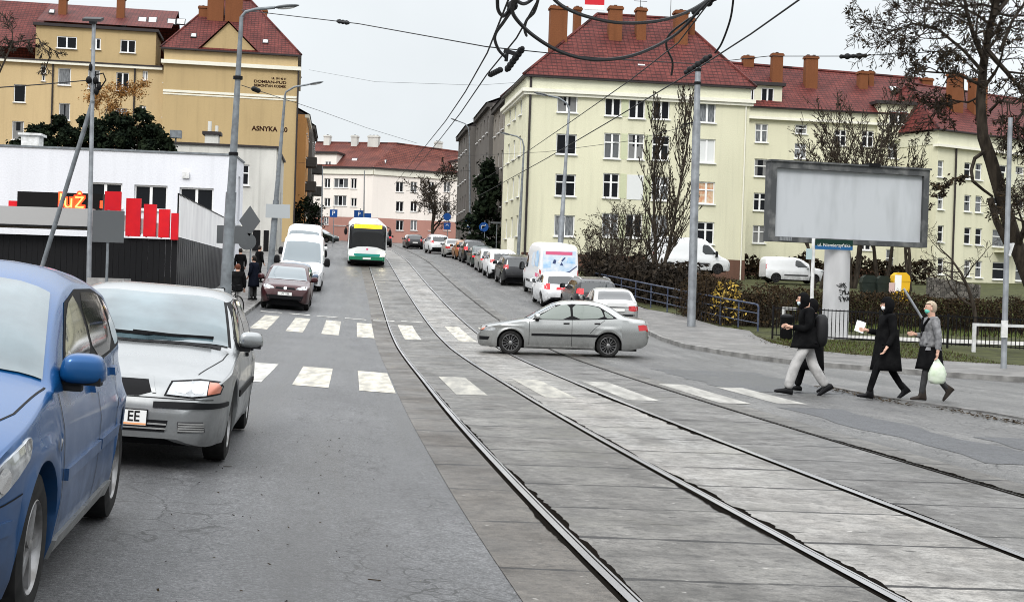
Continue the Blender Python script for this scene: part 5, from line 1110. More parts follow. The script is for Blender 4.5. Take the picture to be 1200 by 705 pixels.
def hatch_detail(c, l=1, h=1, plate=None, rplate=None, tail=TAIL):
    S = lambda q: scl(q, l, h)
    c.glass((1.10 * l, 1.95 * l), (.70, .56), (3.68 * l, 4.02 * l), (.56, .64))
    for q in ([(1.45, 1.0), (1.55, 1.06), (2.02, 1.305), (2.36, 1.365), (2.40, 1.01)], [(2.47, 1.012), (2.44, 1.37), (2.92, 1.37), (3.28, 1.32), (3.48, 1.17), (3.55, 1.07)]): c.both('side_window', S(q), GLS, sub=3, rnd=1)
    c.mir('headlight', S([(.40, .62), (.42, .72), (.70, .78), (.76, .72), (.70, .62)]), 'front', LAMP, off=.006, sub=3); c.patch('grille', S([(-.5, .30), (-.5, .50), (.5, .50), (.5, .30)]), 'front', BLACK, off=.004, sub=3)
    c.mir('tail_light', S([(.54, .80), (.52, 1.04), (.66, 1.06), (.76, 1.0), (.76, .80)]), 'rear', tail, off=.008, sub=3); c.both('tail_light', S([(3.95, .82), (3.88, .99), (4.02, .98), (4.10, .84)]), tail, off=.006, sub=2)
    c.patch('rear_bumper_trim', S([(-.66, .36), (-.66, .46), (.66, .46), (.66, .36)]), 'rear', BLACK, off=.008, sub=3)
    c.mirror(1.5 * l, .995 * h)
    if plate is not None: c.plate(plate, .5 * h)
    if rplate is not None: c.plate(rplate, .68 * h, 'rear')
GRP, GLP = 'cars parked along the right kerb', 'cars parked along the left kerb'
def parked(kind, label, u, y, paint, face=1, group=GRP, name='parked_car', turn=0, lod=2, **k):
    sp = {'sedan': SEDAN, 'suv': SUV, 'hatch': HATCH}[kind]; l = k.pop('l', 1); h = k.pop('h', 1)
    if l != 1 or h != 1: sp = stretch(sp, l, h)
    q = SY(u, y); c = Car(label, 'car', q.x, q.y, heading(y) + (math.pi if face < 0 else 0) + R(turn), sp, paint, group, name, lod=lod)
    if kind == 'sedan': sedan_detail(c, l, h, handles=False, **k)
    elif kind == 'suv': suv_detail(c, **k)
    else: hatch_detail(c, l, h, **k)
    return c
# right kerb, seen from behind
c = parked('sedan', 'silver sedan nearest the junction in the right kerb row', 8.3, 51.0, CHAMP, rplate='', turn=-3)
c.patch('boot_chrome', [(-.5, .80), (-.5, .825), (.5, .825), (.5, .80)], 'rear', BLACK, off=.008, sub=3)
c = parked('suv', 'black estate with roof rails parked behind the white graphic van', 8.6, 57.3, BLACKP, h=.95, rplate='', tail=TAILON)
c.mir('roof_rail', [(.60, 2.0), (.64, 2.0), (.62, 3.8), (.58, 3.8)], 'top', CHAMP, off=.05, sub=4, thick=.05)
c = parked('hatch', 'small white hatchback squeezed between black estate and graphic van', 8.0, 62.6, WHITEP, tail=TAILON)
c.patch('sticker', [(-.25, .78), (-.25, .90), (.25, .92), (.25, .80)], 'rear', TAILON, off=.004, sub=2)
parked('suv', 'dark car hidden in front of the white graphic van', 7.9, 77, BLACKP)
parked('suv', 'white car first in the row beyond the graphic van', 7.75, 82.5, WHITEP)
parked('hatch', 'white hatchback with red tail lamps beyond the graphic van', 7.7, 88, CHAMP, tail=TAILON)
parked('sedan', 'dark green sedan with glowing red tail lamps up the right kerb', 7.7, 93.6, DKGREEN, tail=TAILON)
parked('suv', 'large black car midway up the right kerb row', 7.7, 99.6, BLACKP, tail=TAILON)
parked('hatch', 'copper brown hatchback up the right kerb row', 7.6, 105.5, ORANGEP)
parked('sedan', 'pale silver estate up the right kerb in front of the dark conifer', 7.2, 111.5, CHAMP, h=1.04, tail=TAIL)
parked('suv', 'white car pulled up on the pavement below the blue signs', 9.9, 117, WHITEP, name='parked_car')
parked('suv', 'white off-roader parked at an angle far up the right kerb', 6.6, 122, WHITEP, turn=4)
parked('suv', 'dark red car parked in front of the far bare tree', 7.0, 131, REDP)
parked('hatch', 'black hatchback parked at the top of the right kerb', 5.6, 142, BLACKP, rplate='')
parked('sedan', 'grey sedan parked furthest up the right kerb', 5.6, 149, CHAMP)
parked('suv', 'dark car driving away with red tail lamps at the top of the street', 2.6, 150, BLACKP, group=None, name='moving_car', tail=TAILON, rplate='')
# left kerb, facing the camera
c = parked('suv', 'dark brown off-roader facing the camera at the far zebra crossing', -3.85, 53.3, WINE, -1, GLP, lod=1, plate='ZS 1188', turn=0)
parked('hatch', 'blue grey hatchback tucked between dark off-roader and white van', -3.9, 58.6, NAVY, -1, GLP, plate='')
parked('hatch', 'white car beyond the two white vans on the left', -3.9, 88, WHITEP, -1, GLP)
parked('sedan', 'dark sedan beyond the white car on the left', -3.9, 94, BLACKP, -1, GLP)
parked('hatch', 'dark green hatchback waiting at the top left of the street', -4.4, 158, DKGREEN, -1, GLP, turn=60)
# vans
def van_detail(c, front=True, cargo=True, rear=True):
    if front: c.patch('windscreen', [(-.90, .80), (0, .70), (.90, .80), (.80, 1.62), (0, 1.66), (-.80, 1.62)], 'top', GLW, sub=4)
    c.both('side_window', [(1.02, 1.30), (1.30, 1.66), (1.60, 1.95), (2.0, 1.98), (2.02, 1.32)], GLS, sub=3, rnd=1)
    c.mir('headlight', [(.56, .84), (.60, 1.02), (.82, 1.10), (.90, 1.02), (.86, .86)], 'front', LAMP, off=.006, sub=3); c.patch('grille', [(-.5, .80), (-.5, .92), (.5, .92), (.5, .80)], 'front', BLACK, off=.005, sub=3); c.patch('bumper', [(-.92, .36), (-.94, .74), (.94, .74), (.92, .36)], 'front', DGREY, off=.012, sub=4, thick=.02)
    c.mir('tail_light', [(.90, .85), (.90, 1.40), (.985, 1.40), (.985, .85)], 'rear', TAIL, off=.008, sub=2); c.both('tail_light', [(5.45, .85), (5.45, 1.38), (5.57, 1.38), (5.57, .85)], TAIL, off=.006, sub=2)
    c.patch('rear_bumper', [(-.95, .36), (-.95, .56), (.95, .56), (.95, .36)], 'rear', DGREY, off=.03, sub=4, thick=.04); c.patch('door_seam', [(-.006, .6), (-.006, 2.35), (.006, 2.35), (.006, .6)], 'rear', BLACK, off=.003, sub=4)
    c.both('side_moulding', [(1.5, .62), (1.5, .74), (3.7, .74), (3.7, .62)], DGREY, off=.012, sub=5, thick=.02); c.mirror(1.12, 1.30, (.14, .10, .20), BLACK, .05)
q = SY(-3.75, 66.5); c = Car('white panel van facing the camera behind the blue grey hatchback', 'van', q.x, q.y, heading(66) + math.pi, VAN, WHITEP, 'white vans', 'van', lod=2); van_detail(c)
q = SY(-4.0, 76); c = Car('taller white box van behind the white panel van on the left', 'van', q.x, q.y, heading(76) + math.pi, stretch(VAN, 1, 1.1), WHITEP, 'white vans', 'van', lod=2); van_detail(c)
q = SY(8.75, 69.4); c = Car('white van with colourful advert covering its rear doors', 'van', q.x, q.y, heading(69) + R(1), stretch(VAN, 1, 1.05), WHITEP, 'white vans', 'van', lod=2); van_detail(c)
cb, cp, cn_ = mat('advert_blue', (.22, .45, .72), .4, col2=(.55, .68, .80), scale=3), mat('advert_pink', (.62, .12, .22), .4), mat('advert_navy', (.05, .07, .16), .4)
cl_ = mat('advert_sky', (.45, .58, .72), .4, col2=(.7, .74, .78), scale=3)
c.patch('advert', [(-.82, 1.25), (-.82, 2.30), (.80, 2.30), (.82, 1.55), (.3, 1.22), (-.3, 1.12)], 'rear', cl_, off=.006, sub=4)
c.patch('advert_patch', [(-.80, 1.45), (-.80, 1.75), (-.45, 1.80), (-.4, 1.5)], 'rear', cb, off=.009, sub=3); c.patch('advert_patch', [(.35, 1.75), (.4, 2.0), (.78, 2.0), (.76, 1.7)], 'rear', cb, off=.009, sub=3)
c.patch('advert_patch', [(-.7, 2.12), (-.7, 2.28), (.62, 2.28), (.62, 2.12)], 'rear', cp, off=.009, sub=4)
c.patch('advert_curve', [(-.3, 1.20), (.1, 1.22), (.5, 1.34), (.86, 1.62), (.86, 1.56), (.52, 1.29), (.1, 1.18), (-.3, 1.17)], 'rear', cn_, off=.009, sub=4)
for q_ in ([(-.35, 1.70), (-.28, 1.90), (-.16, 1.86), (-.20, 1.68)], [(.02, 1.62), (.10, 1.78), (.20, 1.60)], [(.22, 2.0), (.30, 1.98), (.14, 1.80), (.08, 1.84)]): c.patch('advert_patch', q_, 'rear', cn_, off=.012, sub=2)
c.patch('advert_patch', [(-.1, 1.75), (.1, 2.05), (.16, 2.03), (.0, 1.72)], 'rear', FRAMEW, off=.012, sub=2)
def advtext(s_, x_, z_, sz):
    h_ = c.bvh.ray_cast(Vector((x_, -c.L, z_)), Vector((0, 1, 0)))[0]; text('advert_lettering', s_, sz, cn_, c.o, Matrix.Translation((x_, h_.y - .012, z_)) @ XZ, .001)
advtext('712 00 10', -.05, .98, .15); advtext('24 h', .55, .98, .15)
for q_ in ([(4.2, 1.5), (4.2, 2.2), (4.7, 2.3), (5.2, 2.1), (5.1, 1.5)],): c.patch('advert', q_, 'side-', cb, off=.006, sub=4)
c.patch('advert', [(3.0, 1.5), (3.1, 2.1), (3.9, 2.2), (3.9, 1.4)], 'side-', cl_, off=.006, sub=4); c.patch('advert_patch', [(4.5, 1.0), (4.5, 1.18), (5.3, 1.18), (5.3, 1.0)], 'side-', cp, off=.006, sub=4)
def behind(px, py, y, sp, label, nm, rz, det, z=None):
    q = P(px, py, y); c = Car(label, 'van', q.x, q.y, rz, sp, WHITEP, 'white vans', nm, z=q.z, lod=2); c.o.rotation_euler = (0, 0, rz)
    det(c); return c
def van_b(c): van_detail(c)
behind(806, 320.5, 93, stretch(VAN, .97, .97), 'white high-roof van parked below the green house behind the street pole', 'van', R(-82), van_b)
def partner_detail(c):
    c.patch('windscreen', [(-.76, 1.05), (0, .96), (.76, 1.05), (.66, 1.84), (-.66, 1.84)], 'top', GLW, sub=4); c.both('side_window', [(1.42, 1.09), (1.6, 1.25), (1.95, 1.55), (2.3, 1.6), (2.32, 1.1)], GLS, sub=3, rnd=1)
    c.mir('headlight', [(.5, .76), (.55, .90), (.76, .95), (.82, .8)], 'front', LAMP, off=.006, sub=3); c.both('headlight', [(.2, .78), (.3, .92), (.55, .98), (.45, .82)], LAMP, off=.006, sub=2); c.patch('bumper', [(-.8, .36), (-.8, .6), (.8, .6), (.8, .36)], 'front', DGREY, off=.01, sub=4)
    c.mir('tail_light', [(.78, .9), (.78, 1.3), (.87, 1.3), (.87, .9)], 'rear', TAIL, off=.008, sub=2); c.both('side_moulding', [(1.4, .5), (1.4, .6), (3.1, .6), (3.1, .5)], DGREY, off=.01, sub=4, thick=.02); c.mirror(1.5, 1.08, (.12, .09, .11))
behind(929, 332, 95, PARTNER, 'small white delivery van parked beyond the hedge left of the concrete column', 'van', R(-84), partner_detail)

# ---- bus
BUS = dict(L=12, W=2.55, H=3.0, WB=5.9, S0=2.7, R=.48, tw=.28, spokes=8, steelie=1, tum=.02, zm=1.2, bulge=.03, nroof=8, rc=.2, crease=0, flare=0, wi=.05,
    top=[(0, 2.15), (.03, 2.5), (.08, 2.66), (.2, 2.74), (.5, 2.79), (11.7, 2.79), (11.9, 2.75), (12, 2.5)], belt=[(0, 1.8), (.1, 2.3), (.3, 2.42), (11.8, 2.42), (12, 2.1)],
    hw=[(0, 1.02), (.04, 1.14), (.12, 1.22), (.3, 1.265), (11.8, 1.27), (12, 1.2)], bot=[(0, .34), (.1, .30), (11.7, .32), (12, .45)])
hb = heading(88); gm = (P(405, 312, 88.5) + P(454, 312, 88.5)) / 2; fv = Vector((math.sin(hb), -math.cos(hb)))
BUSW = car_paint('paint_bus_white', (.74, .75, .74), 0, .35); c0 = Vector((gm.x, gm.y)) - fv * 6
c = Car('white and green city bus coming down the tram track with headlights on', 'bus', c0.x, c0.y, hb + math.pi, BUS, BUSW, None, 'city_bus', lod=2)
GRN = mat('bus_green', (.01, .16, .08), .35, coat=.6); GRN2 = mat('bus_teal', (.02, .26, .21), .35, coat=.6)
c.patch('windscreen', [(-1.2, 1.05), (-1.16, 2.76), (1.16, 2.76), (1.2, 1.05), (.6, 1.25), (0, 1.28), (-.6, 1.25)], 'front', mat('bus_glass', (.012, .013, .014), .08, spec=.5), off=.008, sub=5)
c.patch('lower_panel', [(-1.22, .32), (-1.22, .62), (1.22, .62), (1.22, .32)], 'front', GRN, off=.008, sub=5); c.patch('stripe', [(-.8, .63), (-.86, .80), (.86, .80), (.8, .63)], 'front', GRN2, off=.01, sub=4); c.patch('skirt', [(-1.1, .26), (-1.1, .40), (1.1, .40), (1.1, .26)], 'front', BLACK, off=.02, sub=4)
c.mir('headlight', [(.88, .72), (.86, .90), (1.05, .96), (1.16, .90), (1.16, .72)], 'front', HLON, off=.015, sub=3, rnd=1)
c.both('side_window', [(1.9, 1.2), (1.9, 2.4), (11.5, 2.4), (11.5, 1.2)], GLS, sub=5); c.both('lower_panel', [(.3, .36), (.3, .7), (11.6, .7), (11.6, .36)], GRN, off=.006, sub=4)
mb = MB(); hy = c.bvh.ray_cast(Vector((0, c.L, 2.50)), Vector((0, -1, 0)))[0].y; mb.box(-.9, hy - .15, 2.44, .9, hy + .03, 2.68)
disp = mb.build('destination_display', mat('display_amber', (.8, .5, .02), .4, emit=(1, .62, .03), estr=1.9), c.o)
text('display_lettering', '53 BUKOWO', .26, INK, disp, Matrix.Translation((0, hy + .034, 2.56)) @ Matrix.Rotation(math.pi, 4, 'Z') @ XZ, .001, sx=.9)
mb = MB(); mb.prism([(-1.05, 2.76), (-.85, 2.92), (-.6, 2.95), (.6, 2.95), (.85, 2.92), (1.05, 2.76)], -c.L/2 + 1, c.L/2 - 4); mb.build('roof_unit', WHITEM, c.o)
mb = MB()
for sg in (1, -1): mb.sph((sg * 1.42, c.L/2 + .05, 2.2), .11, .09, .24, 10, 7); mb.tube([(sg * 1.2, c.L/2 - .05, 2.6), (sg * 1.42, c.L/2 + .1, 2.5), (sg * 1.42, c.L/2 + .05, 2.3)], .03, 6)
mb.build('mirror', BLACK, c.o, smooth=50); c.plate('', .50); c.disc('badge', 0, 1.10, .07, cp, 'front', .012)
# ------------------------------------------------------------------ poles, lamps, signs
def pole(name, label, base, top, r0, r1, m=STEELD, cat_='pole', group=None, step=None):
    t = thing(name, label, cat_, base, 0, group); d = Vector(top) - Vector(base); mb = MB()
    if step: mb.tube([(0, 0, -.2), d * step, d * step + Vector((0, 0, .04))], [r0, r0 * .96, r0 * .96], 14); mb.tube([d * step, d], [r0 * .78, r1], 12)
    else: mb.tube([(0, 0, -.2), d], [r0, r1], 12)
    mb.box(-r0 * 1.6, -r0 * 1.6, -.1, r0 * 1.6, r0 * 1.6, .03); mb.build('post', m, t, smooth=50); return t, d
def lamp_arm(t, d, pts, head, m=STEELD, hl=.75):
    mb = MB(); b = Vector(t.location); P_ = [Vector(p) - b for p in pts]; mb.tube([d] + P_, [.05] * (len(P_) + 1), 8); mb.build('arm', m, t, smooth=60)
    a = P_[-1]; e = (P_[-1] - P_[-2]).normalized(); mb = MB(); c = a + e * hl * .5; q = e.to_track_quat('X', 'Z').to_matrix().to_4x4()
    mb.T = Matrix.Translation(c) @ q; mb.sph((0, 0, 0), hl * .55, .13, .06, 12, 7); mb.T = I4; o_ = mb.build('lamp_head', SIGNB, t, smooth=60)
    mb = MB(); mb.T = Matrix.Translation(c - Vector((0, 0, .05))) @ q; mb.sph((0, 0, 0), hl * .38, .09, .035, 10, 6); mb.T = I4; mb.build('lamp_glass', GL[2], o_, smooth=60)
def bands(t, d, fr, r, m=BLACKM):
    for f_ in fr:
        mb = MB(); c = d * f_; mb.tube([c - Vector((0, 0, .05)), c + Vector((0, 0, .05))], r, 10); mb.build('clamp', m, t)
b = G(262, 376); y = b.y; t, d = pole('street_lamp', 'tall stepped grey street lamp beside the person with the bicycle', b, P(283, 20, y), .175, .06, STEELD, 'street lamp', 'street lamps', .42); lamp_arm(t, d, [P(288, 14, y), P(300, 11, y), P(322, 9, y)], None); bands(t, d, (.25, .55, .80), .15)
b = SY(-5.6, 72); y = 72; t, d = pole('street_lamp', 'grey street lamp behind the dark brown off-roader on the left', b, P(334, 112, y), .17, .06, STEELD, 'street lamp', 'street lamps', .42); lamp_arm(t, d, [P(335, 108, y), P(345, 102, y), P(362, 99, y)], None)
mb = MB(); a, c = P(312, 239, y - .2), P(340, 256, y - .2); mb.box(a.x - b.x, -.3, c.z - b.z, c.x - b.x, -.27, a.z - b.z); mb.build('sign_panel', mat('sign_pale_back', (.33, .35, .36), .5), t)
b = SY(9.75, 73); y = 73; t, d = pole('street_lamp', 'grey street lamp in front of the green corner house', b, P(667, 128, y), .16, .06, STEEL, 'street lamp', 'street lamps', .4); lamp_arm(t, d, [P(664, 121, y), P(655, 115, y), P(642, 112, y)], None)
b = P(607, 300, 96); y = 96; b.z = H(b.x, y) + .1; t, d = pole('street_lamp', 'street lamp at the corner of the sooty tenement with curved arm', b, P(614, 172, y), .14, .06, STEELD, 'street lamp', 'street lamps'); lamp_arm(t, d, [P(612, 164, y), P(606, 160, y), P(598, 158, y)], None)
b = P(551.5, 290, 128); y = 128; b.z = H(b.x, y) + .1; t, d = pole('street_lamp', 'far curved street lamp at the sky end of the dark tenements', b, P(550, 160, y), .15, .06, STEELD, 'street lamp', 'street lamps'); lamp_arm(t, d, [P(549, 150, y), P(545, 145, y), P(537, 142, y)], None)
b = P(571, 290, 118); y = 118; b.z = H(b.x, y) + .1; t, d = pole('sign_pole', 'grey pole carrying blue signs before the dark conifer', b, P(572, 205, y), .12, .08, STEELD, 'pole')
b = G(810, 386); y = b.y; t, d = pole('tram_wire_mast', 'tall grey stepped overhead wire mast on the right pavement', b, P(818, 76, y), .155, .10, STEEL, 'mast', None, .78)
t.children[0]['label'] = 'grey steel mast'; bands(t, d, (.98, .93, .66, .52), .135)
mb = MB(); q = Vector(t.location); mb.bar(P(799, 146, y) - q, P(818, 143, y) - q, .05, .05); mb.build('bracket', BLACKM, t)
b = G(1176, 437); y = b.y; t, d = pole('street_pole', 'slim light grey pole at the right edge of the corner pavement', b, P(1184, 138, y), .075, .055, STEEL, 'pole')
mb = MB(); q = Vector(t.location); mb.box(P(1172, 382, y).x - q.x, -.13, P(1172, 395, y).z - q.z, P(1179, 382, y).x - q.x, -.06, P(1172, 375, y).z - q.z); mb.build('label_sheet', WHITEM, t)
mb = MB(); mb.bar(P(1181, 300, y) - q, P(1186, 285, y) - q, .3, .03); mb.build('sign_panel', WHITEM, t)
# floodlight pole with brace
yb_ = 45.0; b = P(104, 342, yb_); b.z = H(b.x, yb_) ; t, d = pole('floodlight_pole', 'thin floodlight pole braced by a slanting tube on a concrete block', b, P(110, 27, yb_), .085, .06, STEEL, 'lamp post'); q = Vector(t.location)
mb = MB(); mb.tube([P(44, 330, yb_ + .4) - q, P(109, 118, yb_) - q], .075, 10); mb.build('brace', STEELD, t, smooth=60)
mb = MB(); mb.T = Matrix.Translation(d + Vector((0, -.1, .05))) @ Matrix.Rotation(R(20), 4, 'X'); mb.box(-.30, -.16, 0, .30, .2, .09); mb.box(-.1, -.1, -.1, .1, .1, 0); mb.T = I4; mb.build('floodlight', DGREY, t)
mb = MB()
for px_, py0, py1, r_ in ((106, 74, 84, .06), (104, 90, 98, .1), (112, 92, 97, .09), (116, 99, 105, .08), (113, 105, 109, .09)): mb.sph(P(px_, (py0 + py1) / 2, yb_ - .1) - q, r_, r_, .13, 8, 6)
mb.tube([P(112, 88, yb_) - q, P(121, 86, yb_) - q, P(124, 94, yb_) - q, P(118, 103, yb_) - q], .025, 5); mb.bar(P(102, 94, yb_) - q, P(118, 98, yb_) - q, .06, .08); mb.build('fittings', BLACKM, t, smooth=60)
mb = MB(); a, c = P(102, 325, yb_ - .3), P(145, 342, yb_ - .3); zb = H(a.x, yb_) - .1; mb.box(a.x, yb_ - .3, zb, c.x, yb_ + .5, a.z)
tag(mb.build('concrete_block', CONC), 'pale concrete block at the foot of the floodlight pole', 'block')
# sign backs on the left pavement
def sign_post(label, px, pyb, y, pyt, panels, m=SIGNB, group='signs along the left pavement', r=.035, name='road_sign'):
    b_ = P(px, pyb, y); b_.z = H(b_.x, y) + (.1 if b_.x < rail0(y) - 5 or b_.x > rail0(y) + 9.4 else 0); t_ = thing(name, label, 'road sign', b_, 0, group); mb_ = MB(); tp = P(px, pyt, y) - b_; mb_.tube([(0, 0, -.1), (0, tp.y, tp.z)], r, 8); mb_.build('post', STEELD, t_, smooth=60)
    for sh, cx_, cy_, w_, h_, mm in panels:
        c_ = P(cx_, cy_, y) - b_; s_ = y / F_PX; w2, h2 = w_ * s_ / 2, h_ * s_ / 2; mb_ = MB()
        if sh == 'rect': pts = [(-w2, -h2), (w2, -h2), (w2, h2), (-w2, h2)]
        elif sh == 'diamond': pts = [(0, -h2), (w2, 0), (0, h2), (-w2, 0)]
        elif sh == 'tri': pts = [(-w2, -h2), (w2, -h2), (0, h2)]
        else: pts = [(w2 * math.cos(2*math.pi*i/20), h2 * math.sin(2*math.pi*i/20)) for i in range(20)]
        mb_.prism([(c_.x + a_, c_.z + b__) for a_, b__ in pts], -.07, -.045); mb_.build('sign_panel', mm, t_)
    return t_, b_
sign_post('back of a rectangular road sign in front of the black fence', 124, 360, 44.2, 246, [('rect', 127.5, 265.5, 37, 37, SIGNB)], r=.045)
sign_post('backs of a diamond and a round road sign on one post', 292, 345, 55, 250, [('diamond', 293, 259, 25, 36, SIGNB), ('round', 290, 283, 21, 20, SIGNB)])
sign_post('back of a wide grey rectangular sign near the street lamp', 272, 350, 52.5, 262, [('rect', 272, 275, 35, 21, SIGNB)])
BLUES = mat('sign_blue', (.008, .055, .21), .5); REDS = mat('sign_red', (.5, .02, .03), .4)
def signmark(t_, b_, cx_, cy_, y, s_, size, m=PLATE):
    c_ = P(cx_, cy_, y) - b_; text('sign_mark', s_, size, m, t_, Matrix.Translation((c_.x, -.078, c_.z)) @ XZ, .002)
g_ = 'blue signs up the street'
t_, b_ = sign_post('blue parking sign left of the bus', 390, 290, 132, 242, [('rect', 391, 250, 9, 9, BLUES)], group=g_); signmark(t_, b_, 391, 250, 132, 'P', .6)
t_, b_ = sign_post('pair of wide blue signs behind the bus roof', 421, 290, 150, 244, [('rect', 421, 251, 12, 9, BLUES), ('rect', 431, 253, 8, 6, BLUES)], group=g_); signmark(t_, b_, 421, 251, 150, 'P', .6)
t_, b_ = sign_post('no stopping sign above a blue sign by the far bare tree', 524, 285, 140, 248, [('round', 524, 254, 9, 9, BLUES), ('rect', 524, 265, 8, 8, BLUES)], group=g_); signmark(t_, b_, 524, 265, 140, '↑', .5)
t_, b_ = sign_post('blue pedestrian crossing sign left of the conifer', 549, 292, 121, 255, [('rect', 550, 262, 9, 9, BLUES)], group=g_); mb = MB(); c_ = P(550, 262, 121) - b_; mb.prism([(c_.x - .24, c_.z - .22), (c_.x + .24, c_.z - .22), (c_.x, c_.z + .24)], -.082, -.072); mb.build('sign_mark', PLATE, t_)
t_, b_ = sign_post('round blue sign in front of the dark conifer', 567, 300, 112, 258, [('round', 567, 266, 11, 11, BLUES)], group=g_); signmark(t_, b_, 567, 266, 112, '↱', .5)
t_, b_ = sign_post('thin post with cross bar by the sooty tenement', 581, 304, 106, 260, [('rect', 581, 261, 12, 2, SIGNB)], group=g_, r=.03)
t_, b_ = sign_post('white no entry plate hanging by the dark conifer', 564, 290, 116, 250, [('rect', 564, 256, 4, 10, PLATE)], group=g_, r=.02)
mb = MB(); t_, b_ = sign_post('electric cabinet post beside the green house downpipe', 598, 308, 98, 280, [('rect', 598, 290, 8, 22, WTRIM)], group=None, r=.05)
# overhead mast far left
b = P(376.5, 290, 125); y = 125; b.z = H(b.x, y); pole('sign_pole', 'slim far pole before the cream house at the left kerb', b, P(378, 195, y), .08, .05, STEELD)
b = P(426, 290, 140); b.z = H(b.x, 140); pole('sign_pole', 'slim far pole behind the bus against the rose wall', b, P(427, 200, 140), .08, .05, STEELD)

# ------------------------------------------------------------------ billboard, column, street name post
yb_ = 47.3; bl = P(985, 401, yb_); o = Vector((bl.x, yb_, H(bl.x, yb_))); rzb = R(14)
t = thing('billboard', 'large blank grey billboard in a weathered steel frame above the black fence', 'billboard', o, rzb); pb = Plane(o, rzb)
x0, z1 = pb(903, 189); x1, _ = pb(1088, 200); z0 = pb(985, 286)[1]; fw = .21
mb = MB(); mb.box(x0, -.10, z0, x0 + fw, .38, z1); mb.box(x1 - fw, -.10, z0, x1, .38, z1); mb.box(x0 + fw, -.10, z1 - fw, x1 - fw, .38, z1); mb.box(x0 + fw, -.10, z0, x1 - fw, .38, z0 + fw * .8); mb.box(x0 + fw, .2, z0 + fw * .8, x1 - fw, .36, z1 - fw); mb.box(x0 - .05, -.16, z1, x1 + .05, .42, z1 + .06)
mb.build('frame', mat('billboard_frame', (.075, .078, .08), .5, .3, col2=(.20, .20, .195), scale=2.5, contrast=(.5, .75)), t)
mb = MB(); mb.box(x0 + fw, .04, z0 + fw * .8, x1 - fw, .06, z1 - fw); mb.build('panel', mat('billboard_panel', (.46, .48, .50), .55, col2=(.36, .375, .39), scale=1.1, contrast=(.45, .75), stretch=(1.6, 1, .35)), t)
mb = MB(); a, c = pb(912, 280), pb(926, 284); mb.box(a[0], -.115, z0 + .03, c[0], -.103, z0 + .16); mb.build('name_plate', GL[3], t)
mb = MB(); mb.box(pb(1016, 195)[0], -.18, z1 + .002, pb(1029, 195)[0], .3, z1 + .12); mb.build('lamp_bracket', BLACKM, t)
cx_ = pb(989, 330)[0]; mb = MB(); n = 28; mb.lathe([(-.2, .46), (z0 + .0, .44)], n, 0, 'z', (cx_, .55, 0)); cw = mb.build('support_column', mat('column_white', (.56, .56, .57), .7, col2=(.40, .40, .405), scale=1.5, stretch=(1, 1, .3)), t, smooth=60)
mb = MB(); rnd = random.Random(5)
for k, (py_, n_) in enumerate(((334, 3), (342, 4), (350, 6))):
    px_ = 982 + k * 1
    for i in range(n_):
        pts = []
        for j in range(6):
            x_, z_ = pb(px_ + rnd.uniform(-1.5, 4.0) + (1.5 if k == 1 else 0), py_ + rnd.uniform(-3.4, 3.4), .1); dx = max(-.42, min(.42, x_ - cx_)); yy = .55 - math.sqrt(max(.0, .458 ** 2 - dx * dx)) - .004; pts.append((cx_ + dx, yy, z_))
        mb.tube(pts, .013, 4); px_ += 3.4
mb.build('graffiti', INK, cw)
yn = 45.2; b = P(950, 398, yn); b.z = H(b.x, yn); t = thing('street_name_sign', 'white post with green and blue street name plate left of the concrete column', 'street sign', b)
mb = MB(); q = Vector(b); mb.tube([(0, 0, -.1), P(953.5, 279, yn) - q], .06, 10); mb.build('post', WHITEM, t, smooth=60)
mb = MB(); a, c, e = P(955.5, 281, yn - .05) - q, P(999.5, 284, yn - .05) - q, P(955.5, 287.2, yn - .05) - q; dz = c.z - a.z
for k, (f0, f1) in enumerate(((0, .62), (.62, 1))):
    hh = P(955, 280, yn).z - P(955, 291.5, yn).z; z_ = a.z + .02
    mb.add([(a.x, -.05, z_ - hh * f1), (c.x, -.05, z_ - hh * f1), (c.x, -.05, z_ - hh * f0), (a.x, -.05, z_ - hh * f0), (a.x, -.02, z_ - hh * f1), (c.x, -.02, z_ - hh * f1), (c.x, -.02, z_ - hh * f0), (a.x, -.02, z_ - hh * f0)], [(0,1,2,3),(7,6,5,4),(0,4,5,1),(1,5,6,2),(2,6,7,3),(3,7,4,0)], k)
npl = mb.build('name_plate', [mat('plate_dark_green', (.008, .03, .022), .4), mat('plate_blue', (.02, .10, .24), .4)], t)
text('sign_lettering', 'ul. Niemierzyńska', .15, PLATE, npl, Matrix.Translation(((a.x + c.x) / 2, -.056, a.z - .16)) @ XZ, .001)
mb = MB(); a, c = P(945, 291, yn - .1) - q, P(951, 304, yn - .1) - q; mb.box(a.x, -.12, c.z, c.x, -.07, a.z); mb.build('sign_panel', mat('pale_blue_sign', (.35, .45, .46), .5), t)

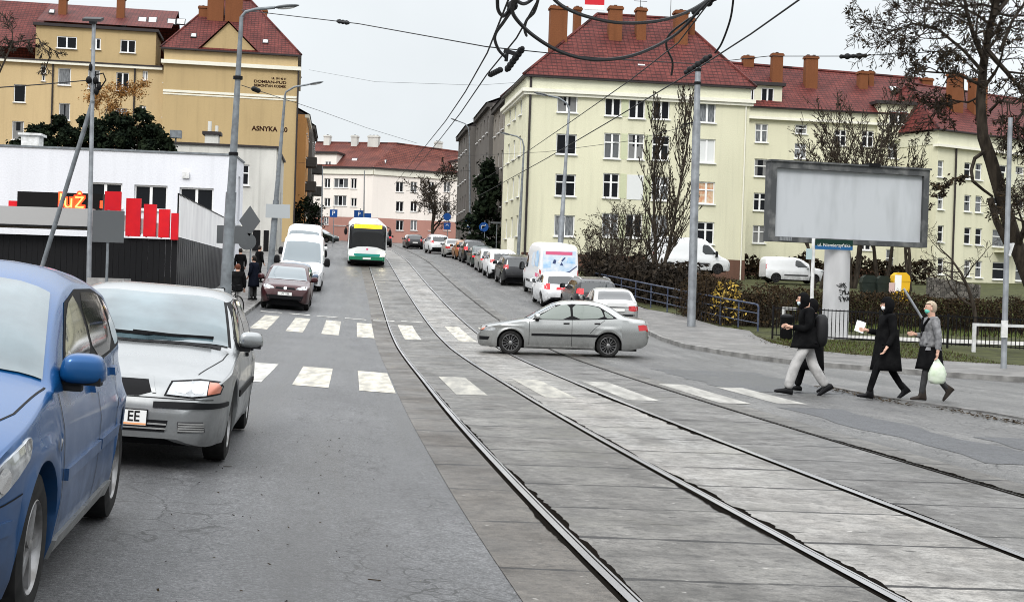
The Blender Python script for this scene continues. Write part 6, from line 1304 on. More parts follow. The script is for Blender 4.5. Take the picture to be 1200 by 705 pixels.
# ------------------------------------------------------------------ railings and barriers
def poly_at(pts, f):
    return pts
fence_px = [(905, 396), (960, 399), (1030, 403), (1110, 408), (1215, 414)]
yf = [46.6, 46.2, 45.6, 44.8, 43.8]
fp = []
for (px_, py_), y in zip(fence_px, yf): q = P(px_, py_, y); q.z = H(q.x, q.y); fp.append(q)
t = thing('railing_fence', 'black iron railing fence behind the pedestrians', 'fence', fp[0]); q = Vector(fp[0]); HF = 1.12
mr_, mp_, mbr = MB(), MB(), MB(); L_ = 0
for a, b in zip(fp, fp[1:]):
    for z in (.16, HF - .05): mr_.bar(a - q + Vector((0, 0, z)), b - q + Vector((0, 0, z)), .04, .04)
    n = int((b - a).length / .125)
    for i in range(n): p_ = a.lerp(b, i / n) - q; mbr.bar(p_ + Vector((0, 0, .12)), p_ + Vector((0, 0, HF)), .022, .022, 0, (0, 1, 0))
    n = max(1, int((b - a).length / 2))
    for i in range(n): p_ = a.lerp(b, i / n) - q; mp_.bar(p_ + Vector((0, 0, -.1)), p_ + Vector((0, 0, HF + .04)), .06, .06, 0, (0, 1, 0))
mr_.build('rail', BLACKM, t); mp_.build('post', BLACKM, t); mbr.build('bars', BLACKM, t)
ga = [(8.85, 49.0), (8.1, 53), (7.3, 57.5), (6.3, 62), (5.3, 66.5), (4.2, 71)]
gp = [Vector((x_, y_, H(x_, y_) + .1)) for x_, y_ in ga]
t = thing('guard_railing', 'blue grey tubular guard railing along the right pavement slope', 'railing', gp[0]); q = Vector(gp[0]); mb, mp_ = MB(), MB(); HG = .98
top = [gp[0] - q + Vector((0, 0, 0)), gp[0] - q + Vector((0, 0, HG - .12)), gp[0] - q + Vector((-.03, .03, HG - .03)), gp[0] - q + Vector((-.12, .12, HG))] + [p_ - q + Vector((0, 0, HG)) for p_ in gp[1:]]
mb.tube(top, .035, 8)
for z in (.28, .64): mb.tube([p_ - q + Vector((0, 0, z)) for p_ in gp], .025, 6)
for a, b in zip(gp, gp[1:]):
    for i in (1, 2): p_ = a.lerp(b, i / 2) - q; mp_.tube([p_ - Vector((0, 0, .1)), p_ + Vector((0, 0, HG))], .03, 8)
mb.build('rail', BLUEM, t, smooth=60); mp_.build('post', BLUEM, t, smooth=60)
def barrier(label, px0, px1, pyt, pyb, y, posts):
    a, b = P(px0, pyt, y), P(px1, pyt + (px1 - px0) * .035, y); gz = H(a.x, y); t_ = thing('white_barrier', label, 'barrier', (a.x, y, gz)); q_ = Vector((a.x, y, gz)); m_ = MB(); m_.bar(a - q_, b - q_, .07, .09); m_.build('rail', WHITEM, t_)
    for px_ in posts:
        m_ = MB(); c_ = P(px_, pyt, y) - q_; m_.box(c_.x - .05, -.05, -.1, c_.x + .05, .05, a.z - gz + .02); m_.build('post', WHITEM, t_)
barrier('white barrier behind the black railings at the right edge', 1140, 1215, 380, 413, 43.3, (1142, 1207)); barrier('small white bracket barrier over the waste bin', 917, 934, 361, 395, 46.9, (918.5,))
b = P(921, 398, 46.1); b.z = H(b.x, 46.1); t = thing('waste_bin', 'black round waste bin between guard railing and street name post', 'bin', b); mb = MB(); mb.lathe([(0.05, .16), (.1, .2), (.75, .21), (.78, .23), (.84, .22), (.9, .10), (.9, .01)], 18, 0, 'z'); mb.build('bin_body', BLACK, t, smooth=40); mb = MB(); mb.tube([(.25, 0, -.1), (.25, 0, 1.0)], .03, 8); mb.build('post', BLACKM, t)
# recycling corner behind the hedge
yk = 78
def container(label, px0, px1, pyt, pyb, m, name='recycling_container', dy=0):
    a, b = P(px0, pyt, yk + dy), P(px1, pyb, yk + dy); g0 = min(b.z, H(b.x, yk + dy)); t_ = thing(name, label, 'container', ((a.x + b.x) / 2, yk + dy, g0 - .1)); w = (b.x - a.x) / 2; h = a.z - g0 + .1; m_ = MB()
    m_.prism([(-w * .82, .12), (w * .82, .12), (w, h * .72), (-w, h * .72)], -w * .8, w * .8); t2 = m_.build('container_body', m, t_); m_ = MB(); m_.prism([(-w * 1.04, h * .72), (w * 1.04, h * .72), (w * .9, h * .9), (w * .5, h), (-w * .5, h), (-w * .9, h * .9)], -w * .85, w * .85); m_.build('lid', m, t_); m_ = MB()
    for sx in (-1, 1): m_.lathe([(-.05, .001), (-.05, .11), (.05, .11), (.05, .001)], 10, 0, 'x', (sx * w * .6, -w * .7, .1))
    m_.build('caster', BLACK, t_)
YELC = mat('container_yellow', (.62, .36, .02), .45); GRNC = mat('container_dark_green', (.009, .014, .011), .6, col2=(.018, .024, .019), scale=3)
container('yellow recycling container beside the stone wall', 1045, 1064, 319, 343, YELC); container('dark green waste container left of the yellow one', 1009, 1026, 322, 343, GRNC, dy=1); container('dark green waste container directly beside the yellow one', 1027, 1042, 323, 343, GRNC, dy=.5)
mb = MB(); a, b = P(1049, 322, 70), P(1056, 341, 70); b.z = min(b.z, 99); mb.box(a.x, 70, b.z, b.x, 70.03, a.z); a2, b2 = P(1042, 331, 70), P(1048.7, 343, 70); mb.box(a2.x, 70, b2.z, b2.x, 70.03, a2.z, 1);  mb.tube([(b.x - .1, 70.07, H(b.x, 70)), (b.x - .1, 70.07, a.z)], .03, 6, 3)
tag(mb.build('notice_board', [PLATE, mat('notice_pink', (.50, .36, .33), .6), mat('notice_navy', (.03, .05, .10), .5), STEELD]), 'white and pink notice board in front of the yellow container', 'notice board')
a, b = P(1088, 330, 84), P(1150, 338, 80); mb = MB(); n = 24; rnd = random.Random(9)
for i in range(n): x0_, x1_ = a.x + (b.x - a.x) * i / n, a.x + (b.x - a.x) * (i + 1) / n; yy = 84 - 4 * i / n; mb.box(x0_, yy, H(x0_, yy) - .3, x1_ + .01, yy + .4, P(1100, 325 + 7 * i / n + rnd.uniform(-.8, .8), yy).z)
tag(mb.build('stone_wall', STONE), 'low rubble stone wall on the bank behind the hedge', 'wall')
b = P(1080, 372, 38); e = P(1059, 338, 38); t = thing('leaning_post', 'pale post leaning to the left above the fair-haired woman', 'post', (b.x + .28, 38, H(b.x, 38))); q = Vector(t.location); mb = MB(); d_ = (b - e); bb = b + d_ * 1.0; mb.tube([bb - q, e - q], .035, 8); mb.build('post', STEEL, t, smooth=60)

# ------------------------------------------------------------------ overhead wires
def wire(label, pts, r=.012, cat_='wire', group='overhead wires above the street', name='overhead_wire', sag=0):
    V = [P(a, b_, y_) for a, b_, y_ in pts]; out = []
    for i in range(len(V) - 1):
        n_ = 8 if len(V) < 4 or True else 1
        for k in range(n_):
            p0, p1, p2, p3 = V[max(i-1, 0)], V[i], V[i+1], V[min(i+2, len(V)-1)]; t_ = k / n_
            out.append(.5 * ((2*p1) + (p2-p0)*t_ + (2*p0-5*p1+4*p2-p3)*t_*t_ + (3*p1-p0-3*p2+p3)*t_**3))
    out.append(V[-1]); mb_ = MB(); mb_.tube(out, r, 5); return tag(mb_.build(name, WIREM, smooth=60), label, cat_, group)
def wire0(label, pts, r=.012, **k):
    V = [P(a, b_, y_) for a, b_, y_ in pts]; mb_ = MB(); mb_.tube(V, r, 5); return tag(mb_.build('overhead_wire', WIREM), label, 'wire', 'overhead wires above the street')
wire0('contact wire of the left track running from the top edge to the far roofs', [(598, -6, 17), (571, 62, 23), (545, 108, 30), (522, 142, 40), (497, 173, 62), (462, 216, 130)], .014)
wire0('contact wire with clamps running from the top edge down to the far lamp', [(634, -6, 17), (605, 45, 21), (570, 88, 27), (540, 132, 36), (515, 164, 54), (480, 206, 110)], .014)
wire0('wire from the top right corner through the mast head to the green house', [(945, -6, 20), (880, 40, 24), (818, 80, 30), (720, 139, 38), (640, 186, 50), (575, 222, 75), (548, 236, 110)], .016)
wire0('thinner wire crossing the green roof above the clamp wire', [(838, -6, 20), (795, 50, 24), (740, 93, 30), (670, 142, 40), (600, 190, 60), (560, 214, 90)], .012)
wire0('span wire from the tall left lamp to the mast head', [(283, 12, 46), (420, 28, 35), (570, 55, 28), (700, 68, 33), (818, 75, 49)], .013)
wire0('span wire from the mast head across to the big right tree', [(818, 75, 49), (900, 66, 45), (1000, 66, 42), (1110, 60, 40), (1210, 55, 38)], .013)
wire0('cable from the tall left lamp sagging towards the white house', [(283, 100, 46), (320, 112, 60), (345, 120, 71), (375, 130, 90), (430, 150, 115), (489, 168, 128)], .014)
wire0('cable from the floodlight pole to the left edge', [(106, 94, 45), (50, 99, 42), (-20, 104, 39)], .018)
wire0('thin span wire high across the far street', [(362, 82, 150), (440, 96, 120), (560, 100, 112), (618, 96, 108)], .012)
wire0('span wire between mast and far street lamp', [(812, 146, 50), (740, 165, 62), (640, 178, 80), (560, 182, 105), (480, 184, 128)], .012)
wire0('cable crossing the lower sky before the far cream house', [(345, 190, 130), (430, 197, 125), (500, 203, 120), (551, 200, 120)], .012)
wire('thick feeder cable sagging in front of the red hipped roof', [(603, -2, 17), (602, 18, 18), (625, 42, 19), (660, 62, 20), (700, 70, 21), (745, 64, 22), (790, 42, 23), (820, 12, 23), (838, -6, 23)], .028)
wire('thick cable from the top edge sweeping over the chimneys', [(642, -8, 17), (660, 8, 18), (690, 20, 19), (730, 27, 20), (775, 24, 21), (810, 12, 22), (835, -4, 23)], .026)
wire('looped cable hanging at the left contact wire', [(583, -5, 17), (584, 12, 17.5), (590, 19, 18), (598, 10, 18), (602, -4, 18)], .025)
wire('small looped cable at the top edge beside the clamps', [(600, -8, 17), (607, 2, 17.5), (617, 4, 18), (630, -6, 18)], .025)
wire('cable loop dropping to the section insulator', [(601, 10, 18), (590, 26, 19), (580, 42, 20), (584, 58, 21), (592, 67, 21.5)], .025)
wire('drooping cable from the top edge onto the clamp wire', [(632, -6, 17.5), (626, 14, 18.5), (617, 24, 19.5), (615, 35, 20.5), (617, 42, 21)], .022)
wire('cable hanging from the top edge beside the mast', [(860, -6, 26), (856, 22, 27), (846, 50, 28), (838, 62, 28.5)], .022)
wire('cable dropping behind the insulator towards the poplar', [(808, 22, 24), (785, 40, 25), (781, 55, 26), (788, 72, 27), (787, 88, 28)], .022)
def clump(label, pts, r, name='wire_insulator'):
    mb_ = MB(); V = [P(*p_) for p_ in pts]; mb_.tube(V, r * .8, 8)
    n_ = max(2, int((V[-1] - V[0]).length / .16))
    for i in range(n_ + 1): mb_.sph(V[0].lerp(V[-1], i / n_), r * (1.5 if i % 2 else 1), r * 1.2, r * (1.4 if i % 2 else 1), 8, 6)
    return tag(mb_.build(name, WIREM, smooth=60), label, 'insulator', 'insulators and clamps on the wires')
clump('large black section insulator on the clamp wire', [(612, 57, 21), (594, 82, 23)], .04); clump('black clamps where two wires meet at the top edge', [(603, 2, 18), (598, 12, 18.2)], .05)
clump('cluster of black clamps on the mast head', [(832, 66, 47), (804, 85, 47)], .085); clump('black clamp cluster under the top edge right of the chimneys', [(838, -2, 23), (815, 14, 23.4)], .05)
clump('ringed insulator on the span wire in the open sky', [(986, 66.5, 42), (1014, 65.5, 42)], .07); clump('insulator on the cable left of the roof', [(574, 88, 26.5), (586, 82, 25)], .04)
clump('insulator on the sagging cable before the ochre wall', [(297, 104, 50), (303, 106.5, 52)], .07); clump('insulator on the span wire over the left sky', [(396, 25, 37), (408, 27, 36)], .045)
mb = MB(); a, b = P(590.5, 59, 21.5), P(606, 64, 21.5); mb.bar(a, b, .06, .06); mb.tube([P(594, 63, 21.5), P(593, 72, 21.5)], .03, 6); tag(mb.build('wire_hanger', WIREM), 'angled black hanger beside the section insulator', 'hanger')
mb = MB(); a, b = P(685.5, 0, 33), P(708, 12, 33); mb.box(a.x, 33, b.z, b.x, 33.04, (a.z + b.z) / 2, 0); mb.box(a.x, 33, (a.z + b.z) / 2, b.x, 33.04, a.z + .25, 1); mb.tube([(a.x, 33.02, a.z + .05), (a.x, 33.02, a.z + 1.2)], .012, 5, 2); mb.tube([(b.x, 33.02, a.z + .05), (b.x, 33.02, a.z + 1.2)], .012, 5, 2); mb.tube([(a.x - 8, 33.02, a.z + 1.2), (b.x + 8, 33.02, a.z + 1.2)], .012, 5, 2)
tag(mb.build('hanging_sign', [PLATE, REDS, WIREM]), 'red and white plate hanging from a wire above the red roof', 'sign')
# ------------------------------------------------------------------ vegetation
def grow(out, p, d, Ln, r, dep, pr, rnd):
    n = pr.get('seg', 5); pts = [Vector(p)]; rs_ = [r]; d = Vector(d).normalized()
    for i in range(n):
        j = pr['jit']; d = (d + Vector((rnd.uniform(-j, j), rnd.uniform(-j, j), rnd.uniform(-j, j) + pr['up'])) ).normalized()
        pts.append(pts[-1] + d * Ln / n); rs_.append(max(pr.get('rmin', .006), r * (1 - (i + 1) / n * .8)))
    out.append((pts, rs_, dep))
    if dep >= pr['depth']: return
    nc = pr['kids'][min(dep, len(pr['kids']) - 1)]
    for k in range(nc):
        t = pr.get('from', .3) + (1 - pr.get('from', .3)) * (k + rnd.random()) / nc; i = min(int(t * n), n - 1); q = pts[i].lerp(pts[i + 1], t * n - i); ax = (pts[i + 1] - pts[i]).normalized()
        o_ = ax.orthogonal().normalized(); o_ = Matrix.Rotation(rnd.uniform(0, 2 * math.pi), 3, ax) @ o_; a = R(pr['ang'] + rnd.uniform(-12, 12)); nd = ax * math.cos(a) + o_ * math.sin(a)
        grow(out, q, nd, Ln * pr['ls'] * rnd.uniform(.7, 1.15) * (1 - .35 * t), max(pr.get('rmin', .006), rs_[i] * pr['rs']), dep + 1, pr, rnd)
def leaf_quads(mb, pts, n, size, rnd, m=0, spread=.12, flat=2.0):
    for _ in range(n):
        c = rnd.choice(pts) + Vector((rnd.gauss(0, spread), rnd.gauss(0, spread), rnd.gauss(0, spread))); s_ = size * rnd.uniform(.6, 1.3)
        a = Vector((rnd.uniform(-1, 1), rnd.uniform(-1, 1), rnd.uniform(-1, .4))).normalized(); b = a.orthogonal().normalized(); b = Matrix.Rotation(rnd.uniform(0, 6.28), 3, a) @ b
        a *= s_ * flat / 2; b *= s_ / 2; mb.add([c - a, c + b * .9, c + a, c - b * .9], [(0, 1, 2, 3)], m if not callable(m) else m())
LEAFD = mat('leaf_dark_withered', (.016, .012, .008), .9, col2=(.036, .025, .014), scale=3, spec=.05); LEAFB = mat('leaf_brown', (.055, .036, .019), .9, col2=(.024, .017, .010), scale=2, spec=.05)
LEAFY = mat('leaf_yellow', (.38, .26, .05), .8); LEAFG = mat('leaf_green', (.06, .085, .02), .8, col2=(.10, .12, .035), scale=2); LEAFO = mat('leaf_orange', (.26, .125, .035), .85, col2=(.16, .075, .02), scale=1); NEEDLE = mat('needle_dark_green', (.006, .010, .007), .95, col2=(.016, .023, .012), scale=1.5, spec=.04)
TWIG = mat('twig_brown', (.035, .027, .02), .9); TWIG2 = mat('twig_grey_brown', (.07, .055, .04), .9)
def tree(name, label, base, segs, bark, leaves=None, group=None, twig=None, tdep=0, cat_='tree', crown='crown'):
    t = thing(name, label, cat_, base, 0, group); a, b = MB(), MB()
    for pts, rs_, dep in segs: (a if dep <= tdep else b).tube(pts, rs_, 8 if dep <= tdep else (5 if dep == 1 else 3), 0, cap=False)
    a.build('trunk', bark, t, smooth=180)
    ms = [twig or bark]
    if leaves:
        for mm, n_, size, spread, mind, seed in leaves:
            ms.append(mm); pool = [p_ for pts, _, dep in segs if dep >= mind for p_ in pts[1:]]
            if pool: leaf_quads(b, pool, n_, size, random.Random(seed), len(ms) - 1, spread)
    b.build(crown, ms, t); return t
def simple_tree(name, label, base, hgt, r, pr, seed, bark, leaves=None, lean=(0, 0), group=None, twig=None, stems=1, **k):
    rnd = random.Random(seed); segs = []
    for s_ in range(stems):
        a = rnd.uniform(0, 6.28); d = Vector((lean[0] + (math.cos(a) * .22 if stems > 1 else 0), lean[1] + (math.sin(a) * .22 if stems > 1 else 0), 1)); grow(segs, Vector((0, 0, -.1)) + (Vector((math.cos(a), math.sin(a), 0)) * .25 if stems > 1 else Vector()), d, hgt * rnd.uniform(.8, 1), r, 0, pr, rnd)
    return tree(name, label, base, segs, bark, leaves, group, twig, **k)
def gp3(px, y, du=0): x_ = P(px, 300, y).x; return Vector((x_, y, H(x_, y)))
BARE = dict(seg=6, jit=.16, up=.06, depth=3, kids=[9, 6, 4], ang=42, ls=.52, rs=.55, rmin=.012)
# big leaning tree at the right edge, limbs traced then grown
y0 = 39.0; rnd = random.Random(21); base = P(1246, 440, y0); base.z = H(base.x, y0); segs = []
def limb(pxs, r0, r1, dep, sub=True, kids=10, ls=1.9, pr=None):
    V = [P(a, b_, y_) - base for a, b_, y_ in pxs]; n_ = len(V); rs_ = [r0 + (r1 - r0) * i / (n_ - 1) for i in range(n_)]; rs_ = [q_ * .78 for q_ in rs_]; segs.append((V, rs_, dep))
    pr = pr or dict(seg=5, jit=.2, up=-.03, depth=3, kids=[7, 8], ang=48, ls=.55, rs=.6, rmin=.009)
    if sub:
        for k in range(kids):
            t_ = (k + rnd.random()) / kids; t_ = .25 + .75 * t_; i = min(int(t_ * (n_ - 1)), n_ - 2); q_ = V[i].lerp(V[i + 1], t_ * (n_ - 1) - i); ax = (V[i + 1] - V[i]).normalized(); o_ = Matrix.Rotation(rnd.uniform(0, 6.28), 3, ax) @ ax.orthogonal().normalized(); a = R(rnd.uniform(35, 70)); grow(segs, q_, ax * math.cos(a) + o_ * math.sin(a), ls * rnd.uniform(.5, 1.1), max(.02, rs_[i] * .45), 1 + 0, pr, rnd)
limb([(1246, 448, y0), (1226, 380, y0), (1206, 325, y0), (1190, 285, y0), (1178, 245, y0), (1162, 190, y0), (1152, 160, y0)], .34, .22, 0, False)
limb([(1152, 162, y0), (1149, 120, y0 + .1), (1152, 80, y0 + .2), (1158, 40, y0 + .3), (1170, -5, y0 + .3), (1180, -40, y0)], .21, .09, 0, True, 12, 2.2)
limb([(1155, 75, y0), (1142, 45, y0 - .3), (1133, 15, y0 - .6), (1126, -25, y0 - .8)], .11, .05, 1, True, 9, 2.0)
limb([(1152, 85, y0), (1130, 60, y0 + .5), (1100, 35, y0 + .8), (1070, 28, y0 + 1.0), (1040, 38, y0 + 1.2)], .075, .02, 1, True, 13, 1.6)
limb([(1150, 100, y0), (1120, 86, y0 - .5), (1095, 85, y0 - .8), (1062, 82, y0 - 1)], .06, .018, 1, True, 8, 1.0)
limb([(1158, 60, y0), (1180, 85, y0 - .6), (1197, 105, y0 - 1), (1215, 130, y0 - 1.4)], .10, .04, 1, True, 8, 1.7)
limb([(1165, 20, y0), (1185, -5, y0 + .4), (1210, -30, y0 + .8)], .09, .04, 1, True, 7, 1.6)
limb([(1172, 60, y0), (1186, 25, y0 + .5), (1200, 5, y0 + .9), (1225, -20, y0 + 1.2)], .07, .03, 1, True, 8, 1.8)
limb([(1158, 175, y0), (1142, 186, y0 - .3), (1138, 200, y0 - .5), (1140, 212, y0 - .5), (1152, 222, y0 - .2), (1163, 230, y0)], .08, .05, 1, False)
limb([(1160, 232, y0), (1168, 260, y0 - .1), (1180, 285, y0 - .1)], .12, .14, 0, False)
limb([(1141, 208, y0 - .5), (1128, 206, y0 - .7), (1112, 212, y0 - .9), (1098, 222, y0 - 1)], .035, .012, 1, True, 4, .6)
limb([(1192, 290, y0), (1200, 270, y0 - .6), (1210, 240, y0 - 1), (1226, 200, y0 - 1.3)], .12, .06, 1, True, 7, 1.8)
limb([(1160, 130, y0), (1172, 118, y0 - .6), (1190, 122, y0 - 1), (1212, 110, y0 - 1.3)], .06, .02, 1, True, 12, 1.5)
limb([(1155, 110, y0), (1135, 120, y0 + .6), (1118, 118, y0 + .9), (1100, 125, y0 + 1)], .05, .016, 1, True, 9, 1.1)
limb([(1170, 10, y0), (1150, 5, y0 - .5), (1120, 8, y0 - .8), (1085, 2, y0 - 1)], .06, .02, 1, True, 10, 1.5)
limb([(1200, 130, y0 - 1.2), (1190, 145, y0 - 1.2), (1196, 165, y0 - 1.3), (1210, 180, y0 - 1.4)], .05, .02, 1, True, 8, 1.2)
tree('leaning_tree', 'big dark tree leaning in from the right edge with withered leaves', base, segs, BARK, [(LEAFD, 4800, .065, .045, 2, 4), (LEAFB, 500, .065, .045, 2, 5)], tdep=0, twig=BARK)
# poplar in front of the green house
b = gp3(769, 82); b.z = max(b.z, 1.7)
simple_tree('poplar', 'slim bare poplar in front of the pale green corner house', b, 10.8, .13, dict(seg=8, jit=.07, up=.12, depth=3, kids=[24, 9, 4], ang=27, ls=.36, rs=.5, rmin=.019, **{'from': .08}), 3, BARK, [(LEAFD, 500, .10, .1, 2, 8)], twig=TWIG, stems=2, lean=(.02, 0))
for k, (px_, y_, h_, sd_) in enumerate(((716, 74, 4.6, 4), (735, 76, 4.2, 5), (700, 72, 3.4, 6))):
    simple_tree('bare_bush', ['tall bare bush left of the poplar', 'bare bush directly at the foot of the poplar', 'low bare bush behind the upper end of the guard railing'][k], gp3(px_, y_), h_, .07, dict(seg=5, jit=.2, up=.03, depth=3, kids=[7, 5, 3], ang=36, ls=.55, rs=.6, rmin=.011, **{'from': .15}), sd_, BARK, [(LEAFD, 260, .08, .1, 2, sd_)], twig=TWIG, stems=5, cat_='bush', group='bare bushes by the guard railing', crown='branches')
for k, (px_, y_, h_, sd_, st_) in enumerate(((1000, 92, 12.0, 14, 4), (960, 90, 9.5, 15, 3), (1035, 94, 10.5, 16, 3), (1072, 90, 7.5, 17, 2))):
    simple_tree('bare_tree', ['tallest bare tree rising behind the middle of the billboard', 'bare tree behind the left half of the billboard', 'bare tree behind the right half of the billboard', 'slender bare tree just right of the billboard'][k], gp3(px_, y_), h_, .15, dict(seg=6, jit=.13, up=.08, depth=3, kids=[11, 7, 4], ang=36, ls=.47, rs=.5, rmin=.021), sd_, BARK, [(LEAFD, 420, .11, .12, 3, sd_)], twig=TWIG, stems=st_, group='bare trees behind the billboard', crown='crown')
simple_tree('bare_tree', 'small knobbly bare tree on the bank left of the leaning trunk', gp3(1148, 53), 4.8, .11, dict(seg=6, jit=.22, up=.04, depth=3, kids=[8, 6, 4], ang=55, ls=.5, rs=.55, rmin=.009), 31, BARK, None, twig=BARK)
simple_tree('bare_tree', 'round bare tree in front of the far cream house', Vector((P(508, 284, 158).x, 158, H(P(508, 284, 158).x, 158))), 9.0, .24, dict(seg=6, jit=.2, up=.05, depth=4, kids=[11, 7, 5, 3], ang=52, ls=.60, rs=.55, rmin=.03, **{'from': .22}), 41, BARK, [(LEAFD, 500, .14, .2, 3, 3)], twig=BARK)
simple_tree('bare_tree', 'dark bush like tree at the left kerb below the balconies', Vector((P(371, 275, 148).x - 1.2, 148, 5.6)), 5.0, .14, dict(seg=5, jit=.2, up=.04, depth=3, kids=[9, 6, 4], ang=48, ls=.56, rs=.55, rmin=.02), 42, BARK, [(NEEDLE, 1500, .18, .25, 2, 3)], twig=BARK)
# dark conifers
def conifer(name, label, base, h, w, seed, n=2600, group=None, size=.22, cat_='tree', m=NEEDLE, ex=1.6):
    t_ = thing(name, label, cat_, base, 0, group); rnd = random.Random(seed); a, b = MB(), MB(); a.tube([(0, 0, -.2), (0, 0, h * .9)], [w * .08, .02], 8); a.build('trunk', BARK, t_)
    boughs = []
    for i in range(int(h * 9)):
        z = h * (.06 + .92 * (i + rnd.random()) / (h * 9)); rr_ = w * (1 - (z / h) ** ex) * rnd.uniform(.55, 1.12) + .05; an = rnd.uniform(0, 6.28); e_ = Vector((math.cos(an) * rr_, math.sin(an) * rr_, z - rr_ * .15 + rnd.uniform(-.1, .25))); s_ = Vector((0, 0, z)); b.tube([s_, e_], [.03, .008], 3); boughs += [s_.lerp(e_, f_) for f_ in (.35, .6, .8, .95, 1.0)]
    leaf_quads(b, boughs, n, size, rnd, 1, size * .7, 1.5); b.build('crown', [BARK, m], t_); return t_
conifer('conifer', 'dark conifer leaning over the parked cars beside the sooty tenement', SY(10.0, 113.5), 8.0, 2.2, 3, 3000, size=.3)
for k, (px_, y_, pt_, w_) in enumerate(((38, 90, 146, 3.0), (66, 92, 137, 3.6), (98, 93, 135, 3.8), (130, 92, 131, 3.8), (158, 91, 126, 3.2), (181, 90, 146, 2.2))):
    b = P(px_, 260, y_); b.z = 2.5; conifer('evergreen', ['low evergreen at the far left above the white shop roof', 'evergreen second from the left above the white shop roof', 'broad evergreen below the orange willow', 'broad evergreen right of the floodlight pole', 'tallest evergreen at the corner of the ochre block', 'small evergreen at the right end of the row'][k], b, P(px_, pt_, y_).z - 2.5, w_, 50 + k, 12000, 'evergreens behind the white shop', size=.2, ex=5)
b = P(88, 270, 112); b.z = 3; simple_tree('willow', 'orange autumn willow in front of the ochre block', b, 14.0, .2, dict(seg=7, jit=.12, up=-.03, depth=3, kids=[9, 8, 4], ang=38, ls=.45, rs=.5, rmin=.02), 61, BARK2, [(LEAFO, 8000, .10, .20, 2, 6)], twig=LEAFO, lean=(.05, 0))
b = P(-30, 330, 40); b.z = 0; segs = []; base = b; rnd = random.Random(77)
limb([(-36, 330, 40), (-34, 200, 40), (-30, 100, 40), (-26, 30, 40)], .16, .09, 0, False); limb([(-32, 140, 40), (-5, 95, 40), (15, 50, 40), (45, 45, 40), (60, 68, 40)], .05, .012, 1, True, 7, .9); limb([(-31, 120, 40), (-5, 70, 40.5), (8, 40, 41)], .04, .01, 1, True, 6, .8)
tree('bare_tree', 'bare tree reaching in from the left edge above the shop', base, segs, BARK, None, twig=BARK)
# hedges and shrubs
def hedge(name, label, line, h, w, mats_, n, size, seed, group=None, cat_='hedge', lumps=.35, twigs=500, z0=None):
    """line: ground points along the hedge"""
    rnd = random.Random(seed); V = [Vector(q_) for q_ in line]; org = V[0].copy(); t_ = thing(name, label, cat_, org, 0, group); mb_ = MB(); tot = [0]
    for a, b_ in zip(V, V[1:]): tot.append(tot[-1] + (b_ - a).length)
    def at(f_):
        s_ = f_ * tot[-1]
        for i in range(len(V) - 1):
            if s_ <= tot[i + 1] + 1e-6: return V[i].lerp(V[i + 1], (s_ - tot[i]) / max(1e-6, tot[i + 1] - tot[i]))
        return V[-1]
    ph = [rnd.uniform(0, 6.28) for _ in range(4)]
    def hh(f_): s_ = f_ * tot[-1]; return h * (1 + lumps * .5 * math.sin(s_ * 1.3 + ph[0]) + lumps * .3 * math.sin(s_ * 3.1 + ph[1]) + lumps * .2 * math.sin(s_ * 7 + ph[2]))
    for _ in range(twigs):
        f_ = rnd.random(); c = at(f_) - org; q_ = Vector((c.x + rnd.uniform(-w, w) * .4, c.y + rnd.uniform(-w, w) * .4, c.z - .05)); e_ = q_ + Vector((rnd.gauss(0, .3), rnd.gauss(0, .3), hh(f_) * rnd.uniform(.55, 1.18))); mb_.tube([q_, q_.lerp(e_, .5) + Vector((rnd.gauss(0, .06), rnd.gauss(0, .06), 0)), e_], [.014, .009, .004], 3, 0, cap=False)
    for _ in range(n):
        f_ = rnd.random(); c = at(f_) - org; z = hh(f_) * min(1.05, rnd.random() ** .7 * 1.02); rr_ = w * .5 * math.sqrt(max(.05, 1 - (z / h / 1.25) ** 3)); an = rnd.uniform(0, 6.28); q_ = Vector((c.x + math.cos(an) * rr_ * math.sqrt(rnd.random()), c.y + math.sin(an) * rr_ * math.sqrt(rnd.random()), c.z + z))
        leaf_quads(mb_, [q_], 1, size, rnd, 1 + (0 if rnd.random() < .75 else rnd.randrange(len(mats_) - 1)) if len(mats_) > 1 else 1, .05)
    mb_.build('foliage', [TWIG] + mats_, t_); return t_
def lineg(pts): return [Vector((P(px_, 350, y_).x, y_, H(P(px_, 350, y_).x, y_))) for px_, y_ in pts]
DARKH = [LEAFD, LEAFB]
hedge('hedge', 'dense dark hedge behind the guard railing below the bare bushes', lineg([(692, 72), (730, 69), (775, 65), (812, 62)]), 1.75, 2.0, [mat('leaf_black_brown', (.012, .010, .008), .9, col2=(.03, .022, .014), scale=2), LEAFD], 7000, .14, 1)
hedge('hedge', 'brown hedge with yellow leaves behind the lower end of the guard railing', lineg([(812, 57), (850, 54.5), (905, 53)]), 1.55, 1.8, [LEAFB, LEAFD, LEAFD, LEAFB], 8000, .075, 2, twigs=800)
hedge('hedge', 'long clipped brown hedge behind the black railings', lineg([(905, 57), (980, 56.5), (1060, 56), (1140, 55.5), (1225, 54.5)]), 1.35, 1.4, [LEAFB, LEAFD, LEAFD], 15000, .062, 3, lumps=.12, twigs=1200)
hedge('shrub', 'yellow leaved shrub hanging over the guard railing', lineg([(840, 53.2), (865, 52.6)]), 1.35, .9, [LEAFY, LEAFB, LEAFB], 220, .09, 4, None, 'shrub', twigs=60)
hedge('hedge', 'dark hedge along the foot of the green house behind the white vans', lineg([(690, 100), (760, 100), (850, 103), (1000, 103), (1090, 103)]), 1.6, 1.6, [LEAFD, LEAFB], 6000, .2, 6, lumps=.3, twigs=300)
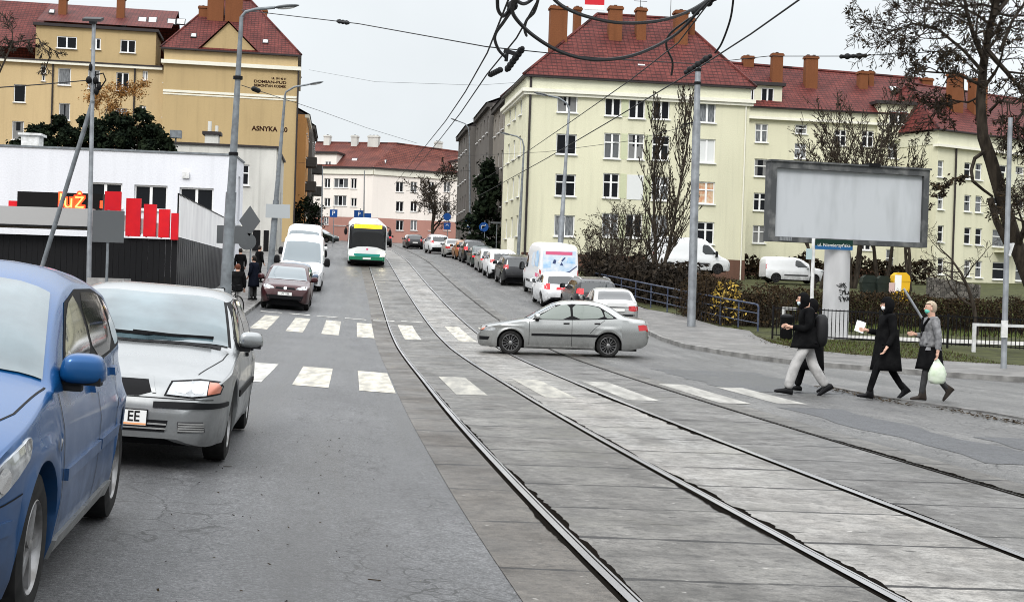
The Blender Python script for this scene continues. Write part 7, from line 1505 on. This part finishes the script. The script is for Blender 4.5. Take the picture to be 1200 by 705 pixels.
# grass and fallen leaves
rnd = random.Random(13); gm_ = MB()
def tuft(x_, y_, h_, m_, w_=.012):
    z_ = H(x_, y_) + .0; a = rnd.uniform(0, 6.28); l_ = rnd.uniform(-.6, .6) * h_; c, s_ = math.cos(a), math.sin(a)
    gm_.add([(x_ - c * w_, y_ - s_ * w_, z_), (x_ + c * w_, y_ + s_ * w_, z_), (x_ + l_ * s_, y_ - l_ * c, z_ + h_)], [(0, 1, 2)], m_)
K2 = [Vector(q_) for q_ in FAR_R[:7]]
for _ in range(15000):
    i = rnd.randrange(6); q_ = K2[i].lerp(K2[i + 1], rnd.random()); e_ = Vector((q_.x, 46.5 if q_.x > 9 else q_.y + 4)); f_ = rnd.random() ** .8; c = q_.lerp(e_, f_); tuft(c.x, c.y, rnd.uniform(.04, .12), 0 if rnd.random() < .58 else 1, .016)
for _ in range(14000):
    y_ = rnd.uniform(52, 80); x_ = rnd.uniform(.20, .40) * y_; tuft(x_, y_, rnd.uniform(.10, .24), 0 if rnd.random() < .8 else 1, .03)
tag(gm_.build('grass', [LEAFG, LEAFB]), kind='stuff')
lm = MB()
def litter(x_, y_, z_, m_):
    a = rnd.uniform(0, 6.28); s_ = (rnd.uniform(.018, .04) if y_ > 15 else rnd.uniform(.006, .014)); c, q_ = math.cos(a) * s_, math.sin(a) * s_; lm.add([(x_ - c, y_ - q_, z_), (x_ + q_ * .6, y_ - c * .6, z_ + rnd.uniform(0, .015)), (x_ + c, y_ + q_, z_ + rnd.uniform(0, .01)), (x_ - q_ * .6, y_ + c * .6, z_)], [(0, 1, 2, 3)], m_)
for _ in range(2600):
    i = rnd.randrange(5); q_ = K2[i].lerp(K2[i + 1], rnd.random()); c = q_ + Vector((rnd.gauss(0, .25), abs(rnd.gauss(0, 1.6)) - .5)); litter(c.x, c.y, H(c.x, c.y) + .135 if (c - q_).y < 0 else H(c.x, c.y) + .05, rnd.choice((0, 0, 1)))
for _ in range(800):          # leaves and grit along the kerb of the near pavement
    y_ = rnd.uniform(18, 26.5); u_ = 8.25 - (.45 if y_ > 22 else 0) + rnd.gauss(0, .12) - (.1 if 19 < y_ < 22 else 0); q_ = SY(u_, y_); litter(q_.x, q_.y, q_.z + .02, rnd.choice((0, 1, 1)))
for _ in range(70):           # specks and twigs on the asphalt lane
    y_ = rnd.uniform(6.2, 14); u_ = rnd.uniform(-2.6, -1.2) + rnd.gauss(0, .1); q_ = SY(u_, y_); litter(q_.x, q_.y, q_.z + .006, 1) if rnd.random() < .93 else lm.bar(q_ + Vector((0, 0, .005)), q_ + Vector((rnd.uniform(-.1, .1), rnd.uniform(-.04, .04), .005)), .004, .004, 1)
tag(lm.build('fallen_leaves', [LEAFB, LEAFD]), kind='stuff')

# ------------------------------------------------------------------ people and bicycle
SKINM = mat('skin', (.50, .30, .22), .6, spec=.4); HAIRB = mat('hair_dark', (.018, .013, .01), .6); HAIRF = mat('hair_fair_grey', (.42, .35, .26), .55, col2=(.28, .22, .16), scale=30, stretch=(1, 1, .2))
CBLACK = mat('cloth_black', (.004, .004, .0045), .9, spec=.04, col2=(.009, .009, .0095), scale=6, bump=.4, bscale=14); CGREYT = mat('cloth_light_grey', (.46, .45, .44), .9, col2=(.27, .265, .26), scale=5, bump=.9, bscale=7); CGREYJ = mat('cloth_mid_grey', (.24, .24, .245), .9, col2=(.11, .11, .115), scale=14, bump=.4)
CDGREY = mat('cloth_dark_grey', (.05, .05, .052), .9, col2=(.025, .025, .026), scale=8); CNAVY = mat('cloth_navy', (.008, .010, .018), .85, spec=.05); MASKB = mat('mask_blue_white', (.55, .66, .70), .8); MASKG = mat('mask_green', (.14, .50, .40), .8); MASKW = mat('mask_white', (.74, .75, .75), .8); SHOEM = mat('shoe_black', (.006, .006, .007), .6); PLASTIC = mat('bag_plastic_white', (.62, .66, .58), .4, col2=(.45, .55, .38), scale=4, bump=.6, bscale=10)
def skin_mesh(name, verts, edges, radii, m, parent, sub=2, root=0):
    me = bpy.data.meshes.new(name); me.from_pydata([tuple(v) for v in verts], edges, []); o_ = bpy.data.objects.new(name, me); COL.objects.link(o_); md = o_.modifiers.new('skin', 'SKIN'); md.use_smooth_shade = True
    for i, r_ in enumerate(radii): sv = me.skin_vertices[0].data[i]; sv.radius = r_ if isinstance(r_, tuple) else (r_, r_); sv.use_root = (i == root)
    o_.modifiers.new('sub', 'SUBSURF').levels = sub; dg = bpy.context.evaluated_depsgraph_get(); m2 = bpy.data.meshes.new_from_object(o_.evaluated_get(dg)); bpy.data.objects.remove(o_)
    m2.materials.clear(); m2.materials.append(m); m2.polygons.foreach_set('use_smooth', [True] * len(m2.polygons)); return link(name, m2, parent)
class Person:
    """faces local +Y; joints given in metres for a 1.75 m figure"""
    def __init__(s, label, loc, rz, h, J, group=None, build=1.0):
        s.k = h / 1.75; s.b = build; s.o = thing('person', label, 'person', loc, rz, group); s.J = {}
        base = dict(pel=(0, 0, .96), spi=(0, .0, 1.12), che=(0, .01, 1.34), nek=(0, .0, 1.48), hd0=(0, .03, 1.56), hd1=(0, .035, 1.65), hd2=(0, .03, 1.73), shL=(-.18, 0, 1.42), shR=(.18, 0, 1.42), elL=(-.24, -.02, 1.14), elR=(.24, -.02, 1.14), wrL=(-.23, .10, .92), wrR=(.23, .10, .92), hiL=(-.095, 0, .92), hiR=(.095, 0, .92), knL=(-.10, .02, .50), knR=(.10, .02, .50), anL=(-.10, 0, .09), anR=(.10, 0, .09))
        base.update(J); s.J = {a: Vector(b_) * s.k for a, b_ in base.items()}
    def hand(s, V, E, Rr, iw, side, curl=.5):
        w = s.J['wr' + side]; d = (w - s.J['el' + side]).normalized(); k = s.k; lat = d.cross(Vector((0, 1, 0)));
        if lat.length < .2: lat = d.cross(Vector((0, 0, 1)))
        lat.normalize(); nrm = lat.cross(d).normalized(); sg = 1 if side == 'L' else -1
        pm = len(V); V.append(w + d * .055 * k); Rr.append((.036 * k, .018 * k)); E.append((iw, pm))
        for q_, (off, ln) in enumerate(((-.030, .068), (-.010, .078), (.010, .072), (.029, .056))):
            a = len(V); V.append(w + d * .088 * k + lat * off * k); Rr.append(.0095 * k); E.append((pm, a)); p1 = V[a] + (d * math.cos(curl * .6) + nrm * math.sin(curl * .6)) * ln * .5 * k; V.append(p1); Rr.append(.009 * k); E.append((a, a + 1)); V.append(p1 + (d * math.cos(curl * 1.7) + nrm * math.sin(curl * 1.7)) * ln * .55 * k); Rr.append(.0075 * k); E.append((a + 1, a + 2))
        a = len(V); V.append(w + d * .03 * k - lat * .036 * k); Rr.append(.011 * k); E.append((iw, a)); V.append(V[a] + (d * .8 - lat * .4 + nrm * .4).normalized() * .035 * k); Rr.append(.010 * k); E.append((a, a + 1)); V.append(V[a + 1] + (d + nrm * .5).normalized() * .028 * k); Rr.append(.008 * k); E.append((a + 1, a + 2))
    def body(s):
        J, k = s.J, s.k; V = []; E = []; Rr = []; ix = {}
        def add(n, r_, p=None): ix[n] = len(V); V.append(J[n]); Rr.append(r_ if isinstance(r_, tuple) else r_ * k); (E.append((ix[p], ix[n])) if p else None)
        add('pel', (.125 * k, .10 * k)); add('spi', (.115 * k, .09 * k), 'pel'); add('che', (.135 * k, .10 * k), 'spi'); add('nek', .052, 'che'); add('hd0', (.074 * k, .084 * k), 'nek'); add('hd1', (.086 * k, .106 * k), 'hd0'); J['hd2'] = J['hd1'] + Vector((0, -.005, .075)) * k; add('hd2', (.072 * k, .090 * k), 'hd1')
        for sd in 'LR':
            add('sh' + sd, .052, 'che'); add('el' + sd, .040, 'sh' + sd); add('wr' + sd, .026, 'el' + sd); add('hi' + sd, .078, 'pel'); add('kn' + sd, .054, 'hi' + sd); add('an' + sd, .036, 'kn' + sd)
        for sd in 'LR': s.hand(V, E, Rr, ix['wr' + sd], sd)
        s.bd = skin_mesh('body', V, E, Rr, SKINM, s.o, 2); s.face()
    def face(s):
        J, k = s.J, s.k; c = J['hd1']; f = Vector((0, 1, 0)); mb_ = MB()
        mb_.sph(c + Vector((0, .098, -.03)) * k, .013 * k, .018 * k, .02 * k, 8, 6)
        for sg in (1, -1): mb_.sph(c + Vector((sg * .078, .0, -.03)) * k, .012 * k, .022 * k, .032 * k, 8, 6)
        mb_.build('nose_and_ears', SKINM, s.bd, smooth=180); mb_ = MB()
        for sg in (1, -1): mb_.sph(c + Vector((sg * .030, .076, .0)) * k, .011 * k, .008 * k, .006 * k, 8, 6); mb_.sph(c + Vector((sg * .03, .078, .022)) * k, .016 * k, .006 * k, .004 * k, 8, 5)
        mb_.build('eyes', HAIRB, s.bd, smooth=180)
    def mask(s, m):
        c = s.J['hd0'] + Vector((0, .035, .028)) * s.k; mb_ = MB(); mb_.sph(c, .066 * s.k, .068 * s.k, .055 * s.k, 14, 9); mb_.build('face_mask', m, s.o, smooth=180)
    def legs(s, m, r_=(.105, .085, .07), name='trousers'):
        J, k = s.J, s.k; V = [J['pel'] + Vector((0, 0, .04)) * k]; E = []; Rr = [(.115 * k, .095 * k)]
        for sd in 'LR': i = len(V); V += [J['hi' + sd], J['hi' + sd].lerp(J['kn' + sd], .5), J['kn' + sd], J['kn' + sd].lerp(J['an' + sd], .5), J['an' + sd] + Vector((0, 0, -.0))]; Rr += [r_[0] * k, r_[0] * .92 * k, r_[1] * k, (r_[1] * .55 + r_[2] * .45) * k, r_[2] * k]; E += [(0, i), (i, i+1), (i+1, i+2), (i+2, i+3), (i+3, i+4)]
        return skin_mesh(name, V, E, Rr, m, s.o, 2)
    def jacket(s, m, bulk=1.0, hem=.86, name='jacket', arm=(.075, .064, .05)):
        J, k = s.J, s.k; V = [J['pel'] * 1 + Vector((0, 0, (hem - .96))) * k, J['pel'].lerp(J['spi'], .6), J['che'] + Vector((0, 0, -.06)) * k, J['che'] + Vector((0, 0, .05)) * k, J['nek'] + Vector((0, .005, .02)) * k]; b_ = bulk * s.b; Rr = [(.165 * b_ * k, .14 * b_ * k), (.165 * b_ * k, .14 * b_ * k), (.185 * b_ * k, .145 * b_ * k), (.16 * b_ * k, .125 * b_ * k), .088 * k]; E = [(0, 1), (1, 2), (2, 3), (3, 4)]
        for sd in 'LR': i = len(V); V += [J['sh' + sd], J['sh' + sd].lerp(J['el' + sd], .5), J['el' + sd], J['el' + sd].lerp(J['wr' + sd], .93)]; Rr += [arm[0] * 1.05 * b_ * k, arm[0] * b_ * k, arm[1] * b_ * k, arm[2] * k]; E += [(3, i), (i, i+1), (i+1, i+2), (i+2, i+3)]
        return skin_mesh(name, V, E, Rr, m, s.o, 2, 1)
    def skirt(s, m, z0, z1, r0, r1, sway=0, name='coat_skirt', y=0):
        k = s.k; mb_ = MB(); rings = 7; n_ = 24; vs = []; c = s.J['pel']
        for i in range(rings):
            f_ = i / (rings - 1); z = z0 + (z1 - z0) * f_; r_ = r0 + (r1 - r0) * f_
            for j in range(n_): t_ = 2 * math.pi * j / n_; w_ = 1 + .05 * f_ * math.sin(5 * t_ + 1); vs.append((c.x + r_ * .92 * w_ * math.cos(t_) * k, c.y + (r_ * w_ * math.sin(t_) * (1 + sway * f_) + y * f_) * k, z * k))
        fs = [(i*n_+j, i*n_+(j+1) % n_, (i+1)*n_+(j+1) % n_, (i+1)*n_+j) for i in range(rings - 1) for j in range(n_)] + [tuple(range((rings-1)*n_, rings*n_))]
        mb_.add(vs, fs); return mb_.build(name, m, s.o, smooth=180)
    def shoes(s, m=SHOEM, boot=.0, size=1):
        for sd, tilt in (('L', s.tl), ('R', s.tr)):
            k = s.k * size; mb_ = MB(); rows = [(-.09, .036, .075), (-.06, .042, .10 + boot), (-.0, .043, .11 + boot), (.05, .044, .085), (.11, .048, .065), (.16, .042, .05), (.19, .022, .035)]; vs = []; n_ = 10
            for y_, w_, h_ in rows:
                for j in range(n_): t_ = 2 * math.pi * j / n_; vs.append((w_ * math.cos(t_) * k, y_ * k, (h_ / 2 + h_ / 2 * math.copysign(abs(math.sin(t_)) ** .7, math.sin(t_))) * k))
            fs = [(i*n_+j, i*n_+(j+1) % n_, (i+1)*n_+(j+1) % n_, (i+1)*n_+j) for i in range(len(rows)-1) for j in range(n_)] + [tuple(range(n_ - 1, -1, -1)), tuple(range((len(rows)-1)*n_, len(rows)*n_))]
            mb_.T = Matrix.Translation(s.J['an' + sd]) @ Matrix.Rotation(tilt, 4, 'X') @ Matrix.Translation((0, 0, -.085 * s.k)); mb_.add(vs, fs); mb_.build('shoe', m, s.o, smooth=50)
    def hood(s, m, r_=.118, name='hood', face=True):
        k = s.k; c = s.J['hd1'] + Vector((0, -.012, -.015)) * k; mb_ = MB(); nu, nv = 20, 12; vs = []; fs = []
        for i in range(nv + 1):
            a = math.pi * i / nv
            for j in range(nu): t_ = 2 * math.pi * j / nu; vs.append((c.x + r_ * .86 * k * math.sin(a) * math.cos(t_), c.y + r_ * k * math.sin(a) * math.sin(t_), c.z + r_ * 1.22 * k * math.cos(a) - (.03 * k if i > nv * .7 else 0)))
        for i in range(nv):
            for j in range(nu):
                q_ = (i*nu+j, (i+1)*nu+j, (i+1)*nu+(j+1) % nu, i*nu+(j+1) % nu); cc = sum((Vector(vs[z]) for z in q_), Vector()) / 4 - c
                if face and cc.y > r_ * .62 * k and cc.z < .055 * k and abs(cc.x) < .075 * k: continue
                fs.append(q_)
        mb_.add(vs, fs); o_ = mb_.build(name, m, s.o, smooth=180); md = o_.modifiers.new('thick', 'SOLIDIFY'); md.thickness = .012; return o_
    def hair(s, m, long=.0):
        k = s.k; c = s.J['hd1'] + Vector((0, -.012, .012)) * k; mb_ = MB(); nu, nv = 22, 12; vs = []; fs = []
        for i in range(nv + 1):
            a = math.pi * i / nv
            for j in range(nu): t_ = 2 * math.pi * j / nu; back = max(0, -math.sin(t_)); vs.append((c.x + .092 * k * math.sin(a) * math.cos(t_), c.y + .110 * k * math.sin(a) * math.sin(t_) - long * .2 * back * max(0, i / nv - .5) * k, c.z + .108 * k * math.cos(a) - long * k * max(0, i / nv - .55) * 1.6))
        for i in range(nv):
            for j in range(nu):
                q_ = (i*nu+j, (i+1)*nu+j, (i+1)*nu+(j+1) % nu, i*nu+(j+1) % nu); cc = sum((Vector(vs[z]) for z in q_), Vector()) / 4 - c
                if cc.y > .015 * k and cc.z < .045 * k: continue
                fs.append(q_)
        mb_.add(vs, fs); return mb_.build('hair', m, s.o, smooth=180)
def stride(fr, bk, lead='L', lift=.10):
    a, b_ = ('L', 'R') if lead == 'L' else ('R', 'L'); s_ = {'L': -.085, 'R': .085}
    return {'kn' + a: (s_[a], fr * .62, .52), 'an' + a: (s_[a], fr, .095), 'kn' + b_: (s_[b_], -bk * .35, .50), 'an' + b_: (s_[b_], -bk, .09 + lift)}
GP = 'pedestrians crossing on the right'
L90 = R(90)
def on(px_, y_): x_ = P(px_, 400, y_).x; u_ = x_ - rail0(y_); return Vector((x_, y_, H(x_, y_) + (.03 if u_ > 8.0 and y_ < 27 else .006)))
# man in black jacket and grey trousers looking at his phone
p = Person('person in black jacket and pale grey trousers striding while looking at a phone', on(946, 24.0), L90 + R(-4), 1.80, dict(stride(.32, .36, 'L', .06), nek=(0, .04, 1.47), hd0=(0, .09, 1.54), hd1=(0, .10, 1.635), che=(0, .02, 1.33), elL=(-.25, .03, 1.13), wrL=(-.10, .29, 1.16), elR=(.25, .03, 1.13), wrR=(.06, .30, 1.15)), GP)
p.tl, p.tr = R(8), R(-32); p.body(); p.legs(CGREYT, (.105, .098, .085)); p.jacket(CBLACK, 1.10, .90); p.skirt(CBLACK, 1.17, .80, .195, .225, .1, 'jacket_hem', .03); p.shoes(size=1.12); p.hood(CBLACK, .112, 'cap', True); p.mask(MASKB)
mb = MB(); q = p.J['wrL'].lerp(p.J['wrR'], .5) + Vector((0, .10, .0)); mb.T = Matrix.Translation(q) @ Matrix.Rotation(R(-35), 4, 'X'); mb.box(-.038, -.075, -.005, .038, .075, .005)
ph_ = mb.build('mobile_phone', BLACK); ph_.matrix_world = Matrix.Translation(p.o.location) @ Matrix.Rotation(p.o.rotation_euler.z, 4, 'Z'); tag(ph_, 'dark phone held by the person in pale grey trousers', 'phone')
mb = MB(); mb.T = Matrix.Translation((0, -.235, 1.14)); mb.sph((0, 0, 0), .18, .13, .29, 18, 12); mb.v = [(x_, -.235 + .12 * math.copysign(min(1, abs((y_ + .235) / .13)) ** .6, y_ + .235), 1.14 + .29 * math.copysign(min(1, abs((z_ - 1.14) / .29)) ** .75, z_ - 1.14)) for x_, y_, z_ in mb.v]; mb.T = I4; bp_ = mb.build('backpack', mat('backpack_black', (.012, .012, .013), .6), None, smooth=180)
for sg in (-.11, .11): pass
bp_.matrix_world = ph_.matrix_world; tag(bp_, 'black backpack on the person in pale grey trousers', 'backpack'); 
# person in black walking hidden behind him
p = Person('person in long black clothes mostly hidden behind the one with the phone', on(952, 24.9), L90, 1.68, stride(.24, .25, 'R', .05), GP); p.tl, p.tr = R(-20), R(4); p.body(); p.legs(CBLACK); p.jacket(CBLACK, 1.05, .95); p.skirt(CBLACK, 1.2, .42, .19, .25); p.shoes(); p.hood(CBLACK)
# woman in black hooded coat holding papers
p = Person('person in black hooded coat and white mask holding white papers', on(1040, 23.6), L90 + R(3), 1.74, dict(stride(.33, .35, 'L', .07), elR=(.25, .06, 1.14), wrR=(.15, .33, 1.18), elL=(-.26, -.03, 1.13), wrL=(-.26, .10, .90)), GP)
p.tl, p.tr = R(8), R(-34); p.body(); p.legs(CBLACK, (.095, .07, .055)); p.jacket(CBLACK, 1.04, .95); p.skirt(CBLACK, 1.22, .50, .185, .25, .1); p.shoes(boot=.12); p.hood(CBLACK, .125); p.mask(MASKW)
mb = MB(); q = p.J['wrR'] + Vector((-.0, .11, .04)); mb.T = Matrix.Translation(q) @ Matrix.Rotation(R(25), 4, 'Y') @ Matrix.Rotation(R(20), 4, 'X'); mb.box(-.012, -.06, -.09, .0, .09, .12); mb.box(.006, -.075, -.07, .012, .06, .135); pa_ = mb.build('papers', PLATE); pa_.matrix_world = Matrix.Translation(p.o.location) @ Matrix.Rotation(p.o.rotation_euler.z, 4, 'Z'); tag(pa_, 'folded white papers held by the person in the black hooded coat', 'papers')
# woman in grey jacket with carrier bag
p = Person('fair-haired person in grey jacket and black skirt with green mask', on(1091, 23.2), L90 + R(2), 1.68, dict(stride(.17, .36, 'L', .10), elR=(.24, .02, 1.13), wrR=(.12, .25, 1.16), elL=(-.25, -.05, 1.13), wrL=(-.27, -.03, .88)), GP)
p.tl, p.tr = R(2), R(-48); p.body(); p.legs(CDGREY, (.09, .068, .054), 'leggings'); p.jacket(CGREYJ, 1.02, 1.02); p.skirt(CGREYJ, 1.22, .96, .18, .192, 0, 'jacket_hem'); p.skirt(CBLACK, 1.0, .56, .180, .225, .12, 'skirt'); p.shoes(mat('boot_dark_brown', (.03, .024, .02), .6), boot=.16); p.hair(HAIRF, .07); p.mask(MASKG)
mb = MB(); mb.tube([(-.16 * p.k, .10, 1.46 * p.k), (-.06, .155, 1.33 * p.k), (0, .16, 1.10 * p.k)], .022, 6); mb.tube([(.16 * p.k, .10, 1.46 * p.k), (.06, .155, 1.33 * p.k), (0, .16, 1.10 * p.k)], .022, 6); mb.build('scarf', CBLACK, p.o)
h_ = p.J['wrL'] + Vector((-.02, .0, -.11)); mb = MB(); prof_ = [(0, .015), (-.06, .05), (-.14, .11), (-.26, .15), (-.36, .15), (-.42, .10), (-.43, .01)]; mb.lathe(prof_, 18, 0, 'z', (h_.x, h_.y, h_.z))
for i, v in enumerate(mb.v): x_, y_, z_ = v; mb.v[i] = (h_.x + (x_ - h_.x) * .55 + .02 * math.sin(z_ * 40), y_ + .015 * math.sin(x_ * 70 + z_ * 30), z_)
bg2 = mb.build('carrier_bag', PLASTIC, smooth=180); bg2.matrix_world = Matrix.Translation(p.o.location) @ Matrix.Rotation(p.o.rotation_euler.z, 4, 'Z'); tag(bg2, 'thin white plastic carrier bag held by the fair-haired person', 'bag')
# left pavement: cyclist pushing a bicycle, bystander
GPL = 'people on the left pavement'
q = G(277, 373); q.z += .12; p = Person('person in black jacket and pale trousers standing with a bicycle, seen from behind', q, R(10), 1.66, dict(stride(.12, .10, 'R', .02), wrL=(-.28, .28, .98), elL=(-.27, .04, 1.14), wrR=(.24, .08, .90)), GPL, 1.1); p.tl = p.tr = 0; p.body(); p.legs(CGREYT, (.10, .085, .07)); p.jacket(CBLACK, 1.15, .78); p.shoes(mat('shoe_brown', (.05, .03, .02), .6)); p.hair(mat('hair_auburn', (.10, .03, .015), .6), .03)
def bicycle(label, loc, rz):
    t_ = thing('bicycle', label, 'bicycle', loc, rz); 
    for y_ in (-.52, .52):
        m_ = MB(); n_ = 28; 
        for rr_, w_ in ((.33, .02),): m_.tube([(0, y_ + rr_ * math.cos(2*math.pi*i/n_), .345 + rr_ * math.sin(2*math.pi*i/n_)) for i in range(n_ + 1)], w_, 6)
        w_ = m_.build('wheel', TYRE, t_, smooth=60); m_ = MB()
        for i in range(14): a = 2*math.pi*i/14; m_.tube([(0, y_, .345), (0, y_ + .32 * math.cos(a), .345 + .32 * math.sin(a))], .003, 3)
        m_.build('spokes', STEEL, w_)
    m_ = MB(); F_ = [((0, -.52, .345), (0, -.1, .3)), ((0, -.1, .3), (0, -.22, .85)), ((0, -.52, .345), (0, -.2, .75)), ((0, -.1, .3), (0, .36, .72)), ((0, -.2, .75), (0, .34, .82)), ((0, .33, .95), (0, .52, .345))]
    for a, b_ in F_: m_.tube([a, b_], .017, 6)
    m_.build('bicycle_frame', BLACKM, t_); m_ = MB(); m_.sph((0, -.24, .90), .07, .13, .035, 10, 6); m_.build('saddle', BLACK, t_, smooth=180); m_ = MB(); m_.tube([(-.28, .28, 1.02), (-.12, .34, 1.03), (0, .33, .98), (.12, .34, 1.03), (.28, .28, 1.02)], .014, 6); m_.build('handlebar', BLACK, t_)
    m_ = MB(); m_.box(-.11, -.72, .62, -.06, -.36, .9); m_.box(.06, -.72, .62, .11, -.36, .9); m_.build('pannier', MASKW, t_); return t_
b = G(266, 376); b.z += .12; bicycle('black bicycle with white pannier beside the tall left lamp', b, R(-25))
q = G(296, 348); q.x = P(297, 340, 54).x; q.y = 54; q.z = H(q.x, 54) + .12; p = Person('person in long dark blue coat standing behind the sign post', q, R(60), 1.74, {}, GPL); p.tl = p.tr = 0; p.body(); p.legs(CDGREY); p.jacket(CNAVY, 1.05, .95); p.skirt(CNAVY, 1.2, .52, .19, .23); p.shoes(); p.hair(HAIRB, .1)
for k, (px_, y_, rz_) in enumerate(((281, 62, 20), (303, 66, -40))):
    x_ = P(px_, 330, y_).x; q = Vector((x_, y_, H(x_, y_) + .12)); p = Person(['person in dark clothes walking further up beside the fence', 'person in dark clothes standing beyond the blue coated one'][k], q, R(rz_), 1.76, stride(.2, .2), GPL); p.tl, p.tr = 0, R(-15); p.body(); p.legs(CBLACK); p.jacket(CBLACK, 1.05, .8); p.shoes(); p.hair(HAIRB, .03)
